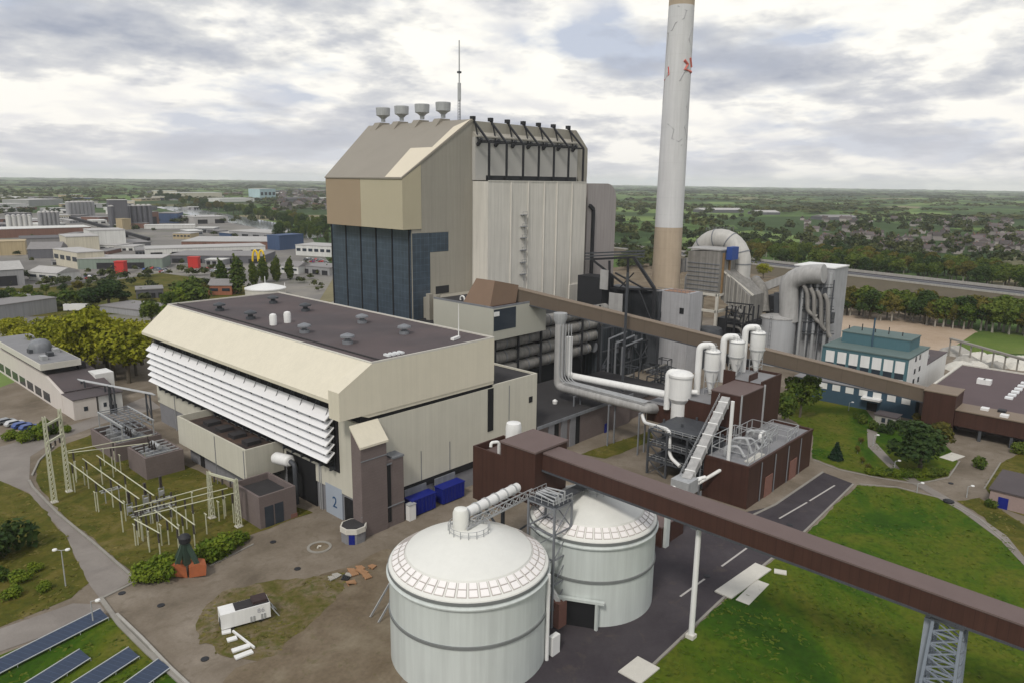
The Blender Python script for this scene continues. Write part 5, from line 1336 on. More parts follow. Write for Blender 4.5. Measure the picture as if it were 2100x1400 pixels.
def busbar(pa,pb,z,label,group,m='busbar'):
    A=g(*pa,z); B=g(*pb,z); t=T('busbar',label,'busbar',(A.x,A.y,0),group)
    MB().tube([A,B],.10,8).build('conductor',M[m],t,40)
    for f in (.06,.52,.94):
        P=A.lerp(B,f)
        post=MB().beam((P.x,P.y,0),(P.x,P.y,z-2.0),.17).build('post',M['busbar'],t)
        q=MB(); insulator(q,P.x,P.y,z-2.0,2.0,.2); q.build('insulator',M['insul'],post)
c7=lambda u,v:(u*700/2085,780+v*470/1400)
ga,gb,gc='long busbars parallel to the road','busbars running to the transformer house','front busbars by the hedge'
for (a,b,l) in (((420,495),(755,750),'long pale busbar nearest the perimeter road'),((505,475),(850,720),'long pale busbar second from the perimeter road'),((590,455),(940,700),'long pale busbar third from the perimeter road')): busbar(c7(*a),c7(*b),6.4,l,ga)
for (a,b,l) in (((800,775),(1300,640),'rear one of three busbars leading to the short gantry'),((820,800),(1390,655),'middle one of three busbars leading to the short gantry'),((850,830),(1450,680),'front one of three busbars leading to the short gantry')): busbar(c7(*a),c7(*b),6.2,l,gb)
for (a,b,l) in (((820,845),(975,930),'front left sloping busbar above the hedge'),((945,790),(1090,905),'front middle sloping busbar above the hedge'),((1030,765),(1190,880),'front right sloping busbar above the hedge')): busbar(c7(*a),c7(*b),5.0,l,gc)
for (a,b,l) in (((410,430),(930,330),'rear pale busbar reaching over the brick pens'),((415,440),(905,380),'second rear pale busbar reaching over the brick pens')): busbar(c7(*a),c7(*b),7.0,l,'rear busbars over the pens')
for i,(u,v) in enumerate(((797,820),(895,765),(990,720))):
    p=g(*c7(u,v)); t=T('circuit_breaker','dark column circuit breaker on a grey stand in the middle of the switchyard','breaker',p,'dark breakers in the switchyard')
    q=MB(); q.beam((p.x-.5,p.y,0),(p.x-.5,p.y,2.4),.16).beam((p.x+.5,p.y,0),(p.x+.5,p.y,2.4),.16).beam((p.x-.6,p.y,2.4),(p.x+.6,p.y,2.4),.2); q.build('stand',M['galv'],t)
    q=MB(); insulator(q,p.x,p.y,2.5,2.8,.34); q.build('column',M['insul'],t); MB().box(p.x-.4,p.x+.4,p.y-.3,p.y+.3,.8,1.8).build('drive_box',M['galv'],t)
for i,(u,v) in enumerate(((690,740),(1010,850),(880,890),(940,860),(1010,800))):
    p=g(*c7(u,v)); t=T('isolator_frame','low grey isolator frame with stub insulators among the busbars','isolator',p,'isolator frames in the switchyard')
    q=MB()
    for s in (-1.3,1.3): q.beam((p.x+s,p.y,0),(p.x+s,p.y,2.6),.15)
    q.beam((p.x-2,p.y,2.6),(p.x+2,p.y,2.6),.22); q.beam((p.x-2,p.y+1,2.6),(p.x+2,p.y+1,2.6),.18); q.beam((p.x-1.3,p.y,2.6),(p.x-1.3,p.y+1,2.6),.15); q.beam((p.x+1.3,p.y,2.6),(p.x+1.3,p.y+1,2.6),.15); q.build('frame',M['galv'],t)
    for k in range(3): q=MB(); insulator(q,p.x-1.4+k*1.4,p.y,2.7,1.3,.2); q.build('insulator',M['insul'],t)
for i in range(16):
    u,v=[(640,520),(470,600),(520,640),(770,860),(870,980),(990,1010),(1100,1010),(1190,930),(1265,940),(1340,860),(1380,830),(830,1010),(915,1050),(590,800),(1180,800),(740,560)][i]
    p=g(*c7(u,v)); o=MB().beam(p,p+Vector((0,0,4.2)),.16).beam(p+Vector((0,-.5,4.2)),p+Vector((0,.5,4.2)),.14).build('stub_post',M['busbar'],None,loc=p)
    tag(o,'slim pale stub post with a short cross arm standing in the switchyard grass','post','stub posts in the switchyard grass')
# ================================================================ SMALL THINGS IN THE FOREGROUND
def trailer():
    a,b=g(455,1298),g(556,1270); d=(b-a).normalized(); n=Vector((-d.y,d.x,0)); L=(b-a).length; W=2.6; z0,z1=.55,2.9
    t=T('site_wagon','white site wagon with a dark roof hatch standing on the dirt patch','wagon',a)
    pt=lambda f,w,z:a+d*f+n*w+Vector((0,0,z))
    q=MB(); q.add([pt(0,0,z0),pt(L,0,z0),pt(L,W,z0),pt(0,W,z0),pt(0,0,z1),pt(L,0,z1),pt(L,W,z1),pt(0,W,z1)],[(3,2,1,0),(4,5,6,7),(0,1,5,4),(1,2,6,5),(2,3,7,6),(3,0,4,7)]); q.build('body',M['white'],t)
    q=MB(); q.beam(pt(L*.30,W*.5,z1+.06),pt(L-.1,W*.5,z1+.06),W-.4,.1); q.build('roof_mat',M['roof_dark'],t)
    q=MB(); q.beam(pt(L*.66,W*.55,z1+.3),pt(L*.97,W*.55,z1+.3),W*.75,.45); q.build('roof_bundle',mat('dark_brown_bundle',(.045,.03,.03),.9,.3,1),t)
    q=MB(); q.beam(pt(-.03,.4,1.3),pt(-.03,1.5,1.3),.06,1.3); q.build('end_door',M['dark'],t)
    for f in (.58,.64,.80,.86): q=MB(); q.beam(pt(L*f,-.04,1.0),pt(L*f+.25,-.04,1.0),.08,.9); q.build('side_bracket',M['galv'],t)
    for f in (.72,.80): text_mesh('side_mark','8' if f<.75 else '6',1.0,M['stroke'],t,pt(L*f+.3,-.04,1.75),d)
    for f in (.2,.8):
        for w in (.1,W-.4): MB().tube([pt(L*f,w,.4),pt(L*f,w+.3,.4)],.42,14).build('wheel',M['tyre'],t,40)
    for f in (L+.1,): 
        q=MB(); q.beam(pt(L,.3,2.3),pt(L+1.3,.3,.1),.15); q.beam(pt(L,W-.3,2.3),pt(L+1.3,W-.3,.1),.15); q.beam(pt(L+.65,.3,1.2),pt(L+.65,W-.3,1.2),.1); q.build('prop',M['galv'],t)
trailer()
for (u0,v0,u1,v1,l) in ((455,1300,474,1296,'small white slab nearest the white wagon'),(466,1316,486,1310,'second white slab in the row in front of the wagon'),(476,1338,512,1326,'largest white slab at the near end of the row'),(482,1352,518,1338,'wide white slab lying behind the largest')):
    a,b=g(u0,v0),g(u1,v1); o=MB().beam(a+Vector((0,0,.3)),b+Vector((0,0,.3)),.9,.22).build('white_slab',M['white'],None,loc=a); tag(o,l,'slab','white slabs by the wagon')
a,b=g(478,1298),g(522,1332); o=MB().beam(a+Vector((0,0,.4)),b+Vector((0,0,.4)),.25,.3).build('white_beam',M['white'],None,loc=a); tag(o,'long thin white beam lying beside the row of slabs','beam')
def grab():
    p=g(385,1178); t=T('bucket_grab','rusty orange clamshell grab with dark green arms in front of the hedge','grab',p)
    for s in (-1,1):
        q=MB()
        q.prism([(s*.15,.1),(s*2.9,.5),(s*3.1,2.3),(s*1.6,2.6),(s*.25,1.9)],-1.3,1.3,'y'); q.v=[(p.x+ (x*.72+y*.3),p.y+(-x*.68+y*.9),z) for x,y,z in q.v]; q.build('bucket_shell',M['orange'],t)
    q=MB()
    for sx in (-1.7,1.7):
        for sy in (-.9,.9): q.beam((p.x+sx*.72+sy*.3,p.y-sx*.68+sy*.9,2.2),(p.x+.1,p.y+.1,6.4),.5,.7)
    q.beam((p.x,p.y,2),(p.x,p.y,6.3),1.0); q.build('arm',M['greenm'],t)
    MB().lathe(p.x,p.y,[(.9,6.0),(1.0,6.9),(.7,7.3),(.2,7.5)],14).build('head_block',M['dark'],t,40)
grab()
rr=random.Random(11)
for k,(u,v,L,m) in enumerate(((735,1180,2.2,'wood'),(755,1176,2.0,'wood'),(728,1192,1.5,'wood'),(762,1186,1.4,'wood'),(748,1168,1.2,'wood'),(700,1182,1.1,'concrete'),(712,1192,1.0,'dark'),(690,1188,.9,'concrete'),(772,1163,1.0,'wood'),(722,1178,1.0,'concrete'))):
    p=g(u,v); a=rr.uniform(0,3); q=MB()
    for j in range(4):
        o=Vector((math.cos(a),math.sin(a),0)); nn=Vector((-o.y,o.x,0)); q.beam(p+nn*(j*.32)+Vector((0,0,.3)),p+o*L+nn*(j*.32)+Vector((0,0,.35+.1*j)),.26,.16)
    q.beam(p+o*.2+Vector((0,0,.12)),p+o*.2+nn*1.1+Vector((0,0,.12)),.2,.16); q.beam(p+o*(L-.2)+Vector((0,0,.12)),p+o*(L-.2)+nn*1.1+Vector((0,0,.12)),.2,.16)
    ob=q.build('timber_pallet' if m=='wood' else 'debris_piece',M[m],None,loc=p); tag(ob,'broken orange brown pallet lying in the scattered scrap by the nearest silo' if m=='wood' else 'grey or dark broken board among the scrap left of the nearest silo','pallet' if m=='wood' else 'debris','orange brown pallets' if m=='wood' else 'grey scrap pieces')
def manhole():
    p=g(655,1122); t=T('concrete_ring','flat concrete ring with white rubble in it on the yard','ring',p)
    q=MB(); q.lathe(p.x,p.y,[(2.2,.08),(2.2,.2),(1.7,.2),(1.7,.08)],28,False); q.build('rim',M['kerb'],t); MB().lathe(p.x,p.y,[(1.7,.08),(1.7,.11)],24).build('base',M['dirt'],t)
    q=MB()
    for k in range(1): q.tube([(p.x-.5,p.y-.2,.15),(p.x,p.y+.3,.2),(p.x+.4,p.y,.15)],.16,6)
    q.build('rubble',M['concrete_light'],t)
manhole()
def lamp(u,v,h,label,arm=True,two=True):
    p=g(u,v); t=T('street_lamp',label,'lamp post',p)
    MB().tube([p,p+Vector((0,0,h))],[.11,.07],8).build('post',M['galv'],t,40)
    for s in ((-1,1) if two else (1,)):
        e=p+Vector((s*1.0*.73,-s*1.0*.68,h+.15)); MB().tube([p+Vector((0,0,h)),e],.05,6).build('arm',M['galv'],t)
        MB().lathe(e.x,e.y,[(.1,e.z-.12),(.38,e.z-.08),(.35,e.z+.1),(.1,e.z+.18)],12).build('lamp_head',M['white'],t,40)
lamp(135,1202,6.4,'twin headed lamp post on the grass left of the perimeter road')
lamp(1832,975,3.6,'short white headed lamp beside the curved path',two=False)
lamp(1982,1020,2.6,'low white lamp by the junction right of the curved path',two=False)
lamp(1790,915,3.0,'white headed lamp near the grey shed',two=False)
lamp(1740,842,2.6,'white headed lamp at the lawn corner below the blue wing',two=False)
lamp(192,1282,4.0,'plain lamp post at the corner of the solar lawn',two=False)
lamp(1880,1010,2.2,'low lamp at the lawn edge beside the path crossing',two=False)
# solar rows
SR=[((215,1268),(-120,1440),'longest solar panel row nearest the pale path'),((176,1352),(20,1452),'short solar panel row left of the two nearer the kerb'),((276,1348),(120,1450),'solar panel row in the middle of the solar lawn'),((338,1372),(230,1452),'solar panel row closest to the road kerb')]
for (a,b,l) in SR:
    A,B=g(*a),g(*b); d=(B-A).normalized(); n=Vector((-d.y,d.x,0)); n=n if n.dot(Vector((.3,-1,0)))>0 else -n
    t=T('solar_row',l,'solar panels',A,'solar panel rows on the corner lawn')
    q=MB(); lo=n*1.0; hi=-n*1.0
    q.add([A+lo+Vector((0,0,.5)),B+lo+Vector((0,0,.5)),B+hi+Vector((0,0,1.35)),A+hi+Vector((0,0,1.35)),A+lo+Vector((0,0,.56)),B+lo+Vector((0,0,.56)),B+hi+Vector((0,0,1.41)),A+hi+Vector((0,0,1.41))],[(3,2,1,0),(4,5,6,7),(0,1,5,4),(1,2,6,5),(2,3,7,6),(3,0,4,7)]); q.build('panel',M['solar'],t)
    q=MB(); q.beam(A+hi+Vector((0,0,1.42)),B+hi+Vector((0,0,1.42)),.14,.1); q.beam(A+lo+Vector((0,0,.57)),B+lo+Vector((0,0,.57)),.14,.1); q.build('rail',M['solarframe'],t)
    L=(B-A).length; n_=max(3,int(L/4))
    q=MB(); q.beam(A+Vector((0,0,.85)),B+Vector((0,0,.85)),.1)
    for k in range(n_+1): P=A.lerp(B,k/n_); q.beam(P+hi,P+hi+Vector((0,0,1.3)),.1); q.beam(P+lo,P+lo+Vector((0,0,.5)),.1); q.beam(P+lo+Vector((0,0,.45)),P+hi+Vector((0,0,1.3)),.08)
    q.build('stand',M['galv'],t)
# pale slabs at the lawn edge, marker stones
for (a,b,w,l) in (((1482,1222),(1565,1163),3.0,'long tiled slab along the asphalt edge, nearer the road'),((1522,1236),(1564,1194),2.2,'plain pale slab beside the tiled one'),((1290,1392),(1330,1360),3.6,'pale slab of paving at the bottom edge beside the road'),((1600,1178),(1600,1170),2.0,'small worn concrete patch in the lawn beyond the slabs'),((1940,942),(1965,932),3.2,'pale square slab on the lawn corner by the pink road')):
    A,B=g(*a),g(*b); zz=.1+.05*(len(l)%4); o=MB().beam(A+Vector((0,0,zz)),B+Vector((0,0,zz)),w,.22).build('concrete_slab',M['concrete_light'],None,loc=A); tag(o,l,'slab')
p=g(1945,1030); o=MB().lathe(p.x,p.y,[(1.0,0),(1.1,.5),(.6,.7)],8).build('dark_cabinet',M['dark'],None,loc=p); tag(o,'low dark block beside the curved footpath','block')
# ================================================================ VEHICLES
def car(x,y,a,body,label,kind='car',group=None):
    t=T('parked_'+kind,label,kind,(0,0,0),group); L,W,H=(4.4,1.8,1.45) if kind=='car' else ((6.2,2.1,2.5) if kind=='van' else (12,2.6,3.4))
    if kind=='car': prof=[(-L/2,.35),(-L/2,.85),(-L/2+.25,.95),(-L/2+.7,H),(L/2-1.6,H),(L/2-.9,.95),(L/2,.8),(L/2,.35)]
    else: prof=[(-L/2,.4),(-L/2,H),(L/2-1.2,H),(L/2-.4,1.2),(L/2,1.1),(L/2,.4)]
    MB().prism(prof,-W/2,W/2,'y').build('body',body,t)
    if kind=='car': MB().prism([(-L/2+.42,.95),(-L/2+.75,H-.1),(L/2-1.62,H-.1),(L/2-1.05,.95)],-W/2-.02,W/2+.02,'y').build('window_band',M['pane'],t)
    else: MB().prism([(L/2-1.9,1.35),(L/2-1.9,H-.35),(L/2-1.15,H-.35),(L/2-.5,1.35)],-W/2-.02,W/2+.02,'y').build('window_band',M['pane'],t)
    for sx in (-L*.32,L*.3):
        for sy in (-W/2-.02,W/2-.2): MB().tube([(sx,sy,.34),(sx,sy+.22,.34)],.34,12).build('wheel',M['tyre'],t,40)
    t.location=(x,y,.1); t.rotation_euler=(0,0,a); return t
CAR={n:mat('car_paint_'+n,c,.3,.04,1,spec=.5) for n,c in dict(white=(.7,.7,.7),blue=(.03,.07,.25),grey=(.22,.23,.25),red=(.4,.03,.03),black=(.02,.02,.022),silver=(.45,.46,.47)).items()}
p=g(2018,878); car(p.x,p.y,R(-70),CAR['white'],'white van parked under the low brown gallery','van')
p=g(60,880); car(p.x,p.y,R(10),CAR['blue'],'dark blue car at the end of the row by the white office')
for i,(u,v,c) in enumerate(((12,868,'grey'),(30,872,'silver'),(45,876,'blue'))): p=g(u,v); car(p.x,p.y,R(10),CAR[c],'%s car parked beside the white office'%{'grey':'mid grey','silver':'silver','blue':'deep blue'}[c],'car','cars beside the white office')
p=g(160,638); car(p.x,p.y,R(-38),CAR['white'],'long white lorry trailer parked behind the yellow green trees','lorry')
p=g(110,690); car(p.x,p.y,R(-20),CAR['white'],'white van half hidden behind the yellow green trees','van')
# ================================================================ LEFT OFFICE GROUP
def left_office():
    t=T('white_office','low white walled office with dark brown roofs at the left edge','office',(55,225,0))
    a=g(190,858); b=g(145,866)
    x0,y0=60.0,215.8; render=mat('pale_pink_white_render',(.60,.555,.52),.7,.06,.2,streak=.06)
    MB().box(x0,x0+5.8,y0,y0+9,0,5.6).build('gable_wing',render,t); MB().box(66.4,72.6,y0+.4,y0+9,0,5.6).build('small_wing',M['white'],t)
    MB().prism([(x0-.1,5.6),(x0-.1,5.8),(72.8,5.8),(72.8,5.6)],y0-.2,y0+9,'y').build('wing_roof',M['roof_brown'],t)
    MB().prism([(y0+9,0),(y0+9,5.8),(y0+22,8.3),(y0+90,8.3),(y0+90,0)],x0-.1,x0+11,'x').build('main_wing',render,t)
    MB().prism([(y0+8.8,5.9),(y0+22,8.35),(y0+60,8.35),(y0+60,8.6),(y0+22,8.6),(y0+8.8,6.15)],x0+.6,72.8,'x').build('main_roof',M['roof_brown'],t)
    MB().box(70.5,75.5,y0+14,y0+20,0,8.4).build('rear_block',M['white'],t)
    MB().box(x0+.3,x0+8.6,y0+23,y0+70,8.6,10.2).build('clerestory',M['roof_dark'],t); MB().box(x0-1.2,x0+9.4,y0+21.5,y0+72,10.2,12.0).build('upper_fascia',M['concrete_light'],t)
    MB().box(x0-.9,x0+9.1,y0+21.8,y0+71.7,12.0,12.1).build('upper_roof',M['roof_grey'],t)
    MB().lathe(x0+4,y0+40,[(3.2,12.1),(3.2,13.6),(2.9,14.6),(1.8,15.6),(.3,16)],20).build('roof_dome',M['steel'],t,40)
    for k in range(6): MB().box(x0+.5+(k%3)*2.8,x0+2.1+(k%3)*2.8,y0+26+k*4,y0+28.5+k*4,12.1,13.3).build('roof_unit',M['steel_dark' if k%2 else 'galv'],t)
    for k in range(5): MB().box(x0+9,x0+11,y0+23+k*7,y0+25+k*7,8.6,10.6).build('roof_unit',M['galv' if k%2 else 'roof_dark'],t)
    MB().box(69.6,71.0,y0+.33,y0+.4,0,2.4).build('door',M['pane'],t); MB().box(62.5,63.5,y0-.07,y0,2.2,3.4).build('window',M['pane'],t); MB().box(67.6,68.4,y0+.33,y0+.4,2.2,3.4).build('window',M['pane'],t)
    for k in range(7): MB().box(x0-.17,x0-.1,y0+20+k*8,y0+26+k*8,.8,3.4).build('window',M['pane'],t)
left_office()
def left_bridge():
    a,b=gx(318,800,74.5),g(165,783,7.5); t=T('pipe_rack','grey elevated pipe rack between the white office and the louvred hall','rack',(a.x,a.y,0))
    A=Vector((74.5,a.y,8.2)); B=Vector((b.x,b.y,8.0)); q=MB()
    for k in range(4): 
        o=Vector((0,k*.7,0)); q.tube([A+o,B+o],.2,8)
    q.build('pipe',M['galv'],t,40); q=MB()
    for f in (.08,.55,.62,.95):
        P=A.lerp(B,f)
        for s in (-.4,2.4): q.beam((P.x,P.y+s,0),(P.x,P.y+s,8.2),.35)
        q.beam((P.x,P.y-.4,7.8),(P.x,P.y+2.4,7.8),.3); q.beam((P.x,P.y-.4,1),(P.x,P.y+2.4,6),.15)
    q.build('trestle',M['steel_dark'],t)
left_bridge()
# ================================================================ INDUSTRIAL ESTATE ON THE LEFT
PAL={n:mat('estate_'+n,c,.7,.16,.05,streak=.15,seam=5.0,seamk=.85,sw=.25) for n,c in dict(white=(.62,.62,.60),cream=(.56,.52,.42),grey=(.30,.30,.31),dgrey=(.12,.12,.135),green=(.22,.27,.23),blue=(.05,.085,.17),brown=(.19,.10,.075),tan=(.42,.34,.21),red=(.50,.035,.03),cyan=(.42,.56,.60),black=(.025,.025,.03),roofl=(.42,.41,.40),roofm=(.23,.22,.22),roofd=(.10,.095,.10),orange=(.30,.12,.07)).items()}
def bld(name,label,a,b,depth,top,wall,roof,cat='warehouse',group=None,gable=0,doors=0,wins=0,tall=0):
    A,B=g(*a),g(*b); d=B-A; L=d.length; d.normalize(); n=Vector((-d.y,d.x,0)); n=n if n.dot(A)>0 else -n
    h=max(2.5,zv(A.x,A.y,top)); t=T(name,label,cat,A,group)
    pt=lambda f,w,z:A+d*f+n*w+Vector((0,0,z))
    fl=(-1 if d.cross(n).z<0 else 1)
    def bx(q,f0,f1,w0,w1,z0,z1):
        vs=[pt(f0,w0,z0),pt(f1,w0,z0),pt(f1,w1,z0),pt(f0,w1,z0),pt(f0,w0,z1),pt(f1,w0,z1),pt(f1,w1,z1),pt(f0,w1,z1)]
        fs=[(3,2,1,0),(4,5,6,7),(0,1,5,4),(1,2,6,5),(2,3,7,6),(3,0,4,7)]
        if fl<0: fs=[f[::-1] for f in fs]
        return q.add(vs,fs)
    bx(MB(),0,L,0,depth,0,h).build('wall',PAL[wall],t)
    if gable:
        vs=[pt(-.4,-.4,h),pt(L+.4,-.4,h),pt(L+.4,depth+.4,h),pt(-.4,depth+.4,h),pt(-.4,depth/2,h+gable),pt(L+.4,depth/2,h+gable)]
        q=MB().add(vs,[(0,1,5,4),(2,3,4,5),(3,0,4),(1,2,5),(3,2,1,0)]); 
        if fl<0: q.f=[f[::-1] for f in q.f]
        q.build('roof',PAL[roof],t)
    else: bx(MB(),-.3,L+.3,-.3,depth+.3,h,h+.5).build('roof',PAL[roof],t)
    for k in range(doors):
        f=L*(k+.5)/doors; bx(MB(),f-L/doors*.28,f+L/doors*.28,-.25,0,0,h*.62).build('loading_door',PAL['black'],t)
    for k in range(wins):
        f=L*(k+.5)/wins; bx(MB(),f-L/wins*.33,f+L/wins*.33,-.25,0,h*.45,h*.72).build('window',M['pane'],t)
    return t
B_=[('warehouse','cream windowless warehouse with a flat top in the middle of the estate',(139,524),(206,521),35,487,'cream','roofl','warehouse',0,0,0),
('warehouse','taller white warehouse block behind the cream one',(188,512),(260,509),30,474,'white','roofl','warehouse',0,0,0),
('green_hall','long low grey green hall with a pale roof along the near road',(160,553),(334,551),26,532,'green','roofl','warehouse',0,1,0),
('cream_office','cream end block with tall windows joined to the green hall',(112,543),(162,553),18,511,'cream','roofl','office',0,0,4),
('dark_hall','broad dark hall under a wide pale grey flat roof',(373,512),(552,512),60,496,'brown','roofl','warehouse',0,0,0),
('grey_hall','grey hall with a long white fascia right of the red box',(345,540),(540,541),40,525,'dgrey','roofm','warehouse',0,5,0),
('white_fascia','low building with a bright white fascia in front of the broad dark hall',(300,530),(545,522),30,512,'white','roofl','warehouse',0,6,0),
('blue_block','bright blue end block at the right end of the estate halls',(549,512),(574,514),30,483,'blue','blue','warehouse',0,0,0),
('red_box','bright red square sign box standing left by the green hall',(236,562),(255,562),6,538,'red','red','kiosk',0,0,0),
('red_box','dark bright red square sign box right of the green hall',(386,551),(407,551),6,529,'red','red','kiosk',0,0,0),
('red_brown_block','red brown block beside the dark silos',(304,462),(327,460),30,436,'brown','roofm','building',0,1,0),
('steel_blue_block','slate blue hall between the red brown block and the open shed',(327,458),(366,458),40,438,'blue','roofm','warehouse',0,0,0),
('tan_tower','small tan tower standing in front of the dark silos',(252,472),(270,471),12,450,'tan','tan','tower',0,0,0),
('open_shed','long open fronted shed with pale roof and dark bays near the canal',(398,460),(468,458),50,446,'roofl','roofl','shed',0,2,0),
('white_shed','low white roofed shed in front of the open fronted shed',(296,470),(400,469),20,463,'white','white','shed',0,0,0),
('long_brown_hall','very long hall with a white roof edge and brown front at the left',(-30,490),(188,483),40,472,'brown','white','warehouse',0,0,0),
('timber_stack','stack of yellow orange crates at the left edge of the estate',(-10,525),(54,523),20,497,'tan','tan','stack',0,0,0),
('grey_shed','grey shed with pale roof at the far left edge',(-20,590),(52,585),25,556,'grey','roofl','shed',4,1,0),
('pale_house_row','row of pale low houses below the green grey hall',(60,575),(118,580),16,557,'white','roofl','houses',3,0,3),
('grey_pitched_hall','dark grey pitched hall left of the cream warehouse',(58,531),(125,530),22,512,'dgrey','roofm','warehouse',5,0,0),
('pale_hall','pale flat hall far left beyond the white silos',(0,432),(60,430),50,420,'white','roofl','warehouse',0,0,0),
('pale_hall','grey roofed pale hall at the far edge of the estate',(60,424),(130,421),60,411,'grey','roofl','warehouse',0,0,0),
('far_cream_hall','long cream hall beyond the canal left of the pale cyan tower',(360,408),(456,407),60,396,'cream','white','warehouse',0,0,0),
('far_cream_hall','short cream hall beyond the canal at the left end of the long one',(317,404),(364,404),50,392,'cream','white','warehouse',0,0,0),
('far_white_strip','long low white greenhouse beyond the canal',(450,415),(522,414),60,408,'white','white','greenhouse',0,0,0),
('cyan_tower','pale cyan square tower block beyond the canal',(534,412),(566,411),40,388,'cyan','white','tower block',0,0,4),
('white_office','white office with many windows left of the boiler house',(607,524),(680,528),26,503,'white','roofl','office',0,0,6),
('dark_glass_building','low grey building with a dark glass front beyond the hedge',(280,614),(336,611),14,596,'dgrey','roofm','building',0,4,0),
('brick_house','orange brown brick house among shrubs behind the cream hall',(428,606),(476,606),14,586,'orange','roofm','house',3,0,2),
('grey_pavilion','long low building with a wide grey roof at the left edge',(-60,668),(118,640),30,637,'grey','roofm','building',0,0,0),
('dark_shed','dark barn roof beyond the canal trees',(590,418),(640,417),30,408,'dgrey','roofd','barn',4,0,0),
('long_grey_roof','grey flat roofed depot in front of the dark glass building',(205,640),(290,650),18,628,'grey','roofm','depot',0,0,0),
('dark_low_hall','low dark roofed hall between the timber stack and the cream warehouse',(45,505),(135,502),40,491,'roofm','roofd','warehouse',0,0,0),
('pale_depot','pale depot with dark doors behind the blue end block',(470,486),(560,492),40,474,'grey','roofl','depot',0,4,0),
('small_white_house','small white house behind the poplars',(575,560),(612,563),14,545,'white','roofm','house',3,0,2),
('brown_depot','brown roofed depot right of the poplars',(618,560),(676,566),20,545,'grey','roofm','depot',0,3,0)]
for r_ in B_:
    nm,lb,a,b,dep,top,w,rf,cat,gb_,dr,wn=r_; bld(nm,lb,a,b,dep,top,w,rf,cat,None,gb_,dr,wn)
def silo_row(a,b,n,top,m,label,group):
    A,B=g(*a),g(*b); h=zv(A.x,A.y,top); r=(B-A).length/n/2*.98
    for i in range(n):
        P=A.lerp(B,(i+.5)/n); t=T('grain_silo',label,'silo',P,group)
        MB().lathe(P.x,P.y,[(r,0),(r,h)],16).build('shell',PAL[m],t,40); MB().lathe(P.x,P.y,[(r*1.03,h),(r*1.03,h+.6),(r*.3,h+2.2)],16).build('cap',PAL['roofl'],t,40)
silo_row((226,470),(314,466),8,424,'dgrey','dark grey silo in the tall tight row on the estate','dark silos in a tight row')
silo_row((80,470),(124,468),5,437,'grey','mid grey silo in the row beside the white ones','grey silos left')
silo_row((14,472),(68,470),5,444,'white','white silo in the row at the far left of the estate','white silos far left')
silo_row((138,446),(194,443),7,416,'grey','grey silo in the farther row left of the dark silos','grey silos farther back')
bld('silo_building','dark grey windowless building with pale roof at the left end of the dark silo row',(228,470),(266,469),12,411,'dgrey','white','building')
A,B=gx(144,449,g(150,470).x),g(306,497); A=Vector((A.x,A.y,14)); B.z=3
o=MB().beam(A,B,3,3).build('belt_gallery',PAL['black'],None,loc=A); tag(o,'thin dark sloping belt gallery crossing in front of the dark silos','conveyor')
p=g(545,606); t=T('dome_tank','white shallow domed tank with a spike behind the cream hall','tank',p); h=zv(p.x,p.y,592)
MB().lathe(p.x,p.y,[(11,0),(11,h)],32).build('shell',M['concrete_light'],t,40); MB().lathe(p.x,p.y,[(11.3,h),(11.3,h+.6),(5,h+2.3),(.3,h+3.2)],32).build('dome',M['white'],t,40); MB().tube([(p.x,p.y,h+3),(p.x,p.y,h+7)],.2,6).build('spike',M['white'],t)
p=g(533,578); h=zv(p.x,p.y,514); t=T('sign_mast','yellow double arch sign on a tall mast among the poplars','sign',p)
MB().tube([p,p+Vector((0,0,h-7))],.35,8).build('mast',M['galv'],t,40)
q=MB(); dx=Vector((math.sin(YAW),-math.cos(YAW),0))
for s in (-1,1): q.tube([p+dx*(s*2+s*1.8*math.cos(a))*1.0+Vector((0,0,h-7+7*math.sin(a))) for a in [R(10*i) for i in range(19)]],.6,8)
q.build('arches',M['yellow'],t,40)
for (u,v,h,l) in ((395,620,9,'slim white flagpole behind the left end of the cream hall'),(637,470,16,'thin lamp mast by the canal trees'),(585,605,7,'slim pole beside the domed tank'),(990,300,0,''),):
    if h: p=g(u,v); o=MB().tube([p,p+Vector((0,0,h))],.16,6).build('pole',M['white'],None,loc=p); tag(o,l,'pole')
rr=random.Random(21)
cols=['white','grey','red','black','silver','blue']
for i in range(64):
    u,v=rr.choice([(rr.uniform(270,340),rr.uniform(548,560)),(rr.uniform(100,230),rr.uniform(566,574)),(rr.uniform(420,470),rr.uniform(552,560)),(rr.uniform(620,675),rr.uniform(532,540))])
    p=g(u,v); car(p.x,p.y,rr.uniform(0,6),CAR[rr.choice(cols)],'small distant car parked in the industrial estate','car','distant cars in the estate')
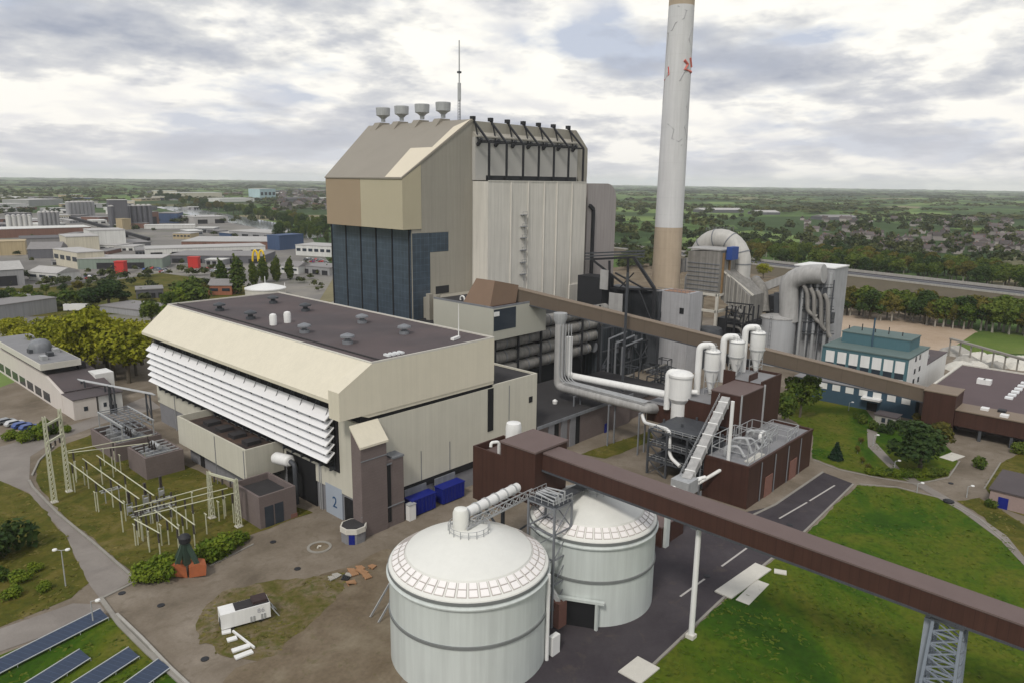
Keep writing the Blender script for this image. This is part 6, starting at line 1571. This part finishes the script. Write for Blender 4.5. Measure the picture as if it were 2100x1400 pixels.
# ================================================================ VEGETATION
def leafmesh(name,m,lobes,n,size,seed,flat=.0):
    rr=np.random.RandomState(seed); w=np.array([l[3]*l[4]*l[5] for l in lobes])**.75; w/=w.sum()
    idx=rr.choice(len(lobes),n,p=w); L=np.array(lobes)[idx]
    d=rr.normal(size=(n,3)); d/=np.linalg.norm(d,axis=1)[:,None]
    d[:,2]=np.where(rr.rand(n)<.35,np.abs(d[:,2]),d[:,2])
    rad=rr.uniform(.35,1.08,n)**.55
    c=L[:,:3]+d*L[:,3:6]*rad[:,None]
    nr=d*.8+rr.normal(size=(n,3))*.55+np.array([0,0,.35]); nr/=np.linalg.norm(nr,axis=1)[:,None]
    a=np.cross(nr,rr.normal(size=(n,3))); a/=np.linalg.norm(a,axis=1)[:,None]; b=np.cross(nr,a)
    s=size*rr.uniform(.55,1.3,n)[:,None]; s2=s*rr.uniform(.55,.95,n)[:,None]
    V=np.stack([c-a*s-b*s2*.3,c-a*s*.2-b*s2,c+a*s-b*s2*.2,c+a*s*.3+b*s2],1).reshape(-1,3)
    me=bpy.data.meshes.new(name); me.vertices.add(4*n); me.vertices.foreach_set('co',V.ravel())
    me.loops.add(4*n); me.loops.foreach_set('vertex_index',np.arange(4*n)); me.polygons.add(n); me.polygons.foreach_set('loop_start',np.arange(n)*4); me.polygons.foreach_set('loop_total',np.full(n,4))
    me.materials.append(m); me.update(calc_edges=True); return me
def make_tree(kind,seed,fm,h,w,n,size,tm='trunk',trunkh=.28):
    rr=random.Random(seed); lobes=[]
    if kind=='round':
        for i in range(13):
            a=rr.uniform(0,6.28); q=rr.uniform(.1,.72)*w/2; z=h*rr.uniform(.42,.86); k=1-abs(z/h-.58)*1.1; rad=w*rr.uniform(.15,.25)
            lobes.append((q*k*math.cos(a)*1.2,q*k*math.sin(a)*1.2,z,rad,rad,rad*rr.uniform(.65,.95)))
        lobes.append((0,0,h*.62,w*.3,w*.3,h*.3))
    elif kind=='column':
        for i in range(11):
            f=i/10; z=h*(.12+.82*f); rad=w/2*(math.sin(math.pi*min(.98,.18+f*.8)))**.8
            lobes.append((rr.uniform(-.12,.12)*w,rr.uniform(-.12,.12)*w,z,rad,rad,h*.10))
    elif kind=='cone':
        for i in range(10):
            f=i/10; rad=w/2*(1-f*.92); lobes.append((0,0,h*(.08+.88*f),rad,rad,h*.07))
    elif kind=='bush':
        for i in range(8):
            a=rr.uniform(0,6.28); q=rr.uniform(0,.75)*w/2; r0=w*rr.uniform(.18,.30); lobes.append((q*math.cos(a),q*math.sin(a),h*.42,r0,r0,h*rr.uniform(.35,.6)))
    return lobes
TREE={}
def proto(key,kind,seed,fm,h,w,n,size,tm='trunk'):
    lobes=make_tree(kind,seed,fm,h,w,n,size); me=leafmesh('crown',M[fm],lobes,n,size,seed)
    rr=random.Random(seed); q=MB()
    if kind!='bush':
        q.tube([(0,0,-.2),(.05*h*.2,0,h*.28),(0,.02*h,h*(.62 if kind=='round' else .92))],[w*.035+.06,w*.026+.04,.03],8)
        if kind=='round':
            for k in range(5):
                l=lobes[k*2]; q.tube([(0,0,h*(.25+.05*k)),(l[0]*.5,l[1]*.5,h*.4),(l[0],l[1],l[2])],[w*.018+.03,w*.012+.02,.02],5)
    else:
        for k in range(4): q.tube([(0,0,-.1),(lobes[k][0],lobes[k][1],lobes[k][2])],[.07,.02],5)
    tmk=MB(); tr=bpy.data.meshes.new('trunk'); tr.from_pydata(q.v,[],q.f); tr.materials.append(M[tm]); tr.update()
    TREE[key]=(me,tr,h)
proto('willow','round',1,'f_willow',10,9.5,2100,.36); proto('willow2','round',2,'f_willow',10,8.5,2000,.36)
proto('green','round',3,'f_green',10,9,2200,.45); proto('green2','round',4,'f_green',10,8,2200,.45,'trunk_pale')
proto('dark','round',5,'f_dark',10,10,2200,.45); proto('olive','round',6,'f_olive',10,8.5,2000,.45,'trunk_pale'); proto('olive2','round',12,'f_olive',11,8,1600,.42,'trunk_pale')
proto('poplar','column',7,'f_poplar',14,5,1900,.45); proto('conifer','cone',8,'f_con',6,4.4,1500,.32)
proto('bush','bush',9,'f_green',3,4,700,.28); proto('hedge','bush',10,'f_hedge',3,4.4,1100,.25); proto('bushd','bush',11,'f_dark',3,4,700,.28)
NAMES=dict(willow='willow_tree',willow2='willow_tree',poplar='poplar_tree',conifer='conifer_tree',bush='shrub',hedge='hedge_shrub',bushd='shrub')
MASS=[]
def mass(lst):
    for (u,v,top) in lst:
        p=g(u,v); h=max(3,min(16,zv(p.x,p.y,top))); MASS.append((p.x,p.y,h,h*rnd.uniform(.8,1.2)))
def leafmass(name,pts,nq,m,seed,label,sz=.16):
    rr=np.random.RandomState(seed); P=np.array(pts); n=len(P); N=n*nq
    ob=np.repeat(np.arange(n),nq); c0=np.stack([P[:,0],P[:,1],P[:,2]*.55],1)[ob]; R0=np.stack([P[:,3]*.5,P[:,3]*.5,P[:,2]*.45],1)[ob]
    lob=rr.normal(size=(n,6,3)); lob/=np.linalg.norm(lob,axis=2)[:,:,None]; li=rr.randint(0,6,N)
    d=lob[ob,li]*.55+rr.normal(size=(N,3))*.33; d[:,2]=np.abs(d[:,2])*1.1-.25
    c=c0+d*R0; nr=d+rr.normal(size=(N,3))*.5+np.array([0,0,.5]); nr/=np.linalg.norm(nr,axis=1)[:,None]
    a=np.cross(nr,rr.normal(size=(N,3))); a/=np.linalg.norm(a,axis=1)[:,None]; b=np.cross(nr,a); s=(P[:,3]*sz)[ob][:,None]*rr.uniform(.6,1.4,N)[:,None]
    V=np.stack([c-a*s-b*s*.3,c-a*s*.2-b*s*.8,c+a*s-b*s*.2,c+a*s*.3+b*s*.8],1).reshape(-1,3)
    k=np.repeat(np.minimum(1,1.1*P[:,2]/P[:,3])[ob],4); cz=np.repeat(c[:,2],4); V[:,2]=cz+(V[:,2]-cz)*k; V[:,2]=np.maximum(V[:,2],.1)
    me=bpy.data.meshes.new(name); me.vertices.add(4*N); me.vertices.foreach_set('co',V.ravel()); me.loops.add(4*N); me.loops.foreach_set('vertex_index',np.arange(4*N))
    me.polygons.add(N); me.polygons.foreach_set('loop_start',np.arange(N)*4); me.polygons.foreach_set('loop_total',np.full(N,4)); me.materials.append(m); me.update(calc_edges=True)
    o=bpy.data.objects.new(name,me); col.objects.link(o); return tag(o,label,'woodland',kind='stuff')
def tree(key,x,y,h,label,group=None,rz=None,wide=1.0,z=0):
    me,tr,ph=TREE[key]; nm=NAMES.get(key,'broadleaf_tree'); s=h/ph
    t=T(nm,label,'shrub' if key in ('bush','hedge','bushd') else 'tree',(x,y,z),group)
    t.rotation_euler=(0,0,rnd.uniform(0,6.28) if rz is None else rz); t.scale=(s*wide,s*wide,s)
    for n_,m_ in (('crown',me),('trunk' if nm!='shrub' else 'stem',tr)):
        o=bpy.data.objects.new(n_,m_); col.objects.link(o); o.parent=t
    return t
def trees(lst,key,label,group,dj=0.0):
    for (u,v,top) in lst:
        p=g(u,v); h=max(1.2,zv(p.x,p.y,top)); k=rnd.choice(key) if isinstance(key,(list,tuple)) else key
        tree(k,p.x,p.y,h,label,group,wide=rnd.uniform(.85,1.15))
def one(key,u,v,top,label,wide=1.0):
    p=g(u,v); tree(key,p.x,p.y,max(1,zv(p.x,p.y,top)),label,None,wide=wide)
# left yellow green group
trees([(70,740,660),(110,760,655),(150,775,668),(195,775,628),(235,780,655),(265,785,672),(292,748,655),(40,715,650),(175,735,640),(215,745,632),(85,720,645),(130,728,645),(250,745,650),(20,700,652),(280,770,690),(222,765,650),(165,765,672)],['willow','willow2'],'yellow green spring tree in the loose group behind the white office','yellow green trees behind the white office')
one('green',312,668,618,'round bright green tree peeping out behind the left end of the cream hall',1.1); one('dark',225,632,576,'broad dark green tree standing alone behind the yellow green group',1.5)
one('dark',190,632,590,'smaller dark green tree left of the broad dark one',1.2)
trees([(10,640,595),(40,638,600),(75,635,598),(110,625,600),(140,630,592),(165,628,600),(60,610,585),(95,605,583),(130,603,582),(20,612,588),(255,628,605),(160,600,575)],['green','olive','bush','dark'],'green or brownish tree in the belt between the grey roof and the estate','tree belt before the estate')
trees([(345,640,600),(365,630,590),(385,615,572),(405,625,580),(340,655,625),(360,640,612),(420,610,580),(400,600,565)],['olive','green','bush','hedge'],'mixed shrub or small tree on the bank behind the left end of the cream hall','bank shrubs behind the cream hall')
for (u,v,tp,l) in ((455,592,530,'leftmost slim dark poplar behind the cream hall'),(489,604,522,'tallest broad dark poplar left of the yellow sign'),(520,588,535,'slender poplar just left of the yellow sign mast'),(541,580,524,'yellowish poplar beside the yellow sign mast'),(568,578,524,'dark poplar right of the yellow sign mast'),(595,574,526,'rightmost dark poplar of the row')):
    one('poplar',u,v,tp,l,1.1)
# switchyard hedge
trees([(300,1188,1150),(325,1182,1140),(345,1178,1135),(312,1180,1150),(335,1188,1150),(430,1150,1110),(450,1140,1098),(470,1128,1092),(490,1118,1088),(440,1135,1105),(410,1150,1120),(503,1108,1090)],'hedge','bright green clipped shrub in the hedge at the front of the switchyard','front hedge shrubs of the switchyard')
trees([(25,900,880),(50,905,880),(80,900,868),(110,890,868),(140,885,870),(95,880,858),(120,870,855)],['bush','hedge'],'low green shrub on the verge by the white office road','verge shrubs by the office road')
one('bushd',10,1140,1065,'dark bush standing in the grass at the left edge',1.0)
trees([(40,1190,1165),(70,1170,1150),(30,1225,1200),(95,1210,1190),(0,1190,1160)],['bush','hedge'],'low scrub in the rough grass at the left edge','scrub at the left edge')
# right lawn
one('green',1640,855,768,'upright green tree beside the brown process building',.9); one('green2',1610,880,800,'smaller green tree hugging the brown process building',.8)
one('dark',1885,968,872,'large round dark green tree on the lawn beside the curved path',1.25); one('olive',1925,930,865,'olive tree behind the large round lawn tree',1.0); one('conifer',1714,942,903,'small dark conical conifer on the lawn',1.0)
trees([(1770,868,848),(1790,880,860),(1815,888,868),(1840,880,858),(1755,858,845),(1860,880,862),(1880,868,846),(1900,872,848),(1650,905,880),(1625,895,870)],['bush','bushd','olive'],'dark shrub around the small grey shed','shrubs around the grey shed')
trees([(1758,930,912),(1768,950,935),(1780,965,950),(1765,910,895)],'olive','reddish olive shrub along the inside of the curved path','shrubs along the curved path')
trees([(1780+i*14,972+6*math.sin(i*.25),958) for i in range(12)],['hedge','bush'],'low hedge shrub along the road edge of the round lawn','edge hedge of the round lawn')
trees([(2010,960,935),(2050,1020,1000),(2030,1040,1022),(2090,930,905)],['bush','hedge'],'green shrub near the pale pink garage','shrubs near the garage')
# tree rows on the right
rr=random.Random(5)
L_=[]
for i in range(46):
    f=i/45; u=1700+f*430; v=642+f*48+rr.uniform(-4,5); L_.append((u+rr.uniform(-5,5),v,v-(54+14*f)+rr.uniform(-8,9)))
trees(L_,['olive','olive2','green2','green2','dark'],'tall spring tree with pale trunk in the row between sand field and track bed','tree row beside the sand field')
L_=[]
for i in range(130):
    f=rr.random(); u=1535+f*600; v=540+f*62+rr.uniform(-22,2); L_.append((u,v,v-(32+8*f)+rr.uniform(-6,6)))
trees(L_,['green','green2','dark','olive','green'],'bushy green tree in the dense belt beyond the track bed','dense belt beyond the track bed')
one('willow',1565,572,540,'bright yellow green tree just right of the arched duct',1.1)
L_=[(rr.uniform(1540,2130),rr.uniform(470,522),0) for i in range(100)]
mass([(u,v,v-rr.uniform(12,24)) for u,v,_ in L_])
L_=[(rr.uniform(1265,1345),rr.uniform(430,545)) for i in range(40)]+[(rr.uniform(1400,1560),rr.uniform(430,500)) for i in range(45)]
mass([(u,v,v-rr.uniform(9,16)-(v-430)*.12) for u,v in L_])
# canal and far left belts
L_=[]
for i in range(60):
    f=i/59; u=316+f*370; v=408+f*66+rr.uniform(-5,5); L_.append((u,v,v-13-12*f+rr.uniform(-4,3)))
trees(L_,['dark','green','olive'],'tree in the dark row along the far canal bank','trees along the far canal bank')
L_=[(rr.uniform(570,684),rr.uniform(468,498)) for i in range(28)]
trees([(u,v,v-rr.uniform(20,32)) for u,v in L_],['dark','green','poplar'],'dense green tree left of the boiler house','dense trees left of the boiler house')
L_=[(rr.uniform(-20,320),rr.uniform(392,416)) for i in range(70)]
mass([(u,v,v-rr.uniform(7,13)) for u,v in L_])
L_=[(rr.uniform(560,680),rr.uniform(395,440)) for i in range(40)]
mass([(u,v,v-rr.uniform(8,14)) for u,v in L_])
L_=[(rr.uniform(0,560),rr.uniform(470,600)) for i in range(46)]
mass([(u,v,v-rr.uniform(9,14)) for u,v in L_])
L_=[(rr.uniform(-20,330),rr.uniform(566,640)) for i in range(70)]+[(rr.uniform(330,480),rr.uniform(560,600)) for i in range(16)]
mass([(u,v,v-rr.uniform(10,22)) for u,v in L_])
L_=[]
for i in range(110):
    f=rr.random(); L_.append((1700+f*420,606+f*44+rr.uniform(0,30)))
mass([(u,v,v-rr.uniform(8,20)) for u,v in L_])
L_=[(rr.uniform(1270,1345),rr.uniform(520,556)) for i in range(26)]+[(rr.uniform(1395,1560),rr.uniform(515,560)) for i in range(60)]
mass([(u,v,v-rr.uniform(14,26)) for u,v in L_])
L_=[(rr.uniform(600,690),rr.uniform(530,600)) for i in range(14)]
mass([(u,v,v-rr.uniform(8,16)) for u,v in L_])
# houses on the right and beyond the canal
def house_proto():
    t=T('brick_house','small far brick house with a dark pitched roof among trees','house',(0,0,0))
    MB().box(-5,5,-4,4,0,5).build('wall',mat('grey_brick_wall',(.27,.245,.235),.85,.15,.2,rand=.35),t)
    q=MB(); q.add([(-5.3,-4.5,5),(5.3,-4.5,5),(5.3,4.5,5),(-5.3,4.5,5),(-5.3,0,9),(5.3,0,9)],[(0,1,5,4),(2,3,4,5),(3,0,4),(1,2,5),(3,2,1,0)])
    rf=q.build('roof',mat('house_roof_tile',(.095,.080,.080),.8,.15,.3,rand=.5),t); MB().box(2,2.9,-.5,.5,8,10).build('chimney_stack',M['brickred'],rf)
    for x in (-3.2,0,3.2): MB().box(x-.8,x+.8,-4.06,-4,1.2,3.2).build('window',M['white'],t)
    return t
H0=house_proto(); first=True
for i in range(150):
    u,v=rr.uniform(1640,2125),rr.uniform(450,522)
    if v>505 and u<1760: continue
    p=g(u,v); lab,grp='small brick house with a dark roof in the village beyond the tree belt','village houses beyond the tree belt'
    if first: H0.location=p; H0.rotation_euler=(0,0,.4); H0['label']=lab; H0['group']=grp; first=False
    else: dup(H0,p,rr.choice([.4,.4+1.57,.2,1.9]),rr.uniform(.75,1.15),lab,grp)
for i in range(34):
    u,v=rr.uniform(560,675),rr.uniform(398,432); dup(H0,g(u,v),rr.choice([.4,1.9,.9]),rr.uniform(1.2,2.0),'small house roof among the trees beyond the canal','houses beyond the canal')
for (u0,u1,v,tp,l) in ((1440,1525,437,431,'long pale shed roof in the fields right of the chimney'),(1690,1760,452,446,'grey farm shed roofs far off right of the chimney'),(1555,1600,441,436,'dark far barn beside the pale shed')):
    bld('far_barn',l,(u0,v),(u1,v),40,tp,'dgrey','roofl' if 'pale' in l else 'roofm','barn',None,4)
# distant woodland as one mass
def woodland(spec,seed):
    rr=np.random.RandomState(seed); out=[]
    for (n,d0,d1,thr,s0,s1,h) in spec:
        pts=[]; tries=0
        while len(pts)<n and tries<n*14:
            tries+=1
            a=YAW+rr.uniform(-.78,.78); d=math.exp(rr.uniform(math.log(d0),math.log(d1))); x,y=d*math.cos(a),d*math.sin(a)
            if mnoise.noise(Vector((x/330,y/330,seed)))+.5*mnoise.noise(Vector((x/110,y/110,seed+5)))<thr: continue
            if a>YAW+.12 and d<1150 : continue
            pts.append((x,y,h*rr.uniform(.7,1.3),rr.uniform(s0,s1)))
        out.append(pts)
    return out
M['f_far']=foliage('leaf_far_woodland',(.024,.042,.016),(.115,.120,.035),.02)
w_=woodland([(900,760,1700,.10,7,12,10),(2300,1700,5000,.13,16,40,10),(1800,5000,20000,.10,60,240,11)],3)
leafmass('middle_woodland',MASS,90,M['f_far'],1,'patchy trees around the village, the chimney and the estate edges')
leafmass('near_woodland',w_[0],60,M['f_far'],2,'loose woods beginning beyond the estate and the village')
leafmass('distant_woodland',w_[1],26,M['f_far'],3,'far off hedgerows and copses between the fields',.2)
leafmass('horizon_woodland',w_[2],16,M['f_far'],4,'hazy woods along the horizon',.25)
# scattered far buildings of the estate and the town beyond
rr=random.Random(77)
FB=[]
for i in range(46):
    u=rr.uniform(-20,330); v=rr.uniform(408,470); FB.append((u,v,rr.uniform(22,60),rr.uniform(5,10)))
for i in range(26):
    u=rr.uniform(-10,540); v=rr.uniform(475,548); FB.append((u,v,rr.uniform(20,46),rr.uniform(6,11)))
for i in range(26):
    u=rr.uniform(300,680); v=rr.uniform(390,432); FB.append((u,v,rr.uniform(14,44),rr.uniform(3,6)))
for i,(u,v,w,hh) in enumerate(FB):
    c1,c2=rr.choice([('white','roofl'),('white','white'),('grey','roofl'),('cream','roofl'),('dgrey','roofm'),('grey','roofm'),('brown','roofm'),('blue','roofl'),('tan','roofl'),('grey','white')])
    cn={'white':'white','grey':'grey','cream':'cream','dgrey':'dark grey','brown':'brown','blue':'blue','tan':'tan'}[c1]
    zone='packed behind the estate silos' if i<46 else ('squeezed between the larger estate halls' if i<72 else 'scattered beyond the canal')
    bld('small_hall','small %s hall %s'%(cn,zone),(u-w/2,v),(u+w/2,v-w*rr.uniform(-.03,.05)),rr.uniform(15,40),v-hh,c1,c2,'warehouse','small %s halls %s'%(cn,zone),0,rr.choice([0,0,2,3]),rr.choice([0,3,5]))
# air: pale haze, sky outside
hm=bpy.data.materials.new('haze_air'); hm.use_nodes=True; ht=hm.node_tree; ht.nodes.clear()
hv=_n(ht,'ShaderNodeVolumePrincipled'); hv.inputs['Color'].default_value=(.93,.96,1.0,1); hv.inputs['Density'].default_value=.000055; hv.inputs['Anisotropy'].default_value=-.15
ho=_n(ht,'ShaderNodeOutputMaterial'); ht.links.new(hv.outputs[0],ho.inputs['Volume'])
scene.cycles.volume_bounces=2
tag(MB().box(-21000,21000,-21000,21000,-1,172).build('haze',hm),kind='stuff')

def inside(x,y,p):
    c=False; n=len(p); j=n-1
    for i in range(n):
        if (p[i][1]>y)!=(p[j][1]>y) and x<(p[j][0]-p[i][0])*(y-p[i][1])/(p[j][1]-p[i][1])+p[i][0]: c=not c
        j=i
    return c
M['f_tuft']=foliage('grass_tuft',(.050,.100,.006),(.13,.150,.018),.25); M['f_tuft_dry']=foliage('dry_grass_tuft',(.085,.092,.012),(.21,.175,.055),.25)
def tufts(key,names,n,m,seed,label):
    rr=np.random.RandomState(seed); P=[]
    for nm,p,mn in POLY:
        if mn not in names: continue
        xs=[q[0] for q in p]; ys=[q[1] for q in p]; x0,x1,y0,y1=max(min(xs),-40),min(max(xs),260),max(min(ys),-20),min(max(ys),240)
        if x1<=x0 or y1<=y0: continue
        k=int(min(26000,(x1-x0)*(y1-y0)*n))
        for x,y in np.stack([rr.uniform(x0,x1,k),rr.uniform(y0,y1,k)],1):
            d=math.hypot(x,y)
            if d<40 or d>230 or rr.rand()>min(1,95/d): continue
            if mnoise.noise(Vector((x*.12,y*.12,seed)))+.6*mnoise.noise(Vector((x*.5,y*.5,3)))<.02: continue
            if inside(x,y,p): P.append((x,y))
    P=np.array(P); N=len(P); a=rr.uniform(0,3.14,N); s=rr.uniform(.16,.42,N); h=rr.uniform(.06,.20,N)
    dx,dy=np.cos(a)*s,np.sin(a)*s; lx,ly=rr.uniform(-.5,.5,N),rr.uniform(-.5,.5,N); z=np.full(N,.1)
    V=np.stack([np.stack([P[:,0]-dx,P[:,1]-dy,z],1),np.stack([P[:,0]+dx,P[:,1]+dy,z],1),np.stack([P[:,0]+dx*.7+lx,P[:,1]+dy*.7+ly,z+h],1),np.stack([P[:,0]-dx*.7+lx,P[:,1]-dy*.7+ly,z+h*.8],1)],1).reshape(-1,3)
    me=bpy.data.meshes.new(key); me.vertices.add(4*N); me.vertices.foreach_set('co',V.ravel()); me.loops.add(4*N); me.loops.foreach_set('vertex_index',np.arange(4*N))
    me.polygons.add(N); me.polygons.foreach_set('loop_start',np.arange(N)*4); me.polygons.foreach_set('loop_total',np.full(N,4)); me.materials.append(m); me.update(calc_edges=True)
    o=bpy.data.objects.new(key,me); col.objects.link(o); tag(o,label,'grass',kind='stuff')
tufts('grass_tufts',('lawn_grass',),2.2,M['f_tuft'],5,'uneven green grass tufts on the lawns')
tufts('dry_grass_tufts',('olive_grass','scruffy_ground'),1.6,M['f_tuft_dry'],6,'yellowish rough grass tufts in the switchyard and on the dirt patch')
for i,(u,v) in enumerate(((330,1240),(420,1350),(560,1110),(610,1165),(250,1215),(1620,1075),(1450,1180),(1950,990))):
    p=g(u,v,.15); t=tag(MB().lathe(p.x,p.y,[(.55,.1),(.55,.19),(.05,.2)],14).build('drain_cover',M['dark'],None,loc=p),'round dark drain cover set flush in the road or yard surface','drain cover','drain covers in the roads and yard')
